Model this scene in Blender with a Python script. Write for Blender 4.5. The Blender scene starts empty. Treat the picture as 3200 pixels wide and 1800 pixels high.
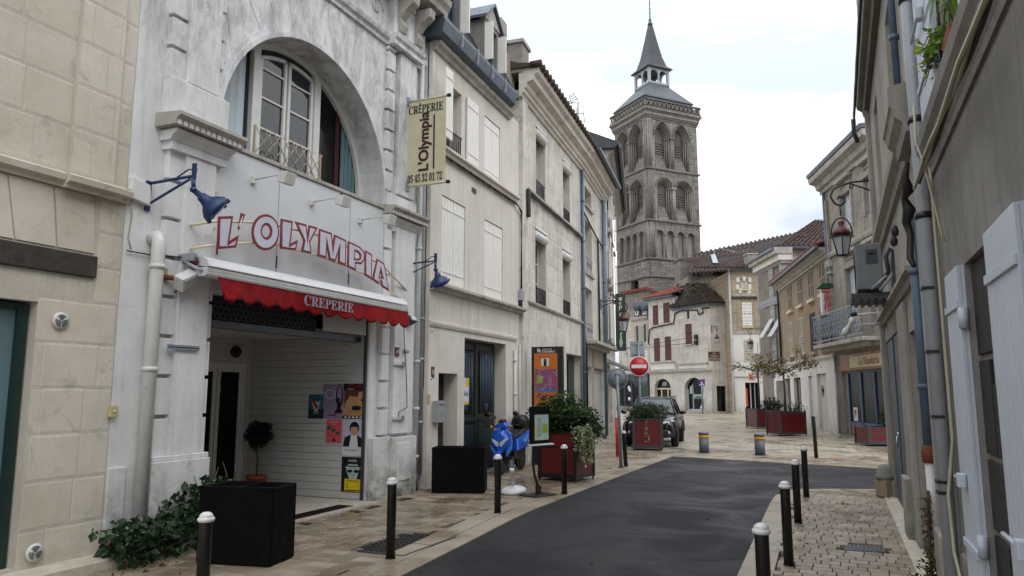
import bpy, bmesh, random
import numpy as np
from math import *
from mathutils import Vector, Matrix
rnd = random.Random(11)
SC = bpy.context.scene
COL = SC.collection
# ---------------------------------------------------------------- camera, sky, sun, exposure
cam = bpy.data.cameras.new("camera"); cam.sensor_width = 36.0; cam.lens = 26.0
cam.clip_start = 0.05; cam.clip_end = 2000
camo = bpy.data.objects.new("camera", cam); COL.objects.link(camo)
camo.location = (0, 0, 1.75); camo.rotation_euler = (radians(98.0), 0, 0)
SC.camera = camo
w = bpy.data.worlds.new("World"); SC.world = w; w.use_nodes = True
SUN_EL, SUN_AZ = radians(48), radians(150)
def build_world():
    nt = w.node_tree; N = nt.nodes; Lk = nt.links; N.clear()
    out = N.new('ShaderNodeOutputWorld'); bg = N.new('ShaderNodeBackground')
    bg.inputs['Strength'].default_value = 0.1
    sky = N.new('ShaderNodeTexSky'); sky.sky_type = 'NISHITA'; sky.sun_disc = False
    sky.sun_elevation = SUN_EL; sky.sun_rotation = SUN_AZ; sky.dust_density = 2.0
    tc = N.new('ShaderNodeTexCoord')
    mp = N.new('ShaderNodeMapping'); mp.inputs['Scale'].default_value = (1.3, 1.3, 3.4)
    mp.inputs['Location'].default_value = (2.35, 0.9, 0.3)
    Lk.new(tc.outputs['Generated'], mp.inputs['Vector'])
    n1 = N.new('ShaderNodeTexNoise'); n1.inputs['Scale'].default_value = 1.7; n1.inputs['Detail'].default_value = 7; n1.inputs['Roughness'].default_value = .52
    n1.inputs['Distortion'].default_value = .25
    Lk.new(mp.outputs[0], n1.inputs['Vector'])
    cr = N.new('ShaderNodeValToRGB'); cr.color_ramp.elements[0].position = .38; cr.color_ramp.elements[1].position = .58
    cr.color_ramp.elements[0].color = (5.7, 6.25, 7.3, 1); cr.color_ramp.elements[1].color = (11.4, 11.5, 11.6, 1)
    Lk.new(n1.outputs['Fac'], cr.inputs['Fac'])
    # overcast: brighter overhead than at the horizon
    sep = N.new('ShaderNodeSeparateXYZ'); Lk.new(tc.outputs['Generated'], sep.inputs[0])
    mr = N.new('ShaderNodeMapRange'); mr.inputs[1].default_value = 0; mr.inputs[2].default_value = 1; mr.inputs[3].default_value = .86; mr.inputs[4].default_value = 2.0
    Lk.new(sep.outputs[2], mr.inputs[0])
    vm = N.new('ShaderNodeVectorMath'); vm.operation = 'SCALE'
    Lk.new(cr.outputs[0], vm.inputs[0]); Lk.new(mr.outputs[0], vm.inputs['Scale'])
    mix = N.new('ShaderNodeMixRGB'); mix.inputs[0].default_value = .93
    Lk.new(sky.outputs[0], mix.inputs[1]); Lk.new(vm.outputs[0], mix.inputs[2])
    Lk.new(mix.outputs[0], bg.inputs['Color']); Lk.new(bg.outputs[0], out.inputs[0])
build_world()
sl = bpy.data.lights.new("sun", 'SUN'); sl.energy = 0.6; sl.angle = radians(30); sl.color = (1, .97, .93)
so = bpy.data.objects.new("sun", sl); COL.objects.link(so)
sd = Vector((sin(SUN_AZ)*cos(SUN_EL), cos(SUN_AZ)*cos(SUN_EL), sin(SUN_EL)))
so.rotation_euler = sd.to_track_quat('Z', 'Y').to_euler(); so.location = (3, -5, 30)
SC.view_settings.view_transform = 'Standard'; SC.view_settings.look = 'None'
SC.view_settings.exposure = 0.36; SC.view_settings.gamma = 1.0; SC.view_settings.use_curve_mapping = False
SC.cycles.max_bounces = 6; SC.cycles.diffuse_bounces = 4; SC.cycles.glossy_bounces = 3; SC.cycles.transmission_bounces = 4
SC.cycles.use_denoising = True

# ---------------------------------------------------------------- survey of the place: bearings read off the photograph
_F = 2310.; _T = radians(8.0); _C = cos(_T); _S = sin(_T); EYE = 1.75
CR = dict(A=(0,0,1.61),B=(0,900,1.61),C=(600,0,1.61),D=(600,900,1.61),E=(1250,0,1.811),F=(1250,800,1.811),G=(1850,0,1.609),H=(1850,850,2.23),I=(2250,600,1.705),J=(2500,0,1.61),K=(2500,900,1.61),L=(600,650,3.435),M=(900,1150,3.22),N=(1500,1200,3.22),O=(1900,1050,3.6225),P=(1200,250,3.622),Q=(1880,880,3.45),R=(2350,650,3.22),T=(2100,700,3.623),U=(1900,250,3.22),V=(2850,600,2.414),W=(2850,1200,2.414),X=(1800,500,1.811),Y=(1950,1270,3.03),Z=(900,1500,3.22),S=(0,0,1))
def bearing(c, x, y):
    o = CR[c]; sx, sy = o[0]+x/o[2], o[1]+y/o[2]
    a = (sx-1600)/_F; b = (900-sy)/_F
    return a, _C-b*_S, _S+b*_C
def gp(c, x, y, z=0):
    a, b, d = bearing(c, x, y); t = (z-EYE)/d
    return a*t, b*t
class Fr:
    """A facade: origin on the ground, x along the wall (left to right seen from the street), y into the wall, z up."""
    def __init__(s, ox, oy, a): s.o=(ox,oy); s.a=radians(a); s.u=(cos(s.a),sin(s.a)); s.n=(-sin(s.a),cos(s.a))
    def uz(s, c, x, y, d=0.0):
        a, b, e = bearing(c, x, y)
        t = (d+s.o[0]*s.n[0]+s.o[1]*s.n[1])/(a*s.n[0]+b*s.n[1])
        X, Y = a*t, b*t
        return ((X-s.o[0])*s.u[0]+(Y-s.o[1])*s.u[1], EYE+e*t)
    def w(s, u, y, z=0.0): return (s.o[0]+s.u[0]*u+s.n[0]*y, s.o[1]+s.u[1]*u+s.n[1]*y, z)
    def inv(s, X, Y): X-=s.o[0]; Y-=s.o[1]; return (X*s.u[0]+Y*s.u[1], X*s.n[0]+Y*s.n[1])

# ---------------------------------------------------------------- materials
MATS = {}
def S3(h):
    h = h.lstrip('#'); c = [int(h[i:i+2],16)/255 for i in (0,2,4)]
    return tuple((v/12.92 if v<=.04045 else ((v+.055)/1.055)**2.4) for v in c)
def mk(name):
    m = bpy.data.materials.new(name); m.use_nodes = True; MATS[name] = m
    nt = m.node_tree; b = nt.nodes['Principled BSDF']
    return m, nt, b
def nn(nt, t, **k):
    n = nt.nodes.new(t)
    for a, v in k.items():
        if a in n.inputs: n.inputs[a].default_value = v
        else: setattr(n, a, v)
    return n
def noise(nt, vec, scale, detail=5, rough=.6, dist=0.0):
    n = nn(nt, 'ShaderNodeTexNoise', Scale=scale, Detail=detail, Roughness=rough, Distortion=dist); nt.links.new(vec, n.inputs['Vector']); return n.outputs['Fac']
def ramp(nt, fac, p0, p1, c0=(0,0,0,1), c1=(1,1,1,1)):
    r = nt.nodes.new('ShaderNodeValToRGB'); e = r.color_ramp.elements
    e[0].position=p0; e[1].position=p1; e[0].color=c0; e[1].color=c1; nt.links.new(fac, r.inputs['Fac']); return r.outputs['Color']
def mixc(nt, fac, a, b, mode='MIX'):
    m = nt.nodes.new('ShaderNodeMixRGB'); m.blend_type = mode
    for s, v in ((0,fac),(1,a),(2,b)):
        if isinstance(v,(int,float)): m.inputs[s].default_value = v
        elif isinstance(v,tuple): m.inputs[s].default_value = (*v[:3],1)
        else: nt.links.new(v, m.inputs[s])
    return m.outputs[0]
def wpos(nt, sc=(1,1,1), rz=0.0, loc=(0,0,0)):
    g = nt.nodes.new('ShaderNodeNewGeometry'); m = nt.nodes.new('ShaderNodeMapping'); m.inputs['Scale'].default_value = sc
    m.inputs['Location'].default_value = loc
    if rz:
        v = nt.nodes.new('ShaderNodeVectorRotate'); v.rotation_type='Z_AXIS'; v.inputs['Angle'].default_value = rz
        nt.links.new(g.outputs['Position'], v.inputs['Vector']); nt.links.new(v.outputs[0], m.inputs['Vector'])
    else: nt.links.new(g.outputs['Position'], m.inputs['Vector'])
    return m.outputs[0], g
def desat(c,k):
    g=.3*c[0]+.55*c[1]+.15*c[2]; return tuple(v+(g-v)*k for v in c)
def wall_mat(name, base, tint=None, dirt='#6b675e', amt=.35, streak=.35, low=.3, fine=.12, bump=.25, rough=.88, island=0.0, joints=None, seed=0, mottle=1.1, blotch=None, high=None):
    """plaster / limestone: mottled colour, vertical run-off streaks, grime near the ground, fine relief"""
    m, nt, b = mk(name); Lk = nt.links
    p, g = wpos(nt, loc=(seed*3.1, seed*1.7, seed*.9))
    base = S3(base) if isinstance(base,str) else base
    tint = S3(tint) if isinstance(tint,str) else (tint or tuple(v*.86 for v in base))
    base=desat(base,.38); tint=desat(tint,.38); d = desat(S3(dirt),.3)
    c = mixc(nt, ramp(nt, noise(nt,p,mottle,6,.62,.4),.36,.66), base, tint)
    if island:
        r = nt.nodes.new('ShaderNodeObjectInfo'); a = nt.nodes.new('ShaderNodeMath'); a.operation='ADD'
        Lk.new(g.outputs['Random Per Island'], a.inputs[0]); Lk.new(r.outputs['Random'], a.inputs[1])
        f = nt.nodes.new('ShaderNodeMath'); f.operation='FRACT'; Lk.new(a.outputs[0], f.inputs[0])
        mr = nn(nt,'ShaderNodeMapRange'); mr.inputs[3].default_value = 1-island; mr.inputs[4].default_value = 1+island*.6; Lk.new(f.outputs[0], mr.inputs[0])
        vm = nn(nt,'ShaderNodeVectorMath', operation='SCALE'); Lk.new(c, vm.inputs[0]); Lk.new(mr.outputs[0], vm.inputs['Scale']); c = vm.outputs[0]
    if blotch:
        c = mixc(nt, ramp(nt, noise(nt,p,2.3,7,.7,.8),.55,.66,(0,0,0,1),(.75,.75,.75,1)), c, S3(blotch))
    ps, _ = wpos(nt, sc=(2.6,2.6,.22), loc=(seed,0,0))
    st = ramp(nt, noise(nt,ps,2.1,6,.68),.5,.74,(0,0,0,1),(streak,)*3+(1,))
    c = mixc(nt, st, c, d)
    dd = ramp(nt, noise(nt,p,3.1,8,.72,.5),.52,.78,(0,0,0,1),(amt,)*3+(1,))
    c = mixc(nt, dd, c, d)
    if low:
        sx = nt.nodes.new('ShaderNodeSeparateXYZ'); Lk.new(g.outputs['Position'], sx.inputs[0])
        mr = nn(nt,'ShaderNodeMapRange'); mr.inputs[1].default_value=.0; mr.inputs[2].default_value=.85; mr.inputs[3].default_value=low; mr.inputs[4].default_value=0; Lk.new(sx.outputs[2], mr.inputs[0])
        mm = nt.nodes.new('ShaderNodeMath'); mm.operation='MULTIPLY'; Lk.new(mr.outputs[0], mm.inputs[0]); Lk.new(ramp(nt, noise(nt,p,4.5,6,.7),.35,.6), mm.inputs[1])
        c = mixc(nt, mm.outputs[0], c, S3('#56574a'))
    if high:   # weathering patches that grow with height, broken up by their own outlines
        sx = nt.nodes.new('ShaderNodeSeparateXYZ'); Lk.new(g.outputs['Position'], sx.inputs[0])
        mr = nn(nt,'ShaderNodeMapRange'); mr.inputs[1].default_value=high[0]; mr.inputs[2].default_value=high[1]; Lk.new(sx.outputs[2], mr.inputs[0])
        ph, _ = wpos(nt, sc=(1.6,1.6,.7), loc=(4,2,1)); mm = nt.nodes.new('ShaderNodeMath'); mm.operation='MULTIPLY'
        Lk.new(mr.outputs[0], mm.inputs[0]); Lk.new(ramp(nt, noise(nt,ph,2.4,9,.74,.3),.44,.62,(0,0,0,1),(high[2],)*3+(1,)), mm.inputs[1])
        c = mixc(nt, mm.outputs[0], c, S3(high[3]))
    fn = noise(nt,p,28,5,.7)
    c = mixc(nt, fine, c, fn, 'OVERLAY')
    Lk.new(c, b.inputs['Base Color']); b.inputs['Roughness'].default_value = rough
    b.inputs['Specular IOR Level'].default_value = .25
    h = fn
    bm_ = nn(nt,'ShaderNodeBump', Strength=bump, Distance=.012); Lk.new(h, bm_.inputs['Height'])
    if joints:
        L_, H_, rz, jc, mo = joints
        pj, _ = wpos(nt, rz=rz)
        sp = nt.nodes.new('ShaderNodeSeparateXYZ'); cb = nt.nodes.new('ShaderNodeCombineXYZ'); Lk.new(pj, sp.inputs[0]); Lk.new(sp.outputs[0], cb.inputs[0]); Lk.new(sp.outputs[2], cb.inputs[1])
        bt = nn(nt,'ShaderNodeTexBrick', Scale=1.0); bt.inputs['Brick Width'].default_value=L_; bt.inputs['Row Height'].default_value=H_; bt.inputs['Mortar Size'].default_value=mo; bt.inputs['Mortar Smooth'].default_value=.3
        bt.inputs['Color1'].default_value=(1,1,1,1); bt.inputs['Color2'].default_value=(.84,.84,.84,1); bt.inputs['Mortar'].default_value=(jc,jc,jc,1); Lk.new(cb.outputs[0], bt.inputs['Vector'])
        c2 = mixc(nt, 1.0, c, bt.outputs['Color'], 'MULTIPLY'); Lk.new(c2, b.inputs['Base Color'])
        b2 = nn(nt,'ShaderNodeBump', Strength=.5, Distance=.02, invert=True); Lk.new(bt.outputs['Fac'], b2.inputs['Height']); Lk.new(bm_.outputs[0], b2.inputs['Normal']); Lk.new(b2.outputs[0], b.inputs['Normal'])
    else: Lk.new(bm_.outputs[0], b.inputs['Normal'])
    return m
def paint(name, col, rough=.5, metal=0.0, var=.12, scale=6, bump=.05, spec=.5, wear=None, wearamt=.3, coat=0, emis=None):
    m, nt, b = mk(name); Lk = nt.links; p, g = wpos(nt)
    c0 = S3(col) if isinstance(col,str) else col
    c = mixc(nt, ramp(nt, noise(nt,p,scale,6,.65,.2),.3,.7), tuple(v*(1-var) for v in c0), tuple(min(1,v*(1+var)) for v in c0))
    if wear: c = mixc(nt, ramp(nt, noise(nt,p,scale*2.2,8,.75,.6),.56,.7,(0,0,0,1),(wearamt,)*3+(1,)), c, S3(wear))
    Lk.new(c, b.inputs['Base Color'])
    Lk.new(ramp(nt, noise(nt,p,scale*1.5,5,.6),.2,.8,(rough*.75,)*3+(1,),(min(1,rough*1.25),)*3+(1,)), b.inputs['Roughness'])
    b.inputs['Metallic'].default_value = metal; b.inputs['Specular IOR Level'].default_value = spec
    if coat: b.inputs['Coat Weight'].default_value = coat; b.inputs['Coat Roughness'].default_value = .06
    if bump:
        bb = nn(nt,'ShaderNodeBump', Strength=bump, Distance=.01); Lk.new(noise(nt,p,scale*7,4,.6), bb.inputs['Height']); Lk.new(bb.outputs[0], b.inputs['Normal'])
    return m
def glass_mat(name, col='#0c0f12', rough=.06):
    m, nt, b = mk(name); p, g = wpos(nt)
    b.inputs['Base Color'].default_value = (*S3(col),1); b.inputs['Roughness'].default_value = rough; b.inputs['Specular IOR Level'].default_value = .6
    bb = nn(nt,'ShaderNodeBump', Strength=.04, Distance=.05); nt.links.new(noise(nt,p,1.7,2,.5), bb.inputs['Height']); nt.links.new(bb.outputs[0], b.inputs['Normal'])
    return m
def leaf_mat(name, c0, c1, c2=None):
    m, nt, b = mk(name); Lk = nt.links; g = nt.nodes.new('ShaderNodeNewGeometry')
    r = nt.nodes.new('ShaderNodeValToRGB'); e = r.color_ramp.elements; e[0].color=(*S3(c0),1); e[1].color=(*S3(c1),1)
    if c2: x = e.new(.9); x.color=(*S3(c1),1); e[1].position=.9; e[2].position=1; e[2].color=(*S3(c2),1); 
    Lk.new(g.outputs['Random Per Island'], r.inputs['Fac']); Lk.new(r.outputs[0], b.inputs['Base Color'])
    b.inputs['Roughness'].default_value=.5; b.inputs['Specular IOR Level'].default_value=.4
    tr = nt.nodes.new('ShaderNodeBsdfTranslucent'); Lk.new(r.outputs[0], tr.inputs['Color']); mx = nt.nodes.new('ShaderNodeMixShader'); mx.inputs[0].default_value=.25
    Lk.new(b.outputs[0], mx.inputs[1]); Lk.new(tr.outputs[0], mx.inputs[2]); Lk.new(mx.outputs[0], nt.nodes['Material Output'].inputs[0])
    return m

# ---------------------------------------------------------------- mesh builder
class MB:
    def __init__(s): s.v=[]; s.f=[]; s.sm=[]
    def add(s, vs, fs, smooth=False):
        n=len(s.v); s.v.extend(vs)
        for f in fs: s.f.append(tuple(i+n for i in f)); s.sm.append(smooth)
        return s
    def box(s, x0,x1,y0,y1,z0,z1):
        if x0>x1:x0,x1=x1,x0
        if y0>y1:y0,y1=y1,y0
        if z0>z1:z0,z1=z1,z0
        return s.add([(x0,y0,z0),(x1,y0,z0),(x1,y1,z0),(x0,y1,z0),(x0,y0,z1),(x1,y0,z1),(x1,y1,z1),(x0,y1,z1)],
              [(0,3,2,1),(4,5,6,7),(0,1,5,4),(1,2,6,5),(2,3,7,6),(3,0,4,7)])
    def prism(s, pts, y0, y1):
        """polygon pts (x,z) extruded along y"""
        n=len(pts); a=sum(pts[i][0]*pts[(i+1)%n][1]-pts[(i+1)%n][0]*pts[i][1] for i in range(n))
        if a<0: pts=pts[::-1]
        vs=[(p[0],y0,p[1]) for p in pts]+[(p[0],y1,p[1]) for p in pts]
        fs=[tuple(range(n)), tuple(range(2*n-1,n-1,-1))]+[(i,i+n,(i+1)%n+n,(i+1)%n) for i in range(n)]
        return s.add(vs,fs)
    def prismz(s, pts, z0, z1):
        n=len(pts); a=sum(pts[i][0]*pts[(i+1)%n][1]-pts[(i+1)%n][0]*pts[i][1] for i in range(n))
        if a<0: pts=pts[::-1]
        vs=[(p[0],p[1],z0) for p in pts]+[(p[0],p[1],z1) for p in pts]
        return s.add(vs,[tuple(range(n-1,-1,-1)), tuple(range(n,2*n))]+[(i,(i+1)%n,(i+1)%n+n,i+n) for i in range(n)])
    def prismx(s, prof, x0, x1):
        """profile (y,z) extruded along x"""
        n=len(prof); a=sum(prof[i][0]*prof[(i+1)%n][1]-prof[(i+1)%n][0]*prof[i][1] for i in range(n))
        if a<0: prof=prof[::-1]
        vs=[(x0,p[0],p[1]) for p in prof]+[(x1,p[0],p[1]) for p in prof]
        return s.add(vs,[tuple(range(n-1,-1,-1)),tuple(range(n,2*n))]+[(i,(i+1)%n,(i+1)%n+n,i+n) for i in range(n)])
    def tube(s, path, r, n=8, caps=True):
        path=[Vector(p) for p in path]; rs = r if isinstance(r,(list,tuple)) else [r]*len(path)
        vs=[]; up=None
        for i,p in enumerate(path):
            t=(path[min(i+1,len(path)-1)]-path[max(i-1,0)])
            if t.length<1e-9: t=Vector((0,0,1))
            t.normalize()
            if up is None: up=Vector((0,0,1)) if abs(t.z)<.9 else Vector((1,0,0))
            x=up.cross(t); 
            if x.length<1e-6: x=Vector((0,1,0)).cross(t)
            x.normalize(); y=t.cross(x); up=y
            for k in range(n):
                a=2*pi*k/n; q=p+(x*cos(a)+y*sin(a))*rs[i]; vs.append(tuple(q))
        m=len(path)
        s.add(vs,[(i*n+k,i*n+(k+1)%n,(i+1)*n+(k+1)%n,(i+1)*n+k) for i in range(m-1) for k in range(n)],True)
        if caps: b=len(s.v)-m*n; s.f.append(tuple(b+k for k in range(n-1,-1,-1))); s.sm.append(False); s.f.append(tuple(b+(m-1)*n+k for k in range(n))); s.sm.append(False)
        return s
    def lathe(s, prof, c=(0,0,0), n=16, ax='z'):
        """prof list of (r,h)"""
        vs=[]
        for r,h in prof:
            for k in range(n):
                a=2*pi*k/n; p=(r*cos(a),r*sin(a),h)
                if ax=='y': p=(p[0],p[2],p[1])
                if ax=='x': p=(p[2],p[0],p[1])
                vs.append((p[0]+c[0],p[1]+c[1],p[2]+c[2]))
        m=len(prof)
        fl = [(i*n+k,i*n+(k+1)%n,(i+1)*n+(k+1)%n,(i+1)*n+k) for i in range(m-1) for k in range(n)]
        s.add(vs,fl,True)
        b=len(s.v)-m*n
        if prof[0]==prof[-1]: return s
        if prof[0][0]>1e-5: s.f.append(tuple(b+k for k in range(n-1,-1,-1))); s.sm.append(False)
        if prof[-1][0]>1e-5: s.f.append(tuple(b+(m-1)*n+k for k in range(n))); s.sm.append(False)
        return s
    def quad(s,*p): return s.add(list(p),[tuple(range(len(p)))])
    def xf(s, M):
        s.v=[tuple(M@Vector(p)) for p in s.v]; return s
    def merge(s,o): return s.add(o.v,o.f) if False else s._m(o)
    def _m(s,o):
        n=len(s.v); s.v+=o.v; s.f+=[tuple(i+n for i in f) for f in o.f]; s.sm+=o.sm; return s
    def wall(s, x0,x1,z0,z1,y0,y1, rects=(), arches=()):
        """slab with openings. rects: (xa,xb,za,zb); arches: (xa,xb,za,[(x,z)...left to right])"""
        ops=[(r[0],r[1],r[2],[(r[0],r[3]),(r[1],r[3])]) for r in rects]+[(a[0],a[1],a[2],list(a[3])) for a in arches]
        xs={x0,x1}
        for o in ops:
            for p in [(o[0],0),(o[1],0)]+o[3]: xs.add(min(max(p[0],x0),x1))
        xs=sorted(xs)
        def top(o,x):
            P=o[3]
            for (a,b) in zip(P,P[1:]):
                if a[0]-1e-7<=x<=b[0]+1e-7:
                    if b[0]-a[0]<1e-9: continue
                    return a[1]+(b[1]-a[1])*(x-a[0])/(b[0]-a[0])
            return P[0][1]
        for xa,xb in zip(xs,xs[1:]):
            if xb-xa<1e-6: continue
            xm=(xa+xb)/2; segs=[]
            for o in ops:
                if o[0]<xm<o[1]:
                    segs.append((o[2],o[2],top(o,xa+1e-6),top(o,xb-1e-6)))
            segs.sort(); z=(z0,z0)
            cells=[]
            for b0,b1,ta,tb in segs:
                if b0>z[0]+1e-6 or b1>z[1]+1e-6: cells.append((z[0],z[1],b0,b1))
                z=(ta,tb)
            if z1>z[0]+1e-6 or z1>z[1]+1e-6: cells.append((z[0],z[1],z1,z1))
            for za,zb,zc,zd in cells:
                s.quad((xa,y0,za),(xb,y0,zb),(xb,y0,zd),(xa,y0,zc)); s.quad((xb,y1,zb),(xa,y1,za),(xa,y1,zc),(xb,y1,zd))
        s.quad((x0,y0,z0),(x0,y0,z1),(x0,y1,z1),(x0,y1,z0)); s.quad((x1,y0,z0),(x1,y1,z0),(x1,y1,z1),(x1,y0,z1))
        s.quad((x0,y0,z1),(x1,y0,z1),(x1,y1,z1),(x0,y1,z1)); s.quad((x0,y0,z0),(x0,y1,z0),(x1,y1,z0),(x1,y0,z0))
        for o in ops:
            xa,xb,zb,P=o
            if zb>z0+1e-6: s.quad((xa,y0,zb),(xb,y0,zb),(xb,y1,zb),(xa,y1,zb))
            s.quad((xa,y0,zb),(xa,y1,zb),(xa,y1,P[0][1]),(xa,y0,P[0][1])); s.quad((xb,y0,zb),(xb,y0,P[-1][1]),(xb,y1,P[-1][1]),(xb,y1,zb))
            for a,b in zip(P,P[1:]):
                if abs(a[0]-b[0])<1e-9 and abs(a[1]-b[1])<1e-9: continue
                s.quad((a[0],y0,a[1]),(a[0],y1,a[1]),(b[0],y1,b[1]),(b[0],y0,b[1]))
        return s
    def mesh(s, name, mat):
        me=bpy.data.meshes.new(name); me.from_pydata(s.v,[],s.f); me.materials.append(mat)
        me.polygons.foreach_set('use_smooth', s.sm)
        me.update(); return me
    def obj(s, name, mat, parent=None, bevel=0.0, fixn=False, label=None, kind=None):
        if isinstance(mat,str): mat=MATS[mat]
        me=s.mesh(name,mat)
        if fixn:
            bm=bmesh.new(); bm.from_mesh(me); bmesh.ops.recalc_face_normals(bm, faces=bm.faces); bm.to_mesh(me); bm.free()
        o=bpy.data.objects.new(name,me); COL.objects.link(o)
        if parent: o.parent=parent
        if bevel:
            b=o.modifiers.new('bevel','BEVEL'); b.width=bevel; b.segments=2; b.limit_method='ANGLE'
        if label: o['label']=label
        if kind: o['kind']=kind
        return o
def arc(cx,cz,rx,rz,a0=180,a1=0,n=16): return [(cx+rx*cos(radians(a0+(a1-a0)*i/n)), cz+rz*sin(radians(a0+(a1-a0)*i/n))) for i in range(n+1)]
def pointed(xa,xb,zs,h,n=6):
    """pointed arch curve"""
    wd=xb-xa; cx=(xa+xb)/2; R=(h*h+wd*wd/4)/wd; pts=[]
    for i in range(n+1):
        t=i/n; x=xa+wd/2*t; pts.append((x, zs+sqrt(max(0,R*R-(xa+R-x)**2))))
    return pts+[(xa+xb-p[0],p[1]) for p in pts[-2::-1]]
def thing(name, loc=(0,0,0), rz=0.0, label='', cat='', group=None, kind=None):
    o=bpy.data.objects.new(name,None); COL.objects.link(o); o.location=loc; o.rotation_euler=(0,0,rz); o.empty_display_size=.1
    if label: o['label']=label
    if cat: o['category']=cat
    if group: o['group']=group
    if kind: o['kind']=kind
    return o
def on(fr, name, label, cat, u=0, y=0, z=0, **k):
    return thing(name, fr.w(u,y,z), fr.a, label, cat, **k)
def tag(o,label,cat,group=None,kind=None):
    if label: o['label']=label
    if cat: o['category']=cat
    if group: o['group']=group
    if kind: o['kind']=kind
    return o
def struct(o): o['kind']='structure'; return o
def copy_tree(o, parent=None, label=None):
    c=o.copy(); COL.objects.link(c)
    if parent is not None: c.parent=parent
    for ch in list(o.children): copy_tree(ch,c)
    if label: c['label']=label
    return c
def text(s, size, mat, parent=None, name='lettering', loc=(0,0,0), ext=.004, wide=1.0, rot=(pi/2,0,0), bold=0.0, align='CENTER', space=1.0):
    cu=bpy.data.curves.new(name,'FONT'); cu.body=s; cu.size=size; cu.extrude=ext; cu.offset=bold; cu.align_x=align; cu.align_y='CENTER'; cu.space_character=space
    cu.resolution_u=3; cu.materials.append(MATS[mat] if isinstance(mat,str) else mat)
    o=bpy.data.objects.new(name,cu); COL.objects.link(o); o.location=loc; o.rotation_euler=rot; o.scale=(wide,1,1)
    if parent: o.parent=parent
    return o
def serif(s):
    r=''
    for ch in s:
        if 'A'<=ch<='Z': r+=chr(0x1D400+ord(ch)-65)
        elif 'a'<=ch<='z': r+=chr(0x1D41A+ord(ch)-97)
        elif '0'<=ch<='9': r+=chr(0x1D7CE+ord(ch)-48)
        else: r+=ch
    return r
def leaves(name, mat, parent, pts, size, n_per=1, jitter=.05, droop=.4, aspect=.5, rs=None, kind='stuff'):
    """a cloud of folded leaf blades around the given points"""
    R=np.random.RandomState(rs if rs is not None else 5)
    P=np.repeat(np.array(pts,float),n_per,axis=0); P=P+R.normal(0,jitter,P.shape); n=len(P)
    d=R.normal(0,1,(n,3)); d[:,2]=d[:,2]*.6-droop*.3; d/=np.linalg.norm(d,axis=1)[:,None]
    q=R.normal(0,1,(n,3)); s_=np.cross(d,q); s_/=np.linalg.norm(s_,axis=1)[:,None]; nr=np.cross(d,s_)
    L=size*(.6+.8*R.rand(n))[:,None]; W=L*aspect
    V=np.stack([P, P+d*L*.5+s_*W*.5+nr*W*.18, P+d*L, P+d*L*.5-s_*W*.5+nr*W*.18],1).reshape(-1,3)
    me=bpy.data.meshes.new(name); f=np.arange(n)*4
    F_=np.stack([f,f+1,f+2,f,f+2,f+3],1).reshape(-1,3)
    me.from_pydata(V.tolist(),[],F_.tolist()); me.materials.append(MATS[mat]); me.update()
    o=bpy.data.objects.new(name,me); COL.objects.link(o)
    if parent: o.parent=parent
    if kind: o['kind']=kind
    return o
def cloud(n, c, r, seed=0, shell=.35, flat=0):
    R=np.random.RandomState(seed); d=R.normal(0,1,(n,3)); d/=np.linalg.norm(d,axis=1)[:,None]
    rr=(shell+(1-shell)*R.rand(n)**.5)[:,None]
    k=1+.22*np.sin(d[:,0:1]*5+seed)*np.cos(d[:,1:2]*4+seed*2)+.15*np.sin(d[:,2:3]*7+seed)
    return (np.array(c)+d*rr*k*np.array(r)).tolist()
UNIT=None
def block_mesh(name, mat, ch=.06):
    """unit block (x,z 0..1, front at y=0), chamfered front"""
    v=[(0,1,0),(1,1,0),(1,1,1),(0,1,1)]+[(0,.3,0),(1,.3,0),(1,.3,1),(0,.3,1)]+[(ch*.5,0,ch),(1-ch*.5,0,ch),(1-ch*.5,0,1-ch),(ch*.5,0,1-ch)]
    f=[(8,9,10,11)]+[(4+i,4+(i+1)%4,8+(i+1)%4,8+i) for i in range(4)]+[(i,(i+1)%4,4+(i+1)%4,4+i) for i in range(4)]
    me=bpy.data.meshes.new(name); me.from_pydata(v,[],f); me.materials.append(MATS[mat]); me.update(); return me
def blocks(parent, mat, cells, proud, name='stone_block', limit=300, y=0.0, thick=.02, joint=.006, rs=3):
    """ashlar: each cell (x0,x1,z0,z1) a block object sharing one mesh; past the limit joined"""
    R=random.Random(rs); me=block_mesh(name,mat)
    for (x0,x1,z0,z1) in cells[:limit]:
        if x1-x0<.03 or z1-z0<.03: continue
        p=proud*(.5+R.random()); o=bpy.data.objects.new(name,me); COL.objects.link(o); o.parent=parent
        o.location=(x0+joint,y-p,z0+joint); o.scale=(x1-x0-2*joint,thick+p,z1-z0-2*joint)
    if len(cells)>limit:
        mb=MB()
        for (x0,x1,z0,z1) in cells[limit:]:
            if x1-x0<.03 or z1-z0<.03: continue
            p=proud*(.5+R.random()); a,b,c,d=x0+joint,x1-joint,z0+joint,z1-joint
            e=.008
            mb.add([(a,y,c),(b,y,c),(b,y,d),(a,y,d),(a+e,y-p,c+e),(b-e,y-p,c+e),(b-e,y-p,d-e),(a+e,y-p,d-e)],[(4,5,6,7),(0,1,5,4),(1,2,6,5),(2,3,7,6),(3,0,4,7)])
        mb.obj('stonework',mat,parent,kind='stuff')
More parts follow.
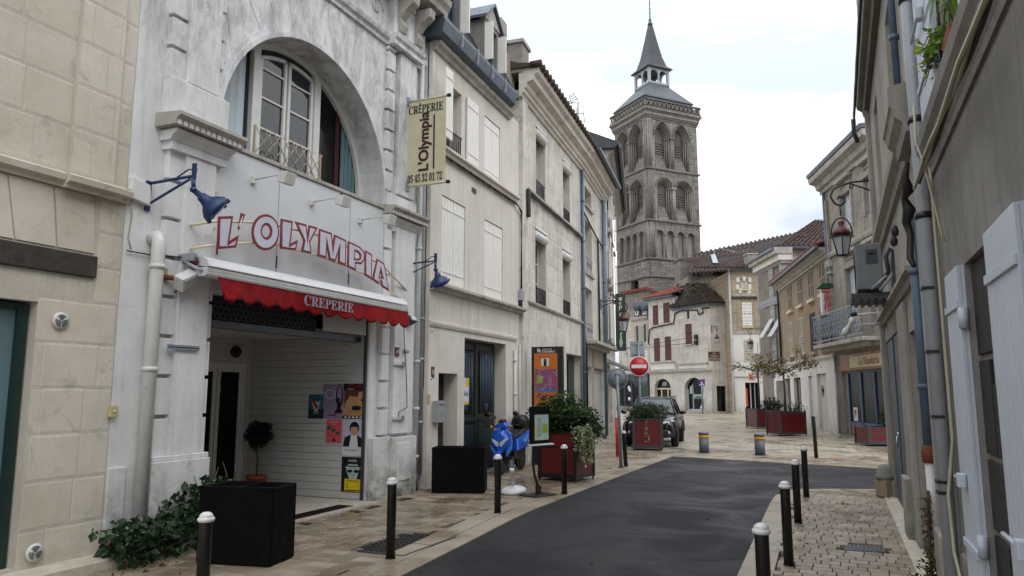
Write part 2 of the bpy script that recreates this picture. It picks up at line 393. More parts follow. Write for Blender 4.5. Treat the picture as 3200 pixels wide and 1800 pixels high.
def coursing(x0,x1,z0,z1,h,l,holes=(),rs=1,var=.25,hvar=.0):
    """cells of a masonry wall, cut around rectangular holes"""
    R=random.Random(rs); out=[]; z=z0; row=0
    while z<z1-1e-3:
        hh=h*(1+R.uniform(-hvar,hvar)); zt=min(z+hh,z1)
        if z1-zt<h*.3: zt=z1
        x=x0-(R.uniform(.2,.8))*l
        while x<x1:
            ll=l*(1+R.uniform(-var,var)); a,b=max(x,x0),min(x+ll,x1)
            if b>a+.02:
                segs=[(a,b)]
                for (ha,hb,hc,hd) in holes:
                    if hc<zt-.02 and hd>z+.02:
                        ns=[]
                        for (p,q) in segs:
                            if hb<=p or ha>=q: ns.append((p,q))
                            else:
                                if ha>p+.02: ns.append((p,ha))
                                if hb<q-.02: ns.append((hb,q))
                        segs=ns
                out+=[(p,q,z,zt) for p,q in segs if q-p>.04]
            x+=ll
        z=zt; row+=1
    return out
def window(parent, fr_mat, x0,x1,z0,z1, y, cols=2, rows=3, f=.05, m=.028, glass='glass', name='window', t=.05, trans=()):
    mb=MB(); mb.box(x0,x0+f,y,y+t,z0,z1).box(x1-f,x1,y,y+t,z0,z1).box(x0+f,x1-f,y,y+t,z0,z0+f).box(x0+f,x1-f,y,y+t,z1-f,z1)
    if cols==2: c=(x0+x1)/2; mb.box(c-f*.8,c+f*.8,y-.006,y+t,z0+f,z1-f)
    elif cols>2:
        for i in range(1,cols): c=x0+(x1-x0)*i/cols; mb.box(c-m/2,c+m/2,y+.01,y+t-.01,z0+f,z1-f)
    o=mb.obj(name,fr_mat,parent)
    g=MB()
    xs=[x0+f]+[x0+(x1-x0)*i/cols for i in range(1,cols)]+[x1-f]
    bar=MB(); zs=[z0+f+(z1-z0-2*f)*i/rows for i in range(rows+1)]
    for i in range(1,rows): bar.box(x0+f,x1-f,y+.01,y+t-.012,zs[i]-m/2,zs[i]+m/2)
    if rows>1: bar.obj('glazing_bar',fr_mat,o)
    for i in range(len(xs)-1):
        for j in range(rows):
            MB().box(xs[i],xs[i+1],y+t*.6,y+t*.6+.006,zs[j],zs[j+1]).obj('pane',glass,o)
    return o
def shutter(parent, mat, x0,x1,z0,z1, y, t=.035, slats=True, name='shutter', step=.06, bars=0, hinge=True):
    mb=MB()
    if slats:
        f=.05; mb.box(x0,x0+f,y-t,y,z0,z1).box(x1-f,x1,y-t,y,z0,z1).box(x0+f,x1-f,y-t,y,z0,z0+f*1.4).box(x0+f,x1-f,y-t,y,z1-f,z1)
        zm=(z0+z1)/2; mb.box(x0+f,x1-f,y-t,y,zm-f*.6,zm+f*.6)
        o=mb.obj(name,mat,parent); sl_=MB(); z=z0+f*1.5
        while z<z1-f:
            if abs(z-zm)>f: sl_.add([(x0+f,y-t*.9,z),(x1-f,y-t*.9,z),(x1-f,y-.002,z+step*.8),(x0+f,y-.002,z+step*.8),(x0+f,y-t*.9,z+.012),(x1-f,y-t*.9,z+.012)],[(0,1,2,3),(0,4,5,1)])
            z+=step
        MB().box(x0+f,x1-f,y-.004,y,z0,z1).obj('backing','dark_gap',o)
        sl_.obj('louvre',mat,o,kind='stuff')
    else:
        n=max(2,int(round((x1-x0)/.13))); o=mb.box(x0,x1,y-t*.5,y,z0,z1).obj(name,mat,parent)
        for i in range(n):
            a=x0+(x1-x0)*i/n; b=x0+(x1-x0)*(i+1)/n
            MB().box(a+.004,b-.004,y-t,y-t*.5,z0+.003,z1-.003).obj('board',mat,o)
        for zz in (z0+(z1-z0)*.13, z0+(z1-z0)*.87):
            MB().box(x0+.02,x1-.02,y-t-.012,y-t,zz-.02,zz+.02).obj('hinge_strap',mat,o)
    return o
def mould(parent, name, mat, prof, x0, x1, y=0.0, z=0.0, ends=0.0):
    """profile of (out, up) pairs swept along the wall; out is towards the street"""
    pr=[(y-p[0],z+p[1]) for p in prof]; return MB().prismx(pr,x0,x1).obj(name,mat,parent)
def tiles(name, mat, parent, P0, P1, P2, P3, tw=.2, th=.35, amp=.05, kind='stuff'):
    """roman/canal tile roof between eave P0-P1 and ridge P3-P2 as half round courses, joined"""
    P0,P1,P2,P3=[Vector(p) for p in (P0,P1,P2,P3)]
    n=max(2,int((P1-P0).length/tw)); m=max(2,int((P3-P0).length/th)); nrm=(P1-P0).cross(P3-P0).normalized()
    if nrm.z<0: nrm=-nrm
    mb=MB(); R=random.Random(4)
    for i in range(n):
        for j in range(m):
            a=i/n; b=(i+.62)/n; c=j/m; d=(j+1.15)/m; jz=R.uniform(-.4,.4)*amp*.5
            def q(s,t): return (P0.lerp(P1,s)).lerp(P3.lerp(P2,s),min(t,1))
            lo=nrm*(amp*.3+jz); pts=[]
            for (t,e) in ((c,1.0),(d,.72)):
                l=q(a,t); r=q(b,t); mid=(l+r)/2
                pts+= [tuple(l+lo), tuple(l*.6+mid*.4+nrm*amp*e*.85+lo), tuple(mid+nrm*amp*1.1*e+lo), tuple(r*.6+mid*.4+nrm*amp*.85*e+lo), tuple(r+lo)]
            mb.add(pts,[(k,k+1,k+6,k+5) for k in range(4)]+[(0,4,3,2,1)])
    base=MB(); base.quad(tuple(P0),tuple(P1),tuple(P2),tuple(P3))
    base.obj('roof_deck','dark_gap' if 'dark_gap' in MATS else mat,parent)
    return mb.obj(name,mat,parent,kind=kind)
# ---------------------------------------------------------------- palette
paint('dark_gap','#15130f',.9,bump=0)
wall_mat('old_stone','#d3c8b0','#c6b899',dirt='#a29a8b',amt=.3,streak=.12,low=.25,island=.05,bump=.35,blotch='#a8a294')
wall_mat('stone_mortar','#c8bda6',amt=.3,bump=.5)
wall_mat('white_stone','#dfdfdd','#d3d3d4',dirt='#757069',amt=.22,streak=.3,low=.75,bump=.35,seed=2,mottle=2.2,high=(4.6,6.4,.62,'#8c8789'))
wall_mat('white_stone_low','#dcdbd8','#c8c8c6',dirt='#6e6762',amt=.45,streak=.2,low=.95,bump=.4,seed=2,blotch='#a29a90')
wall_mat('cream_plaster','#dbd1c2','#d0c5b4',dirt='#94877a',amt=.14,streak=.32,low=.45,bump=.12,seed=3)
wall_mat('shop_plaster','#dcd7cd','#d2ccc1',dirt='#948a7c',amt=.14,streak=.2,low=.5,bump=.1,seed=4)
wall_mat('ashlar','#d6cdbc','#c8bfae',dirt='#7b7468',amt=.4,streak=.5,low=.4,island=.08,bump=.25,seed=5,blotch='#a5a093')
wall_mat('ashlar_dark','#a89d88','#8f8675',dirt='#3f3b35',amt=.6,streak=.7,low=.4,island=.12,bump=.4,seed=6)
wall_mat('tower_stone','#938b7f','#777067',dirt='#34312d',amt=.65,streak=.75,low=0,island=.24,bump=.5,seed=7,mottle=.35,blotch='#6a655c')
wall_mat('tower_dark','#7b756a','#625c54',dirt='#221f1c',amt=.7,streak=.7,low=0,island=.1,bump=.5,seed=8,mottle=.4)
wall_mat('pink_stone','#b3a089','#a08f7a',dirt='#6d6357',amt=.3,streak=.3,low=.3,bump=.4,seed=9)
wall_mat('grey_render','#8d8880','#77726a',dirt='#56514a',amt=.35,streak=.55,low=.5,bump=.35,seed=10)
wall_mat('right_stone','#a79e8f','#938a7b',dirt='#5a5347',amt=.4,streak=.45,low=.6,bump=.3,seed=11)
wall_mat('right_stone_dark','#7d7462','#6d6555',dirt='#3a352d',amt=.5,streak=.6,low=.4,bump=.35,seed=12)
wall_mat('ochre_render','#a68a62','#96794f',dirt='#5e4c36',amt=.45,streak=.55,low=0,bump=.3,seed=13,blotch='#8a7a63')
wall_mat('far_plaster','#cfc6b6','#c0b6a4',dirt='#6e675c',amt=.4,streak=.5,low=.5,bump=.2,seed=14,joints=(.6,.3,0,.93,.006))
wall_mat('sandstone','#b29a72','#a08762',dirt='#5c5041',amt=.45,streak=.45,low=.2,bump=.3,seed=15,joints=(.7,.36,0,1.25,.02))
wall_mat('church_stone','#9c9281','#8a8071',dirt='#35322d',amt=.7,streak=.8,low=0,bump=.4,seed=16,joints=(.8,.36,.2,.6,.012))
wall_mat('gable_render','#7e7465','#8c8172',dirt='#2f2b26',amt=.6,streak=.45,low=0,bump=.3,seed=17)
wall_mat('concrete_frame','#a3a3a1','#959593',dirt='#565452',amt=.3,streak=.4,low=0,bump=.1,seed=18,joints=(5,.42,0,.45,.014))
wall_mat('brick_buff','#c98f58','#b07a48',dirt='#5a4434',amt=.3,streak=.2,low=0,bump=.2,seed=19,joints=(.9,.085,0,.42,.018))
wall_mat('dirty_cornice','#b9b2a4','#a59e90',dirt='#2e2a26',amt=.65,streak=.5,low=0,bump=.35,seed=20)
wall_mat('cement','#8e8c86','#7c7a75',dirt='#4a4844',amt=.3,streak=.3,low=.2,bump=.3)
paint('white_paint','#d6d6d2',.45,var=.05,wear='#8d877c',wearamt=.3)
paint('white_board','#b9b8b5',.5,var=.06,wear='#9c968c',wearamt=.2)
paint('shutter_white','#e3e1da',.5,var=.05,wear='#a69c8c',wearamt=.35)
paint('shutter_grey','#8d857a',.7,var=.2,wear='#4b443b',wearamt=.6)
paint('shutter_dark','#3b3937',.7,var=.2,wear='#1e1c1a',wearamt=.6)
paint('shutter_cream','#b9b2a0',.7,var=.15,wear='#6b6250',wearamt=.5)
paint('shutter_maroon','#5a2f33',.65,var=.2,wear='#7c5252',wearamt=.4)
paint('shutter_pale','#b2b8c2',.42,var=.05,scale=3,wear='#9ba3b0',wearamt=.3)
paint('sheet_panel','#c9ccce',.4,var=.04,scale=1.2,wear='#a9abac',wearamt=.25)
paint('awning_metal','#d6d7d8',.32,metal=.1,var=.05,wear='#a9aaab',wearamt=.25,bump=0)
paint('red_cloth','#7c0c13',.9,var=.35,scale=4,spec=.2)
paint('letter_face','#c3c3d2',.4,var=.04)
paint('letter_red','#7c1524',.45)
paint('trellis_wood','#a8987e',.7,var=.2); paint('letter_cream','#d8cfa8',.5,wear='#a3875c',wearamt=.4)
paint('banner_cloth','#c2bb9e',.8,var=.08,scale=5,wear='#8f8a70',wearamt=.25)
paint('banner_brown','#3d1417',.7); paint('banner_black','#1b1414',.7)
paint('black_metal','#17171a',.45,spec=.5); paint('black_matt','#070708',.75,bump=.2,spec=.12,var=.4,wear='#1c1b1a',wearamt=.35)
paint('anthracite','#34363a',.5,var=.1)
paint('blue_paint','#0e2c5a',.42,var=.15,wear='#0a1c3c',wearamt=.4)
paint('zinc','#4a5560',.45,metal=.2,var=.16,scale=3,wear='#3f464d',wearamt=.5)
paint('zinc_light','#9aa0a4',.45,metal=.2,var=.14,scale=3,wear='#6a6f72',wearamt=.4)
paint('pipe_white','#cacac6',.4,var=.08,wear='#77705f',wearamt=.35)
paint('pipe_grey','#a2a6ab',.4,var=.08,wear='#5b5c5a',wearamt=.35)
paint('pipe_blue','#4f6275',.5,var=.15,wear='#2f3a44',wearamt=.4)
paint('rust','#6b3a1e',.8,var=.3)
paint('cable_black','#1a1918',.6); paint('cable_pale','#a49e86',.6)
paint('slate','#2f3338',.5,var=.25,scale=9,bump=.4,wear='#4b5052',wearamt=.4)
paint('slate_light','#4d5256',.55,var=.2,scale=1.2,bump=.4,wear='#44484a',wearamt=.5)
paint('roof_tile','#463029',.85,var=.35,scale=5,bump=.3,wear='#2e2621',wearamt=.7)
paint('roof_tile_dark','#43352b',.9,var=.35,scale=5,bump=.3,wear='#2c3018',wearamt=.7)
paint('roof_red','#74382c',.85,var=.3,scale=6,wear='#4a2a22',wearamt=.5)
paint('moss','#4a5524',.95,var=.4,scale=8)
paint('green_door','#132420',.35,var=.15,wear='#2c423b',wearamt=.35)
paint('teal_door','#17302e',.4,var=.12)
paint('grey_door','#454c58',.5,var=.07,scale=3)
paint('door_cream','#bdb7a6',.6,var=.08,wear='#7c7566',wearamt=.4)
paint('oak','#3a332c',.85,var=.3,scale=7,bump=.5,wear='#171412',wearamt=.6)
paint('brown_frame','#8a4f2c',.5,var=.12); paint('sign_cream','#cabf9c',.6); paint('blue_frame','#3a4f73',.5)
paint('bollard_black','#100d0c',.5,var=.12); paint('bollard_cap','#d4d2cf',.5,var=.08,wear='#8b5b4c',wearamt=.25)
paint('bollard_grey','#565c63',.5,var=.06); paint('reflective_orange','#c9851a',.5)
paint('planter_red','#5e1014',.4,var=.12,scale=4,wear='#3d0c0e',wearamt=.35)
paint('planter_frame','#393c40',.5,var=.08); paint('planter_frame_black','#141416',.45)
paint('soil','#2b2119',.95,var=.3,bump=.5); paint('terracotta','#8c4631',.8,var=.12)
paint('scooter_blue','#0b57c4',.25,coat=.8,var=.08); paint('scooter_light','#2a8fe0',.25,coat=.6)
paint('rubber','#0d0d0e',.7); paint('chrome','#b5b8bb',.15,metal=1,var=.04); paint('plastic_black','#151516',.4)
paint('seat_black','#1c1d20',.6); paint('plastic_white','#cfd0d0',.4,wear='#a5a5a2',wearamt=.3)
paint('lamp_glass','#a9adb2',.2,var=.05); paint('headlight','#c6ccd2',.08,var=.05)
paint('car_black','#050607',.2,coat=.35,var=.08,bump=0); paint('car_plastic','#191a1b',.6)
paint('lantern_red','#56201a',.5,wear='#35160f',wearamt=.5)
paint('iron','#1d1d1f',.55); paint('iron_grey','#7f8a94',.5,wear='#3e454c',wearamt=.4)
paint('sign_red','#b5121b',.35,var=.03); paint('sign_white','#cfd1d2',.4,var=.03); paint('sign_back','#7d868c',.45,metal=.3,var=.06)
paint('sign_blue','#1d3f86',.4); paint('sign_green','#1f3b30',.5,var=.06); paint('sign_ivory','#d3d0c6',.5)
paint('info_orange','#c66a1c',.45,var=.05); paint('map_purple','#8a4a72',.5); paint('map_green','#8aa03c',.5); paint('map_blue','#3d6e9c',.5); paint('map_pink','#c9a3b5',.5)
paint('mdf_white','#d6d6d0',.6); paint('poster_blue','#1d5f7c',.5); paint('poster_lilac','#8a7c98',.5); paint('poster_brown','#5a3222',.5); paint('poster_tan','#b08a5f',.5)
paint('poster_coral','#c9525a',.5); paint('poster_teal','#1f5b52',.5); paint('poster_pale','#b9b6cf',.5); paint('poster_black','#0f1012',.5); paint('poster_yellow','#d2b21a',.5)
paint('poster_mint','#9fb8ae',.5); paint('skin','#b98d76',.6); paint('poster_red','#a5191c',.5); paint('poster_magenta','#8e1d4c',.5)
paint('curtain_pale','#c3ced3',.8,var=.06,scale=3,spec=.2); paint('curtain_teal','#5d777c',.8,var=.15,scale=3,spec=.2); paint('dark_red_room','#3b0c14',.8)
paint('tile_floor','#b5ada2',.3,var=.1,scale=3); paint('grey_steel','#4a5057',.4,metal=.4); paint('ac_grey','#6a6d6e',.55,wear='#3a3c3d',wearamt=.4)
paint('mustard_box','#b9aa78',.5); paint('green_awning','#1f4a38',.6); paint('tar','#100f0e',.8,var=.3); paint('smoke_black','#1d1b18',.9,var=.5,scale=3,wear='#4a453d',wearamt=.5)
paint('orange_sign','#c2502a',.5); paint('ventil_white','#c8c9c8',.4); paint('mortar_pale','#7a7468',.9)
glass_mat('glass'); glass_mat('shop_glass','#0b0d0c',.3); MATS['shop_glass'].node_tree.nodes['Principled BSDF'].inputs['Specular IOR Level'].default_value=.08; glass_mat('glass_dark','#060708',.12); MATS['glass_dark'].node_tree.nodes['Principled BSDF'].inputs['Specular IOR Level'].default_value=.28; glass_mat('glass_blue','#1d2930',.05); glass_mat('windscreen','#3c4a52',.04)
leaf_mat('leaf_shrub','#17280f','#3c5a20','#67762c'); leaf_mat('leaf_dark','#0f1e10','#24401c','#3d5426'); leaf_mat('leaf_needle','#1b2b16','#3c4f26','#5d6636')
leaf_mat('leaf_topiary','#0f1a0e','#22321a'); leaf_mat('leaf_autumn','#4f5222','#86702e','#8c4a26'); leaf_mat('leaf_variegated','#5b7040','#b7bd92','#dadcc0'); leaf_mat('leaf_ivy','#10240f','#274522','#6f8a62')
leaf_mat('leaf_fresh','#4f7524','#86a544','#b5bb5e'); leaf_mat('leaf_dry','#5a3a1c','#6e5526'); paint('bark','#4a4038',.9,var=.3,scale=9,bump=.5); paint('flower','#b9a6ac',.6)

def ground_mats():
    # asphalt, damp
    m, nt, b = mk('asphalt'); Lk=nt.links; p,g=wpos(nt)
    c=mixc(nt, ramp(nt,noise(nt,p,.9,5,.6,.5),.3,.7), S3('#101115'), S3('#17191e'))
    c=mixc(nt, ramp(nt,noise(nt,p,160,3,.8),.45,.75,(0,0,0,1),(.35,.35,.35,1)), c, S3('#3c3f46'))
    Lk.new(c,b.inputs['Base Color'])
    Lk.new(ramp(nt,noise(nt,p,.7,6,.62,.7),.38,.62,(.75,)*3+(1,),(.36,)*3+(1,)), b.inputs['Roughness']); b.inputs['Specular IOR Level'].default_value=.3
    bb=nn(nt,'ShaderNodeBump',Strength=.8,Distance=.012); Lk.new(noise(nt,p,75,4,.85),bb.inputs['Height']); Lk.new(bb.outputs[0],b.inputs['Normal'])
    # pavers (individual pieces): tone per piece plus damp patches
    def pav(name, c0,c1,c2, wet=.5, joints=None, rz=0):
        m, nt, b = mk(name); Lk=nt.links; p,g=wpos(nt)
        oi=nt.nodes.new('ShaderNodeObjectInfo'); a=nt.nodes.new('ShaderNodeMath'); a.operation='ADD'; Lk.new(g.outputs['Random Per Island'],a.inputs[0]); Lk.new(oi.outputs['Random'],a.inputs[1])
        f=nt.nodes.new('ShaderNodeMath'); f.operation='FRACT'; Lk.new(a.outputs[0],f.inputs[0])
        r=nt.nodes.new('ShaderNodeValToRGB'); e=r.color_ramp.elements; c0,c1,c2=[desat(S3(v),.22) for v in (c0,c1,c2)]; e[0].color=(*c0,1); e[1].color=(*c2,1); x=e.new(.5); x.color=(*c1,1)
        if joints:
            pj,_=wpos(nt,rz=rz); bt=nn(nt,'ShaderNodeTexBrick',Scale=1.0); bt.inputs['Brick Width'].default_value=joints[0]; bt.inputs['Row Height'].default_value=joints[1]; bt.inputs['Mortar Size'].default_value=.012
            bt.inputs['Color1'].default_value=(0,0,0,1); bt.inputs['Color2'].default_value=(1,1,1,1); bt.inputs['Mortar'].default_value=(.5,.5,.5,1); Lk.new(pj,bt.inputs['Vector']); Lk.new(bt.outputs['Color'],r.inputs['Fac'])
        else: Lk.new(f.outputs[0],r.inputs['Fac'])
        c=mixc(nt, ramp(nt,noise(nt,p,5,6,.7,.5),.4,.7,(0,0,0,1),(.35,)*3+(1,)), r.outputs[0], S3('#8a7f6d'))
        damp=ramp(nt,noise(nt,p,.55,6,.66,.9),.44,.6)
        c=mixc(nt, damp, c, mixc(nt,1.0,c,(.72,.68,.62),'MULTIPLY'))
        if joints:
            c=mixc(nt, bt.outputs['Fac'], c, S3('#5f574a')); bb=nn(nt,'ShaderNodeBump',Strength=.4,Distance=.01,invert=True); Lk.new(bt.outputs['Fac'],bb.inputs['Height']); Lk.new(bb.outputs[0],b.inputs['Normal'])
        else:
            bb=nn(nt,'ShaderNodeBump',Strength=.3,Distance=.006); Lk.new(noise(nt,p,30,4,.6),bb.inputs['Height']); Lk.new(bb.outputs[0],b.inputs['Normal'])
        Lk.new(c,b.inputs['Base Color']); Lk.new(ramp(nt,damp,0,1,(.62,)*3+(1,),(.24,)*3+(1,)),b.inputs['Roughness'])
    pav('paver','#80705a','#968671','#aa9a85'); pav('paver_left','#776852','#8e7e67','#a29179')
    pav('kerb_stone','#94866f','#9f917a','#aa9c86')
    pav('plaza','#968a74','#a89b84','#b5a993',joints=(.5,.25),rz=0.35)
    pav('far_ground','#857c6b','#928874','#9c927e',joints=(.6,.3),rz=0.2)
ground_mats()

# ---------------------------------------------------------------- ground
L1=Fr(-2.376,12.29,66.4); B2=Fr(-1.55,13.75,69); B3=Fr(.53,19.17,71.6); B4=Fr(2.34,24.6,74); B5=Fr(3.68,29.3,80)
RR=Fr(6.38,12.64,-113.6); RM=Fr(13.6,31.3,-96); RB=Fr(15.55,42.7,-99.7); RC=Fr(15.9,47,-91); CLf=Fr(11.9,70.5,-62)
MB().box(-150,150,-60,400,-.5,-.06).obj('ground','far_ground',kind='structure')
ASPH_L=[(-4.6,-1.5),(-3.0,2.2),(-1.95,4.9),(-1.08,7.41),(-.45,9.3),(.19,11.23),(1.55,14.4),(3.0,17.65),(4.41,20.82)]
ASPH_R=[(8.59,17.54),(9.9,16.4),(30,9),(30,4.4),(8.2,13.2),(6.9,13.84),(5.6,13.95),(5.1,13.86),(4.75,13.55),(4.27,12.54),(3.49,10.67),(2.15,7.41),(1.1,4.9),(-.6,.8),(-1.8,-2)]
MB().prismz(ASPH_L+ASPH_R,-.06,-.022).obj('road','asphalt',kind='structure')
# plaza sheet: everything beyond the asphalt
plz=[(4.41,20.86),(3.0,17.9)]+[(-3,18),(-6,60),(-20,120),(80,120),(60,20),(30,9.3),(9.9,16.45),(8.59,17.58)]
MB().prismz(plz,-.06,-.004).obj('plaza','plaza',kind='structure')
def inside(pt, poly):
    x,y=pt; c=False; j=len(poly)-1
    for i in range(len(poly)):
        xi,yi=poly[i]; xj,yj=poly[j]
        if (yi>y)!=(yj>y) and x<(xj-xi)*(y-yi)/(yj-yi)+xi: c=not c
        j=i
    return c
def offset(line,d):
    out=[]
    for i,p in enumerate(line):
        a=Vector(line[max(0,i-1)]); b=Vector(line[min(len(line)-1,i+1)]); t=(b-a).normalized(); out.append((p[0]-t.y*d,p[1]+t.x*d))
    return out
def paver_mesh(name,mat,w_,d_,h_,ch=.006):
    v=[(0,0,-h_),(w_,0,-h_),(w_,d_,-h_),(0,d_,-h_),(0,0,-ch),(w_,0,-ch),(w_,d_,-ch),(0,d_,-ch),(ch,ch,0),(w_-ch,ch,0),(w_-ch,d_-ch,0),(ch,d_-ch,0)]
    f=[(8,9,10,11)]+[(4+i,4+(i+1)%4,8+(i+1)%4,8+i) for i in range(4)]+[(i,(i+1)%4,4+(i+1)%4,4+i) for i in range(4)]
    me=bpy.data.meshes.new(name); me.from_pydata(v,[],f); me.materials.append(MATS[mat]); me.update(); return me
def pave(root, region, fr, du, dv, mat, ex=(), seed=1, near=(0,0)):
    R=random.Random(seed); cells=[]
    us=[fr.inv(*p) for p in region]; u0,u1=min(u[0] for u in us),max(u[0] for u in us); v0,v1=min(u[1] for u in us),max(u[1] for u in us)
    nr=int((u1-u0)/du)+1
    for i in range(nr):
        u=u0+i*du; v=v0-R.random()*dv-(i%2)*dv/2
        while v<v1:
            ll=dv*R.uniform(.88,1.12)
            c=fr.w(u+du/2,v+ll/2)
            if inside(c[:2],region) and not any(inside(c[:2],e) for e in ex): cells.append((hypot(c[0]-near[0],c[1]-near[1]),u,v,ll))
            v+=ll
    cells=[c for c in cells if c[0]>3.2]
    cells.sort(); vis=[c for c in cells]
    me=paver_mesh('paver',mat,1,1,.05,.02)
    for k,(d,u,v,ll) in enumerate(vis[:300]):
        o=bpy.data.objects.new('paver',me); COL.objects.link(o); o.parent=root; q=fr.w(u+.004,v+.004); o.location=(q[0],q[1],R.uniform(-.0025,.0015)); o.rotation_euler=(R.uniform(-.006,.006),R.uniform(-.006,.006),fr.a)
        o.scale=(du-.008,ll-.008,1)
    mb=MB()
    for (d,u,v,ll) in vis[300:]:
        z=R.uniform(-.0025,.0015); e=.006; a,b,c,dd=u+.004,u+du-.004,v+.004,v+ll-.004
        pts=[(a,c),(b,c),(b,dd),(a,dd),(a+e,c+e),(b-e,c+e),(b-e,dd-e),(a+e,dd-e)]
        tz=[z-.006]*4+[z+R.uniform(-.001,.001) for _ in range(4)]
        vs=[(*fr.w(p[0],p[1])[:2],t) for p,t in zip(pts,tz)]+[(*fr.w(p[0],p[1])[:2],-.05) for p in pts[:4]]
        mb.add(vs,[(4,5,6,7),(0,1,5,4),(1,2,6,5),(2,3,7,6),(3,0,4,7),(8,9,1,0),(9,10,2,1),(10,11,3,2),(11,8,0,3)])
    if mb.v: mb.obj('paving',mat,root,kind='stuff')
def kerb(root, lineA, lineB, mat, ln=.9, seed=2, top=0.0):
    """slabs between two parallel polylines"""
    R=random.Random(seed)
    def resample(l,n):
        seg=[(Vector(l[i+1])-Vector(l[i])).length for i in range(len(l)-1)]; T=sum(seg); out=[]
        for k in range(n+1):
            s=T*k/n; i=0
            while i<len(seg)-1 and s>seg[i]: s-=seg[i]; i+=1
            out.append(Vector(l[i]).lerp(Vector(l[i+1]),min(1,s/seg[i])))
        return out
    T=sum((Vector(lineA[i+1])-Vector(lineA[i])).length for i in range(len(lineA)-1)); n=int(T/ln)
    A,B=resample(lineA,n),resample(lineB,n)
    for i in range(n):
        a,b,c,d=A[i],A[i+1],B[i+1],B[i]; m=(a+b+c+d)/4
        k=.977
        pts=[m+(q-m)*k for q in (a,b,c,d)]
        z=top+R.uniform(-.003,.002)
        mb=MB().prismz([(p.x-m.x,p.y-m.y) for p in pts],-.06,z); o=mb.obj('kerb_stone',mat,root,bevel=.006); o.location=(m.x,m.y,0)
# left pavement
lp=thing('left_pavement',kind='structure')
K0=ASPH_L[1:]; K1=offset(K0,.29); K2=offset(K0,.58)
kerb(lp,K0,K1,'kerb_stone',1.0,2,-.004); kerb(lp,K1,K2,'kerb_stone',.85,5)
fac=[L1.w(-11,.02)[:2],L1.w(1.54,.02)[:2],B2.w(0,.02)[:2],B3.w(0,.02)[:2],B4.w(0,.02)[:2]]
GR=[gp('Z',640,700),gp('Z',1205,520),gp('Z',1680,570),gp('Z',1160,762)]   # the metal grating
regL=[p for p in K2]+[(3.2,20.9)]+[B4.w(0,.02)[:2]][::-1]+[B3.w(0,.02)[:2],L1.w(2,.02)[:2],L1.w(-11,.02)[:2],(-8,2)]
regL=[(-9,2.2)]+K2+[(3.0,22.3),B4.w(-2.4,.02)[:2],B3.w(-.97,.02)[:2],B2.w(0,.02)[:2],L1.w(1.6,.02)[:2],L1.w(-9,.02)[:2]]
CH=[L1.w(-3.9,-.46)[:2],L1.w(.75,-.46)[:2],L1.w(.75,-.36)[:2],L1.w(-3.9,-.36)[:2]]  # channel drain
pave(lp,regL,L1,.185,.27,'paver_left',ex=(GR,CH),seed=3)
# right pavement
rp=thing('right_pavement',kind='structure')
RK=[(-.6,.8),(1.1,4.9),(2.15,7.41),(3.49,10.67),(4.27,12.54),(4.75,13.55),(5.1,13.86)]
RK1=offset(RK,-.33)
kerb(rp,RK,RK1,'kerb_stone',.95,7,-.002)
e1=[(5.1,13.86),(5.6,13.95),(6.9,13.84)]; 
regR=RK1[:-1]+[(5.2,13.6),(6.8,13.55),RR.w(-.45,.02)[:2],RR.w(12,.02)[:2],(-.2,.5)]
kerb(rp,e1,[(5.15,13.6),(5.6,13.66),(6.8,13.56)],'kerb_stone',.8,9,-.002)
DG=[gp('S',2400+1150/4.83,1500+955/4.83),gp('S',2400+1765/4.83,1500+985/4.83),gp('S',2400+1782/4.83,1500+1085/4.83),gp('S',2400+1155/4.83,1500+1055/4.83)]
pave(rp,regR,RR,.165,.175,'paver',ex=(DG,),seed=8)
# band of pavers just beyond the asphalt, still countable
pz=thing('plaza_edge_paving',kind='structure')
edge=[(4.45,20.9),(8.6,17.62),(9.9,16.5),(13.5,15.2),(14.5,18.5),(10.3,20.2),(6.2,23.6),(4.2,22.6),(3.1,22.0)]
PF=Fr(4.41,20.86,-38.5)
pave(pz,edge,PF,.2,.32,'paver',seed=12)
for i in range(len(PF_:=[(4.41,20.84),(8.59,17.56),(9.9,16.44)])-1): pass
kerb(pz,[(3.75,21.36),(4.41,20.84),(8.59,17.56)],[(3.9,21.55),(4.56,21.02),(8.72,17.76)],'kerb_stone',.8,4,.001)
def perp(fr,u): q=fr.w(u,0); return Fr(q[0],q[1],degrees(fr.a)-90)
def shell(root, mat, x0,x1,z1,dep,roofmat='slate',t=.3,y=.45,gap=0):
    """flank walls, back and flat roof deck behind a facade"""
    MB().box(x0,x0+t,y,dep,0,z1).obj('flank_wall',mat,root); MB().box(x1-t,x1,y,dep,0,z1).obj('flank_wall',mat,root)
    MB().box(x0+t,x1-t,dep-t,dep,0,z1).obj('back_wall',mat,root); MB().box(x0+t,x1-t,y,dep-t,z1-.2,z1-.01).obj('roof',roofmat,root)
def arms(root,fr,pts,mat,r,name): return MB().tube([fr.w(*p) for p in pts],r).obj(name,mat,root)
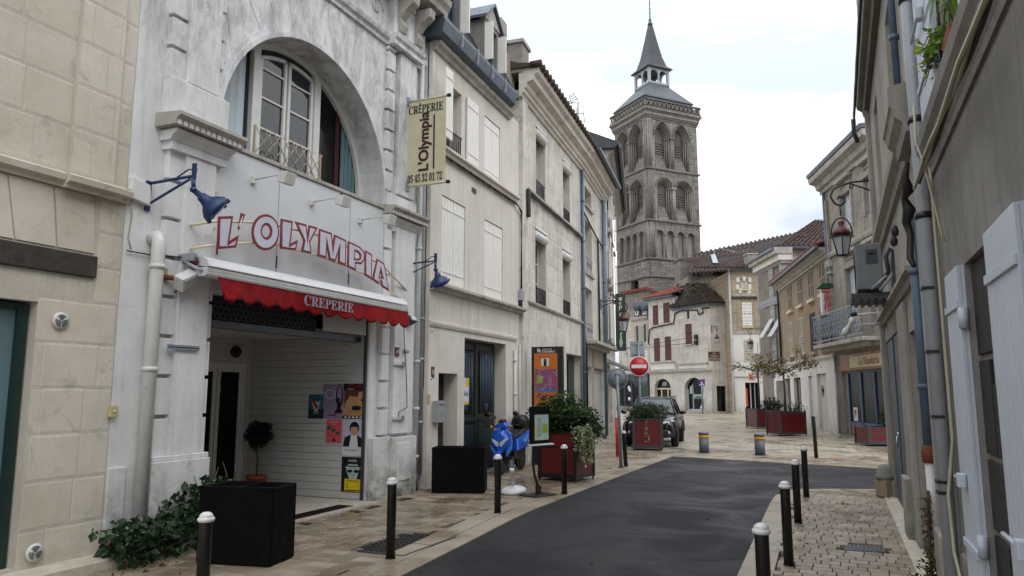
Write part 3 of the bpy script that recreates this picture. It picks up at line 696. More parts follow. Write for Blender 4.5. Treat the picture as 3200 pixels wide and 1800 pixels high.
# ================================================================ stone house, far left
b0=on(L1,'stone_house','pale yellowish cut stone house at the left edge with a wooden lintel beam','house')
xL,xR=-9.5,-4.725
MB().wall(xL,xR,0,9.6,0,.4,rects=[(-8.2,-5.6,.12,2.62)]).obj('wall','stone_mortar',b0)
shell(b0,'stone_mortar',xL,xR,9.6,6,y=.41)
H0=[(-9.5,-5.6,0,2.62),(-9.5,-5.02,2.62,3.17)]
cl=coursing(-5.6,xR,.0,2.67,.447,.52,rs=5)+coursing(-5.02,xR,2.67,3.8,.38,.4,rs=2)
blocks(b0,'old_stone',cl,.003,thick=.012,joint=.0018)
cu_=coursing(xL,-5.42,3.98,9.6,.47,.62,rs=8)+coursing(-4.92,xR,3.98,9.6,.47,.5,rs=9)
cu_.sort(key=lambda c:(c[2],-c[0])); cu_=[c for c in cu_ if c[0]>-8.5]
blocks(b0,'old_stone',cu_,.003,thick=.012,joint=.0018,rs=4)
MB().box(-5.42,-4.92,-.05,0,3.98,9.6).obj('pier','stone_mortar',b0)
blocks(b0,'old_stone',coursing(-5.42,-4.92,3.98,9.6,.47,.36,rs=10),.003,y=-.05,thick=.012,joint=.0018)
for i in range(7):   # flat arch of slanted stones over the beam
    x=-5.06-.42*i; s=.05+.035*i
    MB().prism([(x,3.19),(x-.40,3.19),(x-.40-s-.035,3.79),(x-s,3.79)],-.014,0).obj('lintel_stone','old_stone',b0)
prof=[(0,0),(.05,.0),(.06,.04),(.11,.06),(.12,.12),(.09,.14),(.09,.16),(0,.18)]
mould(b0,'string_course','old_stone',prof,xL,-5.5,0,3.8); mould(b0,'string_course','old_stone',[(p[0]+.06,p[1]-.01) if p[0] else p for p in prof],-5.5,-4.86,0,3.8); mould(b0,'string_course','old_stone',prof,-4.86,xR,0,3.8)
MB().box(-8.6,-5.03,-.04,.06,2.93,3.16).obj('lintel_beam','oak',b0,bevel=.012)
MB().box(-8.2,-5.6,.03,.06,2.63,2.93).obj('lintel_board','pink_stone',b0)
MB().box(-8.3,-4.745,-.36,-.001,-.03,.1).obj('step','old_stone',b0,bevel=.01)
sw=MB().box(-5.72,-5.62,.1,.2,.12,2.6).box(-8.2,-5.72,.1,.2,.12,.2).box(-8.2,-5.72,.1,.2,2.54,2.6).box(-6.9,-6.84,.1,.2,.2,2.54).obj('shop_window','teal_door',b0)
MB().box(-8.2,-5.72,.14,.15,.2,2.54).obj('pane','curtain_teal',sw)
for i in range(14): MB().box(-5.76-.09*i,-5.70-.09*i,.16,.19,.2,2.54).obj('blind_slat','curtain_pale',sw)
for c,n in (((300,165),0),((168,1330),1)):
    u,z=L1.uz('B',*c); v=MB().lathe([(.0,0),(.085,0),(.088,.012),(.075,.02),(.07,.014),(0,.014)],(u,-.03,z),24,'y').obj('vent_grille','ventil_white',b0)
    s=MB()
    for k in range(3):
        for j in range(1,5):
            a0=90+120*k; pts=[(u+.015*j*cos(radians(a0+t)),-.034,z+.015*j*sin(radians(a0+t))) for t in range(-45,46,15)]; s.tube(pts,.0032,5)
    s.obj('grille_slot','dark_gap',v)
u,z=L1.uz('B',580,620); yb=on(L1,'doorbell_box','small cream yellow bell box on the corner of the stone house','bell box',u-.05,-.012,z)
MB().box(-.045,.045,-.04,0,-.06,.06).obj('case','mustard_box',yb,bevel=.006); MB().lathe([(0,0),(.014,0),(.012,.01),(0,.012)],(0,-.052,.0),10,'y').obj('button','letter_cream',yb)

# ================================================================ creperie building
b1=on(L1,'creperie_building','white painted creperie building with a great arched window over the open entrance','building')
W0,W1=-4.72,1.54
AC=(-1.62,5.12); AR=1.88
arcO=arc(AC[0],AC[1],AR,AR,180,0,28); arcO=[(AC[0]-AR,4.93)]+arcO+[(AC[0]+AR,4.93)]
MB().wall(W0,W1,0,9.35,0,.44,rects=[(-3.48,.02,0,2.98)],arches=[(AC[0]-AR,AC[0]+AR,4.93,arcO)]).obj('wall','white_stone',b1)
shell(b1,'white_stone',W0,W1+.5,9.35,7,y=.45)
# archivolt
for k,(r0,r1,pr) in enumerate([(AR,AR+.07,.055),(AR+.07,AR+.14,.03)]):
    mb=MB(); A=arc(AC[0],AC[1],r0,r0,186,-6,30); Bq=arc(AC[0],AC[1],r1,r1,186,-6,30)
    for i in range(30):
        a,b,c,d=A[i],A[i+1],Bq[i+1],Bq[i]
        mb.add([(a[0],-pr,a[1]),(b[0],-pr,b[1]),(c[0],-pr,c[1]),(d[0],-pr,d[1]),(a[0],0,a[1]),(b[0],0,b[1]),(c[0],0,c[1]),(d[0],0,d[1])],[(0,1,2,3),(0,4,5,1),(3,2,6,7)])
    mb.obj('arch_moulding','white_stone',b1,fixn=True)
for i in range(13):  # voussoirs, very slightly proud
    a0=158-i*10.5; a1=a0-10.1
    ro=2.02; r1=2.75+.12*(i%2)
    P=[(AC[0]+ro*cos(radians(a0)),AC[1]+ro*sin(radians(a0))),(AC[0]+ro*cos(radians(a1)),AC[1]+ro*sin(radians(a1)))]
    Q_=[(AC[0]+r1*cos(radians(a1)),AC[1]+r1*sin(radians(a1))),(AC[0]+r1*cos(radians(a0)),AC[1]+r1*sin(radians(a0)))]
    pts=[(min(max(p[0],-3.44),.22),min(p[1],7.9)) for p in P+Q_]
    MB().prism(pts,-.006-.003*(i%2),.0).obj('voussoir','white_stone',b1)
# pilasters
def pilaster(strips, face, zs, proud_s, proud_f, step=.47):
    for (a,b) in strips:
        z=zs[0]
        while z<zs[1]-.05:
            zt=min(z+step-.045,zs[1]); MB().box(a,b,-proud_s,0,z,zt).obj('rusticated_block','white_stone',b1,bevel=.006); z+=step
    if face: MB().box(face[0],face[1],-proud_f,0,zs[0],zs[1]).obj('pilaster','white_stone',b1,bevel=.008)
pilaster([(-4.34,-4.11),(-3.62,-3.52)],(-4.11,-3.62),(5.45,7.9),.09,.13,.39)
pilaster([(-4.26,-4.04),(-3.585,-3.49)],(-4.04,-3.585),(1.04,4.64),.085,.13,.455)
pilaster([(.27,.5)],(.62,1.18),(5.25,7.9),.08,.11,.37)
pilaster([(.27,.5)],(.62,1.26),(1.04,4.64),.08,.10,.455)
MB().box(-4.30,-3.47,-.17,0,0,.98).obj('plinth','white_stone_low',b1,bevel=.01); MB().box(-4.28,-3.48,-.15,0,.98,1.04).obj('plinth_cap','white_stone',b1,bevel=.01)
MB().box(-4.71,-4.5,-.03,0,0,.95).obj('plinth','white_stone_low',b1,bevel=.006)
MB().box(.05,.55,-.11,0,0,1.0).box(.55,1.34,-.15,0,0,.98).obj('plinth','white_stone_low',b1,bevel=.008)
MB().box(.68,1.12,-.165,-.15,.25,.88).obj('meter_cupboard','white_stone',b1,bevel=.004)
def impost(x0,x1,extra=.0):
    e=extra
    MB().box(x0+.12,x1-.1,-.16-e,0,4.56,4.66).obj('impost_bed','white_stone',b1)
    mould(b1,'impost_moulding','white_stone',[(0,0),(.17+e,0),(.2+e,.05),(.27+e,.09),(.27+e,.12),(0,.12)],x0+.08,x1-.07,0,4.66)
    mould(b1,'impost_shelf','dirty_cornice',[(0,0),(.33+e,.0),(.34+e,.05),(.4+e,.1),(.4+e,.14),(0,.17)],x0,x1,0,4.80)
    for i in range(int((x1-x0)/.085)): MB().box(x0+.02+.085*i,x0+.075+.085*i,-.345-e,-.325-e,4.8,4.86).obj('dentil','white_stone',b1)
impost(-4.42,-3.36); impost(.22,1.42,-.08)
MB().box(-4.36,-3.46,-.16,0,4.97,5.42).obj('pedestal','white_stone',b1,bevel=.01); MB().box(.26,1.24,-.12,0,4.97,5.2).obj('pedestal','white_stone',b1,bevel=.01)
MB().box(-4.36,-3.5,-.12,0,5.42,5.45).obj('fillet','white_stone',b1)
# entablature
mould(b1,'architrave','white_stone',[(0,0),(.05,0),(.05,.07),(.1,.1),(.12,.16),(.12,.2),(0,.2)],W0,W1,0,7.92)
mould(b1,'architrave','white_stone',[(.0,0),(.2,0),(.2,.08),(.24,.12),(.26,.2),(0,.2)],.26,1.26,-.001,7.925)
MB().box(.3,1.2,-.16,0,8.13,8.85).obj('frieze_block','white_stone',b1)
for i in range(9):
    x=-4.2+.52*i
    if x>.1: break
    mb=MB(); mb.tube([(x+.2*cos(t)*(1-t/9),-.012,8.5+.2*sin(t)*(1-t/9)) for t in [k*.45 for k in range(16)]],.024,6); mb.obj('frieze_scroll','white_stone',b1)
mould(b1,'cornice','dirty_cornice',[(0,0),(.1,0),(.12,.06),(.2,.1),(.5,.12),(.52,.22),(.58,.3),(.6,.42),(0,.46)],W0,W1+.1,0,8.88)
for x in (-4.2,-3.75,.42,.98):
    MB().prismx([(0,8.2),(-.22,8.22),(-.26,8.34),(-.2,8.46),(-.3,8.6),(-.48,8.72),(-.5,8.88),(0,8.88)],x,x+.2).obj('console_bracket','dirty_cornice',b1,bevel=.01)
for i in range(30):
    x=W0+.1+.21*i
    if x<W1-.1: MB().box(x,x+.11,-.2,-.1,8.8,8.88).obj('dentil','white_stone',b1)
# arched window in the opening
wy=.42
wf=MB(); 
ai=arc(AC[0],AC[1],1.79,1.79,180,0,28)
A=[(-3.41-.09,4.93)]+arc(AC[0],AC[1],1.88,1.88,180,0,28)+[(AC[0]+1.88,4.93)]; Bq=[(-3.41,4.93)]+ai+[(AC[0]+1.79,4.93)]
for i in range(len(A)-1):
    a,b,c,d=A[i],A[i+1],Bq[i+1],Bq[i]; wf.add([(a[0],wy,a[1]),(b[0],wy,b[1]),(c[0],wy,c[1]),(d[0],wy,d[1]),(d[0],wy+.07,d[1]),(c[0],wy+.07,c[1])],[(0,1,2,3),(3,2,5,4)])
def ztop(x,r=1.79): return AC[1]+sqrt(max(.0004,r*r-(x-AC[0])**2))
for x,wd in ((-2.42,.13),(-1.04,.14)): wf.prism([(x-wd/2,4.93),(x+wd/2,4.93),(x+wd/2,ztop(x+wd/2)),(x-wd/2,ztop(x-wd/2))],wy-.02,wy+.08)
wf.box(-3.5,.24,wy-.01,wy+.08,4.93,5.02)
aw=wf.obj('arched_window','white_paint',b1,fixn=True)
for (a,b) in ((-2.34,-1.76),(-1.72,-1.13)):
    mb=MB(); mb.prism([(a,5.03),(a+.055,5.03),(a+.055,ztop(a+.055,1.70)),(a,ztop(a,1.70))],wy,wy+.05).prism([(b-.055,5.03),(b,5.03),(b,ztop(b,1.70)),(b-.055,ztop(b-.055,1.70))],wy,wy+.05).box(a,b,wy,wy+.05,5.03,5.12)
    n=6
    for i in range(n):
        xa=a+(b-a)*i/n; xb=a+(b-a)*(i+1)/n; mb.prism([(xa,ztop(xa,1.70)-.055),(xb,ztop(xb,1.70)-.055),(xb,ztop(xb,1.70)),(xa,ztop(xa,1.70))],wy,wy+.05)
    for z in (5.58,6.05,6.5):
        if z<ztop(a if a<AC[0]-.3 else b,1.70)-.1: mb.box(a+.05,b-.05,wy+.01,wy+.035,z-.014,z+.014)
    cs=mb.obj('casement','white_paint',aw,fixn=True)
pts=[(-3.40,5.02)]+[(x,ztop(x,1.785)) for x in [-3.4+.1*i for i in range(10)]]+[(-2.48,5.02)]
MB().prism([p for p in pts if p[1]>=5.0],wy+.06,wy+.066).obj('pane','glass_blue',aw)
MB().prism([(-2.36,5.02)]+[(x,ztop(x)) for x in [-2.36+.1*i for i in range(13)]]+[(-1.11,5.02)],wy+.035,wy+.041).obj('pane','glass_blue',aw)
MB().prism([(-.97,5.02)]+[(x,ztop(x,1.785)) for x in [-.97+.1*i for i in range(12)]]+[(.165,5.02)],wy+.06,wy+.066).obj('pane','glass_dark',aw)
c1=MB()
xs_=[-3.36+.02*i for i in range(40)]; c1.add([(x,wy+.045+.008*sin(x*38)+.004*sin(x*91),z) for x in xs_ for z in (5.02,max(5.05,ztop(x,1.72)))],[(2*i,2*i+2,2*i+3,2*i+1) for i in range(39)],True)
c1.obj('net_curtain','curtain_pale',aw)
c2=MB()
xs_=[-.33+.016*i for i in range(27)]; c2.add([(x,wy+.045+.010*sin(x*60),z) for x in xs_ for z in (5.02,max(5.05,ztop(x,1.74)))],[(2*i,2*i+2,2*i+3,2*i+1) for i in range(26)],True)
c2.obj('curtain','curtain_teal',aw)
MB().box(-.47,-.36,wy+.045,wy+.057,5.02,6.55).obj('red_drape','dark_red_room',aw)
MB().box(-3.5,.26,-.10,.42,4.875,4.93).obj('window_sill','dirty_cornice',b1,bevel=.008)
# sheet metal fascia panels
fp=[(-3.5,-2.38),(-2.37,-.72),(-.71,.25)]
for i,(a,b) in enumerate(fp): MB().box(a+.004,b-.004,-.07,-.0,2.99,4.87).obj('fascia_panel','sheet_panel',b1,bevel=.004)
for x in (-2.375,-.715,-3.45): MB().box(x-.012,x+.012,-.078,-.07,3.45,3.62).obj('rust_patch','rust',b1)
MB().box(-3.535,-3.5,-.08,.0,3.0,4.87).obj('fascia_edge','letter_cream',b1)
# rolled-up lattice grille and lintel bar
rt=on(L1,'roller_grille','rolled up dark lattice security grille over the creperie entrance','security grille',0,0,0)
MB().box(-3.47,.01,.16,.3,2.57,2.66).obj('bottom_bar','grey_steel',rt); 
MB().box(-3.48,-3.43,.05,.12,0,2.98).obj('guide_rail','grey_steel',rt); MB().box(-.03,.006,.03,.075,0,2.98).obj('guide_rail','anthracite',rt)
mb=MB()
for r in range(4):
    for i in range(26):
        x=-3.36+.09*i+(.045 if r%2 else 0); z=2.71+.075*r
        if x<-1.2: mb.tube([(x-.045,.13,z),(x-.02,.12,z+.03),(x+.02,.12,z+.03),(x+.045,.13,z),(x+.02,.12,z-.03),(x-.02,.12,z-.03),(x-.045,.13,z)],.007,5,caps=False)
mb.obj('lattice','grey_steel',rt,kind='stuff')
MB().box(-3.43,-1.14,.2,.24,2.66,2.98).obj('grille_box','dark_gap',rt)
MB().box(-1.14,-.04,.04,.07,2.68,2.97).obj('blank_board','white_board',rt)
# entrance recess
MB().box(-3.6,.1,.45,2.62,2.66,2.75).obj('recess_ceiling','white_board',b1)
MB().box(-3.58,-3.5,.45,2.6,0,2.66).obj('recess_wall','white_board',b1)
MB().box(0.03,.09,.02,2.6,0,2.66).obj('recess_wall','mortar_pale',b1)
for i in range(22):
    z=.02+.12*i; MB().box(0.008,.03,.02,2.5,z+.003,min(z+.117,2.655)).obj('cladding_board','white_board',b1,bevel=.003)
MB().wall(-3.5,.008,0,2.66,2.5,2.6,rects=[(-1.42,-.12,.04,2.24)]).obj('recess_wall','white_board',b1)
for i in range(4): MB().box(-3.5,.007,2.485,2.5,2.27+.1*i,2.36+.1*i).obj('cladding_board','white_board',b1)
ed=MB().box(-1.42,-1.36,2.5,2.56,.04,2.24).box(-.18,-.12,2.5,2.56,.04,2.24).box(-1.36,-.18,2.5,2.56,2.17,2.24).obj('entrance_door','white_paint',b1)
for a,b in ((-1.35,-.79),(-.77,-.19)):
    lf=MB().box(a,a+.07,2.5,2.54,.05,2.17).box(b-.07,b,2.5,2.54,.05,2.17).box(a+.07,b-.07,2.5,2.54,.05,.15).box(a+.07,b-.07,2.5,2.54,2.09,2.17).obj('door_leaf','white_paint',ed)
    MB().box(a+.07,b-.07,2.52,2.53,.15,2.09).obj('pane','glass_dark',ed)
    for z in (1.75,2.0): MB().box(a+.01,a+.05,2.47,2.5,z,z+.07).obj('hinge','white_paint',ed)
MB().box(-3.5,.03,-.28,2.5,-.03,.012).obj('threshold_floor','tile_floor',b1)
for i in range(11):
    for j in range(8): MB().box(-3.47+.315*i,-3.162+.315*i,.02+.31*j,.322+.31*j,.012,.018).obj('floor_tile','tile_floor',b1)
bl=on(L1,'bulkhead_lamp','round dark bulkhead lamp over the creperie inner door','lamp',-.42,2.485,2.44)
MB().lathe([(.0,0),(.1,0),(.105,-.04),(.08,-.05),(0,-.05)],(0,0,0),16,'y').obj('base','bollard_black',bl); MB().lathe([(.075,-.05),(.06,-.1),(0,-.12)],(0,0,0),14,'y').obj('globe','smoke_black',bl)
# ---- L'OLYMPIA sign
sg=on(L1,'lettering_sign',"arched sign of white red-edged letters reading L'OLYMPIA across the white fascia",'sign')
def zl(pts,d=-.35): return [L1.uz('L',x,y,d) for x,y in pts]
def letter(polys,par,d=-.35,cr='letter_red',cw='letter_face',off=.024):
    def cv(name,mat,o,dep,y,parent):
        cu=bpy.data.curves.new(name,'CURVE'); cu.dimensions='2D'; cu.fill_mode='BOTH'; cu.extrude=dep; cu.offset=o; cu.materials.append(MATS[mat])
        for P in polys:
            sp=cu.splines.new('POLY'); sp.points.add(len(P)-1); sp.use_cyclic_u=True
            for i,p in enumerate(P): sp.points[i].co=(p[0],p[1],0,1)
        ob=bpy.data.objects.new(name,cu); COL.objects.link(ob); ob.parent=parent; ob.rotation_euler=(pi/2,0,0); ob.location=(0,y,0); return ob
    a=cv('letter',cr,.004,.006,d,par); b=cv('letter_face',cw,-off*1.25,.003,0,None); b.parent=a; b.rotation_euler=(0,0,0); b.location=(0,0,.0095)
def ell(cx,cy,rx,ry,n=28): return [(cx+rx*cos(2*pi*i/n),cy+ry*sin(2*pi*i/n)) for i in range(n)]
LET=[[[(285,95),(437,90),(395,365),(497,298),(470,422),(270,440)]],
 [[(527,57),(568,72),(502,232),(497,225)]],
 [ell(788,262,145,192),ell(795,252,48,68,20)],
 [[(955,118),(1080,145),(1052,390),(1132,348),(1112,455),(948,435)]],
 [[(1108,148),(1225,180),(1238,300),(1255,188),(1345,213),(1265,365),(1278,490),(1175,470),(1198,350)]],
 [[(1365,225),(1497,270),(1510,410),(1527,288),(1652,347),(1648,618),(1570,590),(1572,462),(1535,575),(1475,555),(1445,408),(1438,540),(1350,515)]],
 [[(1675,358),(1745,388),(1800,418),(1838,460),(1852,510),(1845,565),(1815,603),(1752,598),(1755,672),(1668,632)],[(1748,465),(1780,478),(1803,508),(1800,535),(1780,549),(1742,542)]],
 [[(1857,457),(1930,500),(1925,765),(1855,720)]],
 [[(1985,545),(2062,598),(2112,890),(2040,845),(2027,790),(2005,778),(1995,815),(1935,765)],[(2022,675),(2040,745),(2010,738)]]]
for P in LET: letter([zl(p) for p in P],sg)
for pts in ([(0,185,-.16),(140,160,-.3),(290,140,-.33),(650,150,-.33),(940,188,-.33),(1365,288,-.33),(1680,412,-.33),(2060,612,-.33),(2320,885,-.12)],[(0,440,-.16),(140,412,-.3),(270,392,-.33),(640,372,-.33),(950,395,-.33),(1350,505,-.33),(1660,620,-.33),(1850,700,-.33),(2110,860,-.3),(2320,1045,-.12)]):
    q=[(L1.uz('L',x,y,d)[0],d+.03,L1.uz('L',x,y,d)[1]) for x,y,d in pts]
    MB().tube(q,.016,6).obj('rail','letter_cream',sg)
# ---- awning
an=on(L1,'folding_awning','white folding awning case with a scalloped red valance reading CREPERIE','awning')
u0,u1=-3.98,.46
MB().prismx([(-.08,3.32),(-.22,3.345),(-.34,3.33),(-.43,3.28),(-.45,3.215),(-.42,3.205),(-.3,3.22),(-.08,3.22)],u0+.05,u1).obj('case','awning_metal',an)
fb=MB().prismx([(-.30,3.18),(-.44,3.19),(-.465,3.175),(-.465,3.1),(-.44,3.085),(-.3,3.09)],u0+.0,u1).obj('front_bar','awning_metal',an)
for z in (3.115,3.145,3.17): MB().box(u0+.02,u1-.01,-.475,-.465,z,z+.012).obj('rib','pipe_white',fb)
MB().box(u0-.06,u0+.02,-.3,-.05,3.26,3.36).obj('wall_bracket','zinc_light',an,bevel=.01); MB().tube([(u0-.03,-.1,3.3),(u0-.05,-.3,3.2),(u0-.02,-.42,3.14)],.02).obj('arm','zinc_light',an); MB().box(u1-.04,u1+.03,-.3,-.05,3.26,3.36).obj('wall_bracket','zinc_light',an,bevel=.01)
MB().lathe([(0,0),(.06,0),(.06,.03),(0,.03)],(u0-.02,-.27,3.27),14,'x').obj('end_cap','lantern_red',an)
# valance cloth with scalloped hem and gentle waves
va,vb=L1.uz('L',265,745,-.44)[0],L1.uz('L',2316,1130,-.44)[0]
nx,nz=160,6; vs=[];fs=[]
for i in range(nx+1):
    t=i/nx; x=va+(vb-va)*t; ph=(t*13)%1.0; hem=2.86-.05*(1-abs(sin(pi*(t*13.0)))**.6)*-1
    hem=2.815+.085*(1-abs(sin(pi*t*13))**.7); wv=.014*sin(t*34)+.022*sin(t*9+1)+.006*sin(t*83+2)
    for j in range(nz+1):
        s=j/nz; vs.append((x+(.07*(s) if i<2 else 0),-.445-wv*s-.03*s,3.1+(hem-3.1)*s))
for i in range(nx):
    for j in range(nz): a=i*(nz+1)+j; fs.append((a,a+nz+1,a+nz+2,a+1))
mb=MB(); mb.add(vs,fs,True); vl=mb.obj('valance','red_cloth',an); sm=vl.modifiers.new('thick','SOLIDIFY'); sm.thickness=.004
ta=L1.uz('L',1180,1010,-.5)[0]; tb=L1.uz('L',1755,1090,-.5)[0]
text(serif('CREPERIE'),.2,'iron_grey',an,'valance_lettering',((ta+tb)/2,-.497,2.985),.002,(tb-ta)/.99*.9,bold=.0)
# ---- arm floodlights on the fascia
for k,(bx,by,d_) in enumerate(((305,908,'leftmost'),(600,1020,'middle'),(843,1110,'rightmost'))):
    u,z=L1.uz('C',bx,by,-.07); f=on(L1,'fascia_spotlight','white arm spotlight on the fascia above the letters, %s of three'%d_,'spotlight',u,-.07,z,group='arm spotlights over the fascia')
    MB().box(-.035,.035,-.05,0,-.05,.05).obj('wall_plate','pipe_white',f,bevel=.005); MB().tube([(0,-.04,.01),(0,-.56,.03)],.011).obj('arm','pipe_white',f)
    MB().prismx([(-.52,.03),(-.66,.03),(-.62,-.13),(-.50,-.10)],-.1,.1).obj('lamp_head','pipe_white',f,bevel=.01); MB().lathe([(0,0),(.02,0),(.02,.05),(0,.05)],(.0,-.55,.03),8).obj('knob','black_metal',f)
# ---- banner sign
ub=.90; PF1=perp(L1,ub)
bz=[PF1.uz('P',*p) for p in ((255,255),(697,180),(700,1150),(240,1215))]
bx0,bx1=(bz[0][0]+bz[3][0])/2,(bz[1][0]+bz[2][0])/2; bt=(bz[0][1]+bz[1][1])/2; bb_=(bz[2][1]+bz[3][1])/2
bn=on(PF1,'banner_sign',"tall cream cloth banner reading CREPERIE L'Olympia 05 45 32 01 72 beside the drainpipes",'banner')
MB().box(bx0,bx1,-.006,.006,bb_,bt).obj('cloth','banner_cloth',bn)
for z in (bt,bb_): 
    MB().tube([(.12,0,z),(bx1+.05,0,z)],.022,10).obj('pole','banner_cloth',bn); MB().lathe([(0,0),(.034,0),(.034,.06),(0,.06)],(bx1+.03,0,z),10,'x').obj('end_cap','black_metal',bn); MB().box(.105,.14,-.05,.05,z-.08,z+.08).obj('wall_bracket','iron_grey',bn)
bc=(bx0+bx1)/2; bw=bx1-bx0; bh=bt-bb_
text(serif('CRÊPERIE'),bw*.27,'banner_black',bn,'lettering',(bc,-.012,bt-bh*.115),.002,.66)
text(serif('05 45 32 01 72'),bw*.24,'banner_black',bn,'lettering',(bc,-.012,bb_+bh*.075),.002,.54)
text("L'Olympia",bh*.175,'banner_brown',bn,'lettering',(bc-.02,-.012,(bt+bb_)/2+.0),.002,.98,rot=(pi/2,-pi/2,0),bold=.008)
MB().box(bx0+bw*.70,bx0+bw*.735,-.014,-.008,bb_+bh*.17,bt-bh*.2).obj('underline','banner_brown',bn)
# ---- blue wall lamps
def blue_lamp(fr,c,base,top,tip,lampc,lampdir,label,s=1.0):
    u,zt=fr.uz(c,*top); _,zb=fr.uz(c,*base); P_=perp(fr,u)
    t=on(P_,'wall_lamp',label,'wall lamp',group='blue gooseneck wall lamps')
    tx,tz=P_.uz(c,*tip); lx,lz=P_.uz(c,*lampc)
    MB().box(-.0,.03,-.03,.03,zb-.02,zt+.03).obj('wall_bar','blue_paint',t)
    MB().tube([(0.02,0,zt),(tx,0,tz)],.018*s,6).obj('arm','blue_paint',t); MB().tube([(0.02,0,zb+.05),(tx*.93,0,tz-.03)],.015*s,6).obj('strut','blue_paint',t)
    MB().tube([(0.03,.0,zt+.01),(tx*.3,.02,zt+.02),(tx*.6,0.02,tz*.5+zt*.5+.02),(tx*.85,.02,tz+.09),(tx+.02,.02,tz+.08),(tx,.02,tz-.03)],.009,5).obj('cable','cable_black',t)
    MB().box(tx-.02,tx+.03,-.012,.012,tz-.03,tz+.14).obj('end_plate','blue_paint',t)
    jx,jz=tx+.01,tz-.16
    MB().tube([(tx,0,tz-.02),(jx,0,jz)],.024,8).obj('stem','blue_paint',t); MB().lathe([(0,-.04),(.035,-.02),(.04,0),(.035,.02),(0,.04)],(jx,0,jz),12).obj('joint','blue_paint',t)
    d=Vector((lx-jx,.26 if s==1.0 else .07,lz-jz)); L_=.30*s; q=d.to_track_quat('Z','Y').to_matrix().to_4x4(); M=Matrix.Translation((jx,0,jz))@q
    hd=MB().lathe([(.03,.0),(.035,L_*.3),(.05,L_*.32),(.06,L_*.5),(.075,L_*.62),(.12,L_*.75),(.16,L_*.92),(.175,L_*1.15),(.165,L_*1.16),(.1,L_*.85),(0,L_*.8)],(0,0,0),20).xf(M).obj('shade','blue_paint',t)
    MB().lathe([(.15,L_*1.08),(.1,L_*1.17),(0,L_*1.2)],(0,0,0),16).xf(M).obj('lens','lamp_glass',t)
    for k in range(4): a=pi/4+k*pi/2; MB().box(-.012,.012,-.02,.02,-.02,.02).xf(M@Matrix.Translation((.175*cos(a),.175*sin(a),L_*1.15))).obj('clip','blue_paint',t)
    return t
blue_lamp(L1,'A',(745,1055),(745,925),(975,885),(1035,1060),0,'large blue angled spot lamp on the left pilaster of the creperie')
blue_lamp(L1,'F',(52,118),(50,45),(200,28),(203,110),0,'small blue wall lamp by the grey drainpipes right of the creperie',.8)
# ---- drainpipes and small fittings on the facade
def pipe(fr,label,pts,r,mat,collars=(),group=None,cat='drainpipe',name='drainpipe',brmat=None):
    t=on(fr,name,label,cat,group=group); MB().tube(pts,r,12).obj('pipe',mat,t)
    for z in collars:
        P=pts[0]
        for a,b in zip(pts,pts[1:]):
            if min(a[2],b[2])<=z<=max(a[2],b[2]) and abs(a[2]-b[2])>1e-6: s=(z-a[2])/(b[2]-a[2]); P=tuple(a[i]+(b[i]-a[i])*s for i in range(3)); break
        MB().lathe([(r,0),(r+.014,0),(r+.014,.05),(r,.05)],(P[0],P[1],z-.025),12).obj('collar',brmat or mat,t)
    return t
pipe(L1,'white drainpipe with a bent top on the left of the creperie',[(-4.36,.0,3.47),(-4.36,-.1,3.5),(-4.37,-.13,3.42),(-4.37,-.13,3.3),(-4.38,-.13,.32)],.075,'pipe_white',(3.15,2.0,.36))
pd=pipe(L1,'white drainpipe with a funnel head right of the banner',[(1.44,-.07,8.6),(1.44,-.07,.25)],.045,'pipe_white',(6.3,4.4,2.3,1.45,.6))
MB().lathe([(.05,0),(.06,.05),(.09,.1),(.1,.2),(.11,.24),(.11,.28),(0,.28)],(1.44,-.09,6.95),14).obj('hopper','pipe_white',pd); MB().lathe([(.055,0),(.055,.3)],(1.44,-.07,.0),12).obj('shoe','bollard_grey',pd)
p2_=pipe(L1,'grey zinc drainpipe with black cables in the gap between houses',[(1.62,-.03,9.2),(1.6,-.05,0.3)],.055,'zinc_light',(7,5,3.1,2.35,1.2))
pipe(L1,'blue grey drainpipe beside the cream house corner',[(1.9,-.06,9.1),(1.84,-.06,3.1)],.055,'pipe_blue',(7.2,5.2,3.5))
pipe(L1,'lower pale drainpipe at the cream house corner',[(1.80,-.12,2.98),(1.78,-.1,0.02)],.05,'pipe_white',(2.9,2.0,.9))
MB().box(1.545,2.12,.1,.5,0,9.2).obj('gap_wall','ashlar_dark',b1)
cb=on(L1,'cable_bundle','black telephone cables running down between creperie and cream house','cable')
for k in range(4): MB().tube([(1.66+.03*k+.015*sin(j*1.3+k),-.08-.02*(k%2),9.0-j*.45) for j in range(17 if k<3 else 13)],.013,5).obj('cable','cable_black',cb)
for k,pts in enumerate([[('A',630,1262),('A',760,1285),('A',900,1300),('A',1010,1320)],[('A',650,1000),('A',655,1080),('A',635,1200),('A',650,1255)]]):
    c=on(L1,'facade_cable','thin wire %s'%['running along the pilaster under the blue spot lamp','hanging at the seam of the stone house'][k],'wire'); MB().tube([(L1.uz(*p)[0],-.15 if k==0 and i>1 else -.03,L1.uz(*p)[1]) for i,p in enumerate(pts)],.008,5).obj('wire','cable_black' if k==0 else 'cable_pale',c)
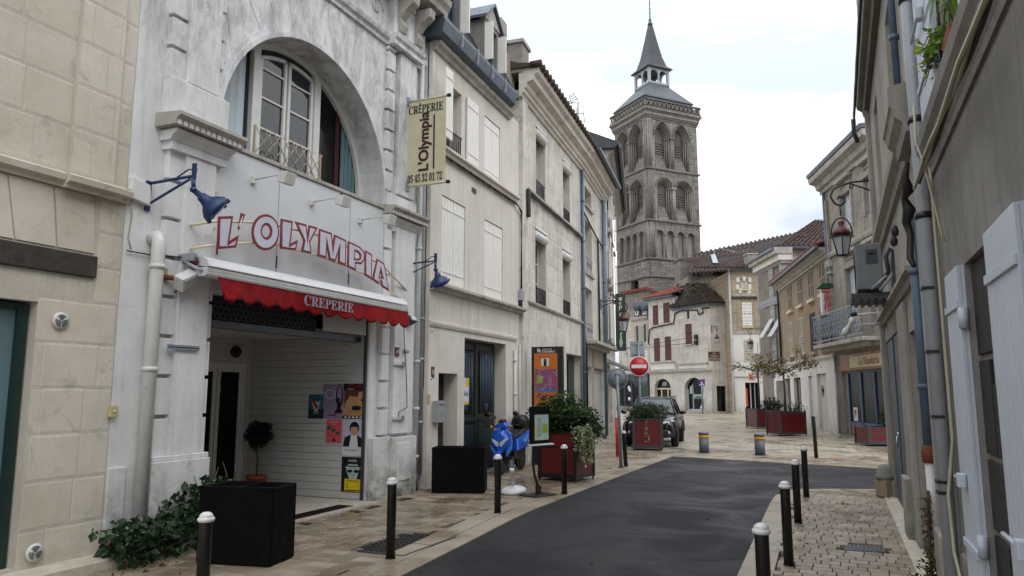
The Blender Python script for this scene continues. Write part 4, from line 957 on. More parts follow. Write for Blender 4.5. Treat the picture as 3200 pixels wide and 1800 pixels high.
# flood lights, boxes
u,z=L1.uz('A',805,1385,-.04); j=on(L1,'junction_box','cream junction box left of the awning','junction box',u,0,z); MB().box(-.07,.07,-.09,0,-.09,.09).obj('case','mustard_box',j,bevel=.008); MB().tube([(.0,-.04,-.09),(.03,-.05,-.2),(.14,-.07,-.2),(.24,-.1,-.14)],.008,5).obj('cable','cable_black',j)
u,z=L1.uz('A',950,1400,-.3); f=on(L1,'floodlight','white square floodlight under the left end of the awning','floodlight',u,-.2,z)
MB().box(-.12,.12,-.12,.02,-.09,.09).xf(Matrix.Rotation(-.5,4,'Y')@Matrix.Rotation(.5,4,'X')).obj('case','pipe_white',f,bevel=.012); MB().box(-.09,.09,-.13,-.12,-.065,.065).xf(Matrix.Rotation(-.5,4,'Y')@Matrix.Rotation(.5,4,'X')).obj('lens','lamp_glass',f); MB().tube([(-.2,.1,.0),(-.02,.02,0)],.03,8).obj('arm','rust',f)
u,z=L1.uz('D',1120,165,-.25); f=on(L1,'floodlight','small grey floodlight under the right end of the awning','floodlight',u,-.14,z)
MB().box(-.1,.1,-.1,.05,-.06,.06).xf(Matrix.Rotation(-.5,4,'X')).obj('case','anthracite',f,bevel=.012); MB().box(-.08,.08,-.108,-.10,-.045,.045).xf(Matrix.Rotation(-.5,4,'X')).obj('lens','lamp_glass',f); MB().box(-.02,.02,.03,.16,-.02,.04).obj('bracket','grey_steel',f)
u,z=L1.uz('A',690,965); s_=on(L1,'siren_box','small white angular box on the wall left of the blue spot lamp','wall box',u-.02,0,z); MB().prism([(-.12,-.1),(.16,-.14),(.14,.1),(-.1,.14)],-.07,0).obj('case','white_paint',s_,bevel=.01)
u,z=L1.uz('B',920,300,-.13); s_=on(L1,'wall_rail','short grey rail fixed across the left pilaster','rail',u,-.13,z); MB().box(-.22,.22,-.03,0,-.028,.028).obj('bar','iron_grey',s_); MB().box(-.22,.22,-.034,-.03,-.004,.004).obj('slot','dark_gap',s_)
for k,(cx,cy,lb) in enumerate(((1040,381,'upper'),(1035,653,'lower'))):
    u,z=L1.uz('D',cx,cy,-.1); s_=on(L1,'wall_rail','white bracket rail on the right pilaster, the %s one'%lb,'rail',u,-.1,z,group='bracket rails on the right pilaster'); MB().box(-.2,.2,-.04,0,-.03,.03).obj('bar','pipe_white',s_,bevel=.006)
    MB().box(.05,.12,-.06,-.04,-.04,.04).obj('catch','iron_grey',s_)
w_=on(L1,'hanging_cable','thin dark wire hanging beside the house number on the right pilaster','wire'); MB().tube([(L1.uz('D',x,y,-.14)[0],-.14,L1.uz('D',x,y,-.14)[1]) for x,y in ((1065,195),(1072,330),(1080,470),(1082,600),(1040,625),(1040,650))],.008,5).obj('wire','cable_black',w_)
u,z=L1.uz('D',1068,318,-.1); s_=on(L1,'buzzer','round grey bell push by the number plate','bell',u,-.1,z); MB().lathe([(0,0),(.04,0),(.045,-.05),(.03,-.09),(0,-.09)],(0,0,0),12,'y').obj('body','zinc_light',s_)
def plate(fr,c,x,y,w_,h_,mat,label,cat,txt=None,tm='sign_white',ts=.08,d=0.0,name='plaque',se=False):
    u,z=fr.uz(c,x,y,d); t=on(fr,name,label,cat,u,d,z); MB().box(-w_/2,w_/2,-.012,0,-h_/2,h_/2).obj('plate',mat,t,bevel=.003)
    if txt: text(serif(txt) if se else txt,ts,tm,t,'lettering',(0,-.014,0),.001)
    return t
plate(L1,'D',1031,321,.13,.16,'poster_brown','small dark red house number plate 34 on the right pilaster','number plate','34',ts=.09,d=-.105,name='number_plate')
plate(L1,'D',966,502,.14,.18,'pipe_blue','faded blue house number plate on the right jamb','number plate','33',ts=.1,tm='sign_back',d=-.02,name='number_plate')
# ---- posters on the white boards: flat prints
PO=perp(L1,.0)     # x runs outwards, boards lie on y=0
def poster(c,x0,x1,y0,y1,mat,label,art,name='poster'):
    a=PO.uz(c,x0,y0,.005); b=PO.uz(c,x1,y1,.005); cx,cz=(a[0]+b[0])/2,(a[1]+b[1])/2; w_,h_=abs(b[0]-a[0]),abs(a[1]-b[1])
    t=on(PO,name,label,'poster',cx,.004,cz,group='posters on the entrance boards'); MB().box(-w_/2,w_/2,-.003,0,-h_/2,h_/2).obj('sheet',mat,t)
    for i,(k,m,*q) in enumerate(art):
        y=-.0035-.0006*i
        if k=='t': text(serif(q[3]) if len(q)>4 else q[3],q[2]*h_,m,t,'print',(q[0]*w_,y,q[1]*h_),.0002,q[5] if len(q)>5 else .8)
        else:
            mb=MB()
            if k=='e': P=[(q[0]*w_+q[2]*w_*cos(2*pi*s/20),q[1]*h_+q[3]*h_*sin(2*pi*s/20)) for s in range(20)]
            elif k=='r': P=[(q[0]*w_,q[1]*h_),(q[2]*w_,q[1]*h_),(q[2]*w_,q[3]*h_),(q[0]*w_,q[3]*h_)]
            else: P=[(p[0]*w_,p[1]*h_) for p in q[0]]
            mb.prism(P,y,y+.0004).obj('print',m,t)
poster('M',212,358,265,510,'poster_blue','blue festival poster dated 16 19, leftmost on the white boards',[('r','teal_door',-.5,-.5,.5,-.1),('p','poster_mint',[(-.3,.2),(.3,.2),(.1,-.2),(-.1,-.2)]),('p','sign_red',[(-.3,.25),(-.1,.25),(.1,.0),(.25,.25),(.1,-.1),(0,-.1)]),('t','sign_white',0,-.26,.14,'16 19')])
poster('M',358,562,160,512,'poster_lilac','lilac poster with a black looped shape between two others',[('e','poster_pale',-.15,.2,.25,.14),('e','poster_lilac',-.15,.2,.2,.11),('e','poster_black',.28,.15,.17,.33),('e','poster_lilac',.28,.2,.11,.26),('p','poster_black',[(.05,-.35),(.45,-.33),(.35,-.2),(.28,.1),(.18,.1),(.18,-.2)]),('r','poster_magenta',-.2,-.42,.15,-.38)])
poster('M',565,778,157,510,'poster_brown','brown POLAR festival poster at the top right of the boards',[('r','poster_black',-.5,.3,.5,.5),('p','poster_tan',[(-.45,-.1),(-.2,.15),(.1,.12),(.4,-.05),(.45,-.2),(-.4,-.2)]),('p','skin',[(.1,0),(.2,.25),(.5,.3),(.5,.2),(.3,.05)]),('r','poster_tan',-.5,-.42,.5,-.18),('e','poster_black',.1,-.2,.22,.07),('r','poster_black',-.5,-.5,.5,-.42),('t','poster_red',0,.43,.13,'POLAR',1,1.1),('t','sign_white',-.2,.34,.06,'Le Festival',1),('t','poster_red',0,-.31,.085,'COGNAC',1,1.1)]+[('r','sign_white',-.42+.17*i,-.48,-.32+.17*i,-.44) for i in range(5)])
poster('M',390,538,518,755,'poster_coral','coral christmas market poster below the lilac one',[('t','sign_ivory',0,.4,.07,'MARCHE DE NOEL'),('t','sign_ivory',0,.3,.06,'NOEL'),('e','poster_teal',-.32,.15,.14,.09),('e','poster_teal',-.02,.05,.12,.09),('e','poster_teal',.27,-.08,.13,.09),('p','poster_black',[(-.1,-.42),(.14,-.42),(.02,-.24)]),('r','poster_pale',-.45,-.3,-.15,-.28)])
poster('M',558,770,518,888,'poster_pale','pale poster of a dark haired man in a black jacket',[('p','poster_black',[(-.48,-.25),(-.42,-.0),(-.15,.08),(.15,.08),(.42,-.02),(.48,-.25)]),('p','sign_white',[(-.2,-.25),(-.12,.08),(.14,.08),(.2,-.25)]),('e','poster_black',.02,.27,.22,.18),('e','skin',.02,.21,.16,.15),('p','poster_black',[(-.16,.3),(.2,.3),(.12,.38),(-.08,.38)]),('r','sign_white',-.5,-.5,.5,-.26),('t','poster_magenta',-.08,-.34,.08,'Chris Esquerre',1,.85)])
poster('M',545,755,892,1258,'poster_black','black poster with a stylised man in hat and dark glasses and a yellow date panel',[('p','poster_mint',[(-.24,.05),(-.28,.12),(-.25,.2),(.28,.2),(.3,.12),(.26,.03),(.18,-.15),(-.12,-.15)]),('p','poster_mint',[(-.34,.2),(-.22,.24),(-.2,.3),(.22,.3),(.25,.24),(.38,.2),(.3,.16),(-.24,.16)]),('r','poster_black',-.22,.22,.24,.25),('e','poster_black',-.12,.1,.12,.045),('e','poster_black',.18,.1,.12,.045),('p','poster_black',[(.05,.02),(.1,-.03),(.04,-.04)]),('t','sign_white',0,.4,.09,'CharlElie',0,.8),('r','poster_yellow',-.34,-.48,.44,-.12),('t','poster_black',.08,-.18,.075,'ROUILLAC',1,.85),('t','poster_black',-.22,-.27,.07,'24',1),('t','poster_black',-.2,-.36,.07,'Nov',1,.7),('t','poster_black',-.2,-.18,.06,'Ven',1,.6),('r','poster_black',-.3,-.46,.4,-.43)])
# ---- concertina trellis in front of the casements
tr=on(L1,'expanding_trellis','concertina wooden trellis across the foot of the arched window','trellis')
n=7
for i in range(n):
    x0_=-2.62+.19*i
    for s in (0,1):
        MB().tube([(x0_-.1,.1+.012*s,5.0 if s else 5.42),(x0_+.24,.1+.012*s,5.42 if s else 5.0)],.008,5).obj('slat','trellis_wood',tr)
for x in (-2.72,-1.3): MB().box(x-.012,x+.012,.09,.12,4.98,5.42).obj('post','trellis_wood',tr)
# topiary in the entrance
tp=on(L1,'potted_topiary','small round topiary tree in a terracotta pot inside the entrance','potted plant',-.4,1.9,.02)
MB().lathe([(.0,0),(.12,0),(.165,.3),(.175,.3),(.175,.35),(.15,.35),(.15,.32),(0,.32)],(0,0,0),18).obj('pot','terracotta',tp); MB().lathe([(.15,.32),(0,.33)],(0,0,0),12).obj('soil','soil',tp)
MB().tube([(0,0,.3),(.01,0,.6),(-.01,.01,.85),(0,0,1.0)],.013,6).obj('stem','bark',tp); leaves('crown','leaf_topiary',tp,cloud(3600,(0,0,1.02),(.20,.20,.19),3,.3),.045,1,.01,rs=3)
# vine growing at the wall foot
vn=on(L1,'wall_vine','overgrown broad leaved vine with fallen leaves at the foot of the drainpipe','climbing plant',-4.3,-.25,0)
R_=random.Random(8); pts=[]
for k in range(9):
    x=-.55+.22*k; h=.25+.12*k*.5+(.25 if k>4 else 0); s=[(x*.5,.1,0),(x*.8,.0,h*.4),(x,-.05,h*.8),(x+R_.uniform(-.1,.1),-.02,h)]
    MB().tube(s,[.012,.01,.007,.004],5).obj('stem','bark',vn)
for i in range(760):
    x=R_.uniform(-.62,.95); hm=.38+.35*max(0,min(1,(x+.1)/.7)); z=R_.random()**.8*hm; pts.append((x,R_.uniform(-.42,.12)*(1-z/1.4),z+.02))
leaves('foliage','leaf_ivy',vn,pts,.095,1,.03,.5,.85,rs=4)
leaves('fallen_leaf','leaf_dry',vn,[(R_.uniform(-.8,.9),R_.uniform(-.6,-.35),.012) for _ in range(24)],.06,1,.01,0,.7,rs=5)
# channel drain and entrance mat
cd=on(L1,'channel_drain','narrow slotted drain channel in the paving along the creperie','drain',0,0,0); struct(cd); del cd['category']
MB().box(-3.9,.75,-.46,-.36,-.05,-.012).obj('channel','dark_gap',cd)
for i in range(46): MB().box(-3.9+.1*i,-3.82+.1*i,-.455,-.365,-.012,-.003).obj('grate_bar','anthracite',cd)
mt=on(L1,'door_mat','dark recessed mat strip at the creperie threshold','door mat',0,0,0); MB().box(-2.6,-.55,-.16,.1,.012,.02).obj('mat','black_matt',mt); MB().box(-2.62,-.53,-.17,.11,.012,.017).obj('frame','brown_frame',mt)
# ================================================================ cream house with slate mansard
b2=on(B2,'cream_house','cream plastered house with white closed shutters, slate mansard and dark green carriage door','house')
BW=4.94
SHW=[(2.6,3.52,6.6,8.0),(.5,1.57,3.88,5.6),(2.62,3.7,3.86,5.58)]
op=[(a-.012,b+.012,c-.012,d+.012) for a,b,c,d in SHW]+[(.6,1.34,6.6,8.0),(1.6,3.92,.0,2.86),(.43,1.28,.0,2.11)]
MB().wall(0,BW,0,8.6,0,.4,rects=op).obj('wall','cream_plaster',b2)
shell(b2,'cream_plaster',0,BW,8.6,7,y=.41)
mould(b2,'string_course','cream_plaster',[(0,0),(.06,0),(.08,.06),(.14,.09),(.14,.14),(0,.17)],.12,4.55,0,6.42)
mould(b2,'shop_cornice','dirty_cornice',[(0,0),(.08,0),(.1,.05),(.2,.08),(.2,.13),(0,.16)],0,BW-.05,0,3.66)
mould(b2,'band','cream_plaster',[(0,0),(.03,0),(.05,.05),(.05,.09),(0,.11)],.0,4.6,0,2.98)
mould(b2,'eave_moulding','dirty_cornice',[(0,0),(.06,0),(.09,.06),(.16,.1),(.18,.17),(0,.18)],-.02,4.1,0,8.42)
MB().prismx([(.1,8.6),(-.22,8.6),(-.30,8.66),(-.36,8.9),(-.33,8.94),(-.33,9.0),(.1,9.0)],-.2,3.78).obj('box_gutter','zinc',b2,bevel=.01)
for i in range(4): MB().box(.6+.8*i,.615+.8*i,-.365,-.3,8.68,9.0).obj('gutter_joint','zinc_light',b2)
MB().prismx([(-.2,9.0),(1.3,12.0),(5.5,12.0),(7,8.7),(1,8.7)],-.05,4.3).obj('mansard_roof','slate',b2)
for i in range(26):   # slate courses
    z=9.02+.112*i; y=-.2+(z-9.0)*1.5/3.0
    MB().add([(-.05,y-.012,z),(4.3,y-.012,z),(4.3,y+.05,z+.11),(-.05,y+.05,z+.11),(-.05,y+.0,z-.0),(4.3,y+.0,z)],[(0,1,2,3),(0,4,5,1)]).obj('slate_course','slate',b2)
def dormer(x0,x1,z0,z1,zp,yf,dep):
    d=MB().box(x0,x0+.09,yf,yf+dep,z0,z1).box(x1-.09,x1,yf,yf+dep,z0,z1).box(x0+.09,x1-.09,yf,yf+.1,z0,z0+.08).box(x0+.09,x1-.09,yf,yf+.12,z1-.1,z1).obj('dormer','cement',b2)
    MB().prism([(x0-.06,z1),(x1+.06,z1),((x0+x1)/2,zp)],yf-.03,yf+.12).obj('pediment','dirty_cornice',d,bevel=.01)
    MB().prism([(x0-.12,z1-.02),((x0+x1)/2,zp+.03),(x1+.12,z1-.02),(x1+.12,z1+.05),((x0+x1)/2,zp+.1),(x0-.12,z1+.05)],yf-.1,yf+dep).obj('dormer_roof','zinc',d)
    w_=x1-x0; m=(x0+x1)/2
    MB().box(m-.02,m+.02,yf+.1,yf+.14,z0+.08,z1-.1).box(x0+.09,x0+.14,yf+.1,yf+.14,z0+.08,z1-.1).box(x1-.14,x1-.09,yf+.1,yf+.14,z0+.08,z1-.1).obj('window','pipe_blue',d)
    MB().box(x0+.09,x1-.09,yf+.15,yf+.16,z0+.08,z1-.1).obj('pane','glass_blue',d)
    MB().box(x0-.02,x0+.02,yf-.2,yf-.0,z0+.1,z1-.12).obj('shutter','shutter_white',d); MB().box(x1-.02,x1+.02,yf-.2,yf,z0+.1,z1-.12).obj('shutter','shutter_white',d)
a=B2.uz('E',480,300,-.15)[0]; b=B2.uz('E',556,380,-.15)[0]
dormer(a,b,9.05,B2.uz('E',480,100,-.15)[1],B2.uz('E',522,50,-.15)[1],-.15,1.6)
a=B2.uz('E',345,60,-.15)[0]; dormer(a-.95,a,9.05,10.6,11.1,-.15,1.6)
MB().box(4.35,BW-.0,.15,1.5,8.6,10.35).box(4.2,4.62,.25,.8,10.35,11.25).obj('party_wall','ashlar_dark',b2,bevel=.01)
# windows and shutters
window(b2,'white_paint',.66,1.30,6.66,7.96,.2,2,3)
rl=MB(); rl.box(.62,1.32,-.03,-.0,7.0,7.03).box(.62,1.32,-.03,0,6.62,6.65)
for i in range(8): rl.box(.64+.09*i,.655+.09*i,-.025,-.005,6.65,7.0)
rl.obj('window_railing','black_metal',b2)
shutter(b2,'shutter_white',1.55,2.13,6.62,8.04,-.02,slats=False); shutter(b2,'shutter_white',.02,.34,6.62,8.04,-.25,slats=False)
for (x0,x1,z0,z1) in ((2.6,3.52,6.6,8.0),(.5,1.57,3.88,5.6),(2.62,3.7,3.86,5.58)):
    m=(x0+x1)/2; shutter(b2,'shutter_white',x0,m-.006,z0,z1,.055,slats=False); shutter(b2,'shutter_white',m+.006,x1,z0,z1,.055,slats=False); MB().box(x0-.012,x1+.012,.056,.09,z0-.012,z1+.012).obj('backing','dark_gap',b2)
    MB().box(x0-.06,x1+.06,-.05,0,z0-.06,z0-.005).obj('sill','cream_plaster',b2)
# carriage door
cdoor=MB().box(1.62,3.9,.3,.38,0,2.85).obj('carriage_door','green_door',b2)
for k,(a,b) in enumerate(((1.66,2.74),(2.78,3.86))):
    lf=MB().box(a,b,.26,.3,.02,2.8).obj('door_leaf','green_door',cdoor,bevel=.01)
    MB().box(a+.14,b-.14,.25,.262,1.28,2.66).obj('grille_panel','glass_dark',cdoor)
    for i in range(9):
        x=a+.2+(b-a-.4)*i/8; MB().tube([(x,.235,1.3),(x,.235,2.62)],.011,6).obj('grille_bar','pipe_blue',cdoor)
    for zz in (1.42,2.5): MB().lathe([(.05,-.01),(.065,-.01),(.065,.01),(.05,.01),(.05,-.01)],((a+b)/2,.235,zz),14,'y').obj('grille_ring','pipe_blue',cdoor)
    MB().box(a+.1,b-.1,.23,.262,.1,.55).obj('raised_panel','green_door',cdoor,bevel=.012); MB().box(a+.1,b-.1,.23,.262,.62,1.05).obj('raised_panel','green_door',cdoor,bevel=.012)
    MB().box(a+.04,b-.04,.2,.262,1.12,1.2).obj('rail_moulding','green_door',cdoor,bevel=.012)
MB().box(2.7,2.82,.23,.27,0,2.8).obj('meeting_rail','green_door',cdoor,bevel=.01)
sdoor=MB().box(.45,1.26,.3,.36,0,2.1).obj('side_door','green_door',b2); MB().box(.53,1.18,.28,.3,.9,2.0).obj('pane','glass_dark',sdoor); MB().box(.53,1.18,.28,.3,.12,.8).obj('raised_panel','green_door',sdoor,bevel=.01)
MB().box(.43,1.28,-.06,.3,-.03,.05).box(1.6,3.92,-.06,.3,-.03,.04).obj('door_sill','cement',b2)
MB().box(1.88,2.12,-.012,0,6.02,6.14).obj('air_vent','dirty_cornice',b2)
for i in range(7): MB().box(1.895+.032*i,1.91+.032*i,-.016,-.012,6.03,6.13).obj('vent_slot','dark_gap',b2)
cc=on(B2,'string_course_cable','twisted black cables along the string course of the cream house','cable')
for k in range(2): MB().tube([(.3+.2*i,-.06-.02*sin(i*1.9+k*3),6.38+.025*cos(i*1.9+k*3)) for i in range(22)]+[(4.6,-.06,6.35),(4.82,-.08,6.2+.06*k)],.016,5).obj('cable','cable_black',cc)
cc=on(B2,'service_cable','black service cable dropping to a grey box between cream and grey houses','cable'); MB().tube([(4.84,-.05,6.2),(4.86,-.05,5.9),(4.86,-.05,5.5),(4.84,-.05,4.3)],.022,6).obj('cable','cable_black',cc)
MB().box(4.74,4.92,-.1,0,4.0,4.25).obj('meter_box','zinc_light',cc,bevel=.008); MB().box(4.76,4.9,-.08,0,3.82,4.0).obj('terminal','cable_black',cc)
pipe(B2,'thin white waste pipe right of the carriage door',[(4.42,-.04,2.75),(4.42,-.04,.05)],.035,'pipe_white',(2.5,1.7,.9))
pipe(B2,'thin cream pipe at the seam of the cream house',[(4.78,-.03,2.9),(4.78,-.03,.05)],.022,'pipe_white',())
plate(B2,'F',184,657,.12,.2,'poster_brown','small dark number plate 32 left of the side door','number plate','32',ts=.1,name='number_plate')
u,z=B2.uz('F',204,880); lb=on(B2,'letter_box','open grey metal letter box beside the side door','letter box',u,0,z); MB().box(-.15,.12,-.13,0,-.2,.2).obj('case','zinc_light',lb,bevel=.006); MB().box(-.1,.07,-.135,-.13,.12,.135).obj('slot','dark_gap',lb); MB().lathe([(0,0),(.015,0),(.015,-.01),(0,-.01)],(.0,-.13,-.05),8,'y').obj('lock','chrome',lb)
u,z=B2.uz('F',160,806); lb=on(B2,'doorbell_box','tiny beige door bell left of the letter box','bell box',u,0,z); MB().box(-.04,.04,-.03,0,-.08,.08).obj('case','mustard_box',lb,bevel=.005)
u,z=B2.uz('F',376,765,.2); sn=on(B2,'door_notice','white and yellow estate agent notice on the carriage door','notice',u,.22,z); MB().box(-.16,.16,-.004,0,-.28,.28).obj('sheet','sign_white',sn); MB().box(.0,.16,-.006,-.004,.1,.28).box(-.16,.16,-.006,-.004,-.28,-.22).obj('print','poster_yellow',sn); text('alizé',.15,'sign_blue',sn,'lettering',(0,-.008,-.05),.001)

# ================================================================ grey-white ashlar house
b3=on(B3,'ashlar_house','weathered pale ashlar house with moulded cornice and rolled window blinds','house')
B3W=5.78; W3=[(.4,1.32,7.06,9.03),(3.35,4.22,7.0,8.98),(.3,1.34,4.08,6.14),(3.2,4.16,4.08,6.12)]
MB().wall(-.97,B3W,0,9.5,0,.4,rects=W3+[(3.55,5.55,.0,2.92)]).obj('wall','ashlar',b3)
shell(b3,'ashlar',-.97,B3W,9.5,7,y=.41)
holes=[(w_[0]-.02,w_[1]+.02,w_[2],w_[3]) for w_ in W3]
blocks(b3,'ashlar',coursing(-.46,B3W-.02,4.16,6.86,.385,1.15,holes,rs=3,var=.12),.004,thick=.012,joint=.009)
blocks(b3,'ashlar',coursing(-.46,B3W-.02,7.08,9.3,.37,.9,holes,rs=6),.0025,thick=.01,joint=.0035,rs=5)
blocks(b3,'ashlar',coursing(-.46,3.55,.0,3.95,.36,.9,(),rs=7),.003,thick=.01,joint=.004,rs=6)
MB().box(-.96,-.5,-.05,0,0,9.3).obj('pilaster','ashlar',b3)
mould(b3,'cornice','ashlar',[(0,0),(.06,0),(.08,.07),(.14,.1),(.14,.18),(.2,.22),(.22,.34),(.38,.4),(.4,.52),(.5,.58),(.52,.72),(0,.76)],-1.12,B3W,0,9.28)
mould(b3,'string_course','dirty_cornice',[(0,0),(.05,0),(.07,.05),(.07,.1),(0,.12)],-.5,B3W,0,6.92)
mould(b3,'sill_band','dirty_cornice',[(0,0),(.05,0),(.08,.04),(.08,.08),(0,.1)],-.6,B3W,0,3.98)
MB().prismx([(-.55,10.0),(-.55,10.06),(.0,10.14),(3.5,11.5),(7,10.0)],-1.2,B3W+.05).obj('roof','roof_tile_dark',b3)
for i in range(22): MB().lathe([(.0,0),(.1,0),(.09,.3),(0,.3)],(0,0,0),8,'y').xf(Matrix.Translation((-1.15+.32*i,-.62,10.06))).obj('eave_tile','roof_tile_dark',b3)
MB().box(-1.15,-.55,-.1,.8,9.9,10.75).obj('chimney','ashlar_dark',b3,bevel=.01); MB().box(-1.2,-.5,-.15,.85,10.7,10.8).obj('chimney_cap','dirty_cornice',b3,bevel=.01)
for (x0,x1,z0,z1) in W3:
    window(b3,'white_paint',x0+.02,x1-.02,z0+.02,z1-.25,.22,2,3)
    MB().lathe([(0,0),(.12,0),(.12,x1-x0-.04),(0,x1-x0-.04)],(x0+.02,.02,z1-.2),16,'x').obj('rolled_blind','white_paint',b3); MB().box(x0-.03,x1+.03,-.03,.02,z1-.03,z1+.03).obj('blind_cover','white_paint',b3)
    g=MB(); g.box(x0+.02,x1-.02,.0,.02,z0+.42,z0+.45).box(x0+.02,x1-.02,0,.02,z0+.03,z0+.06)
    n=int((x1-x0)/.085)
    for i in range(n): g.box(x0+.05+.085*i,x0+.063+.085*i,.002,.018,z0+.06,z0+.42)
    for s in (0,1): g.tube([(x0+.1+(x1-x0-.2)*s,.01,z0+.1),((x0+x1)/2,.01,z0+.38)],.008,5)
    g.obj('window_railing','black_metal',b3)
d3=MB().box(3.57,5.53,.25,.33,0,2.9).obj('garage_door','teal_door',b3)
for a in (3.7,4.65): MB().box(a,a+.8,.22,.25,.2,1.2).obj('raised_panel','teal_door',d3,bevel=.01); MB().box(a,a+.8,.22,.25,1.35,2.75).obj('raised_panel','teal_door',d3,bevel=.01)
cc=on(B3,'facade_cable','thick black cable bundle following the string course of the ashlar house','cable')
for k in range(3): MB().tube([(-.62,-.07,6.2+.25*k),(-.58+.04*k,-.1,6.95)]+[(-.4+.4*i,-.09,6.92-.03*k+.012*sin(i*2+k)) for i in range(16)],.018,5).obj('cable','cable_black',cc)
MB().box(-.7,-.52,-.14,-.05,6.2,6.95).obj('cable_loop','cable_black',cc,bevel=.04)
pipe(B3,'tall blue grey drainpipe between the two ashlar houses',[(5.72,-.07,9.3),(5.70,-.07,.1)],.055,'pipe_blue',(8.2,6.8,5.2,3.9,2.4,1.2))
cc=on(B4,'service_cable','black cable looping beside the tall blue drainpipe','cable'); MB().tube([(.05,-.04,7.0),(.0,-.04,4.0),(.1,-.12,3.2),(.16,-.12,.2)],.03,6).obj('cable','cable_black',cc)
an_=on(B3,'television_antenna','rooftop television antenna with two rakes on a thin mast','antenna')
P_=Fr(*B3.w(5.0,1.6)[:2],0); ax,az=P_.uz('E',1010,765,0); mb=MB().tube([(0,0,0),(0,0,P_.uz('E',1010,580)[1])],.03,6); an_.location=(*P_.w(ax,0)[:2],0); an_.rotation_euler=(0,0,0); mb.obj('mast','zinc_light',an_)
def ap(x,y): q=P_.uz('E',x,y); return (q[0]-ax,0,q[1])
m=MB()
for a,b in (((892,555),(975,580)),((895,585),(975,585)),((892,555),(895,587)),((955,545),(975,590)),((983,527),(1010,575)),((955,545),(983,527)),((960,552),(988,535)),((966,562),(995,546)),((972,572),(1003,558)),((975,580),(1010,583)),((940,640),(1040,643)),((943,612),(946,662)),((982,640),(984,678)),((1033,595),(1045,695)),((985,640),(1010,600)),((1000,625),(1005,670))): m.tube([ap(*a),ap(*b)],.016,5)
m.obj('aerial','zinc_light',an_)
b3c=on(B3,'dark_chimney','dark brick chimney stack over the ashlar house roof','chimney'); q0=B3.uz('E',1045,830,1.0); q1=B3.uz('E',1125,830,1.0)
MB().box(q0[0],q1[0],.6,1.6,9.9,B3.uz('E',1080,815,.6)[1]).obj('stack','tower_dark',b3c,bevel=.01); MB().box(q0[0]-.1,q1[0]+.1,.5,1.7,B3.uz('E',1080,815,.6)[1],B3.uz('E',1080,797,.6)[1]).obj('cap','dirty_cornice',b3c)
# ================================================================ second ashlar house
b4=on(B4,'tall_ashlar_house','narrow ashlar house with a projecting stone ledge over pink ground floor','house')
B4W=4.9; W4=[(.8,2.15,8.32,9.0),(.75,2.15,5.9,7.77),(.68,2.05,3.58,5.36)]
MB().wall(0,B4W,0,9.6,0,.4,rects=W4+[(.85,1.75,0,2.6),(2.1,4.65,0,2.6)]).obj('wall','ashlar',b4)
MB().box(0,B4W,-.004,0,0,3.4).obj('ground_floor_render','pink_stone',b4) if False else None
shell(b4,'ashlar',0,B4W,9.6,7,y=.41)
blocks(b4,'ashlar',coursing(.05,B4W-.05,3.6,9.3,.37,.9,[(w_[0]-.08,w_[1]+.08,w_[2],w_[3]) for w_ in W4],rs=13),.004,thick=.01,joint=.007)
mould(b4,'cornice','ashlar',[(0,0),(.06,0),(.08,.07),(.14,.1),(.14,.18),(.2,.22),(.22,.34),(.38,.4),(.4,.52),(.5,.58),(.52,.72),(0,.76)],-.0,B4W+.1,0,9.28)
MB().prismx([(-.6,10.0),(-.6,10.08),(.0,10.2),(3.5,11.6),(7,10.0)],0,B4W+.3).obj('roof','roof_tile_dark',b4)
MB().box(0,B4W+.3,-.72,-.6,9.96,10.06).obj('gutter','zinc',b4); MB().box(3.9,4.5,.2,.8,10,11.3).obj('chimney_stub','pipe_blue',b4,bevel=.02)
MB().box(.3,5.0,-.45,0,3.36,3.48).obj('ledge','dirty_cornice',b4,bevel=.015); MB().box(.5,4.8,-.2,0,3.24,3.36).obj('ledge_bed','dirty_cornice',b4,bevel=.015)
for (x0,x1,z0,z1) in W4:
    window(b4,'shutter_cream',x0+.02,x1-.02,z0+.02,z1-.02,.24,2,3 if z1-z0>1 else 1)
    if z1-z0>1:
        mb=MB()
        for i in range(4): cx_=x0+.22+.3*i; mb.tube([(cx_+.1*cos(t*.7)*(1-t/12),-.02,z0+.28+.16*sin(t*.7)*(1-t/12)) for t in range(11)],.012,5)
        mb.box(x0,x1,-.03,-.01,z0+.5,z0+.53).box(x0,x1,-.03,-.01,z0+.05,z0+.08); mb.obj('window_railing','iron_grey',b4)
    MB().box(x0-.08,x1+.08,-.08,.0,z0-.09,z0).obj('sill','dirty_cornice',b4)
MB().box(2.12,4.63,.18,.22,.02,2.58).obj('roller_door','white_board',b4)
for i in range(25): MB().box(2.14,4.61,.17,.18,.04+.1*i,.125+.1*i).obj('roller_slat','white_board',b4)
MB().box(.87,1.73,.2,.25,.02,2.58).obj('door','shutter_cream',b4)
for a,b in ((0,.83),(1.77,2.08),(4.67,B4W)): MB().box(a,b,-.02,0,0,3.2).obj('render_panel','pink_stone',b4)
MB().box(.83,4.67,-.02,0,2.62,3.2).obj('render_panel','pink_stone',b4)
cc=on(B4,'facade_cable','black cable with a clump running along the narrow ashlar house','cable')
MB().tube([(.1,-.06,7.9),(1.5,-.06,7.7),(2.6,-.08,7.5),(3.4,-.08,7.45),(4.3,-.08,7.3)],.03,5).obj('cable','cable_black',cc); MB().tube([(3.05,-.08,7.5),(3.1,-.08,3.6)],.04,6).obj('cable','cable_black',cc)
pipe(B4,'blue grey drainpipe near the end of the narrow ashlar house',[(4.25,-.1,9.3),(4.25,-.1,.1)],.06,'pipe_blue',(7.5,6,4.8,2.4,1.2))
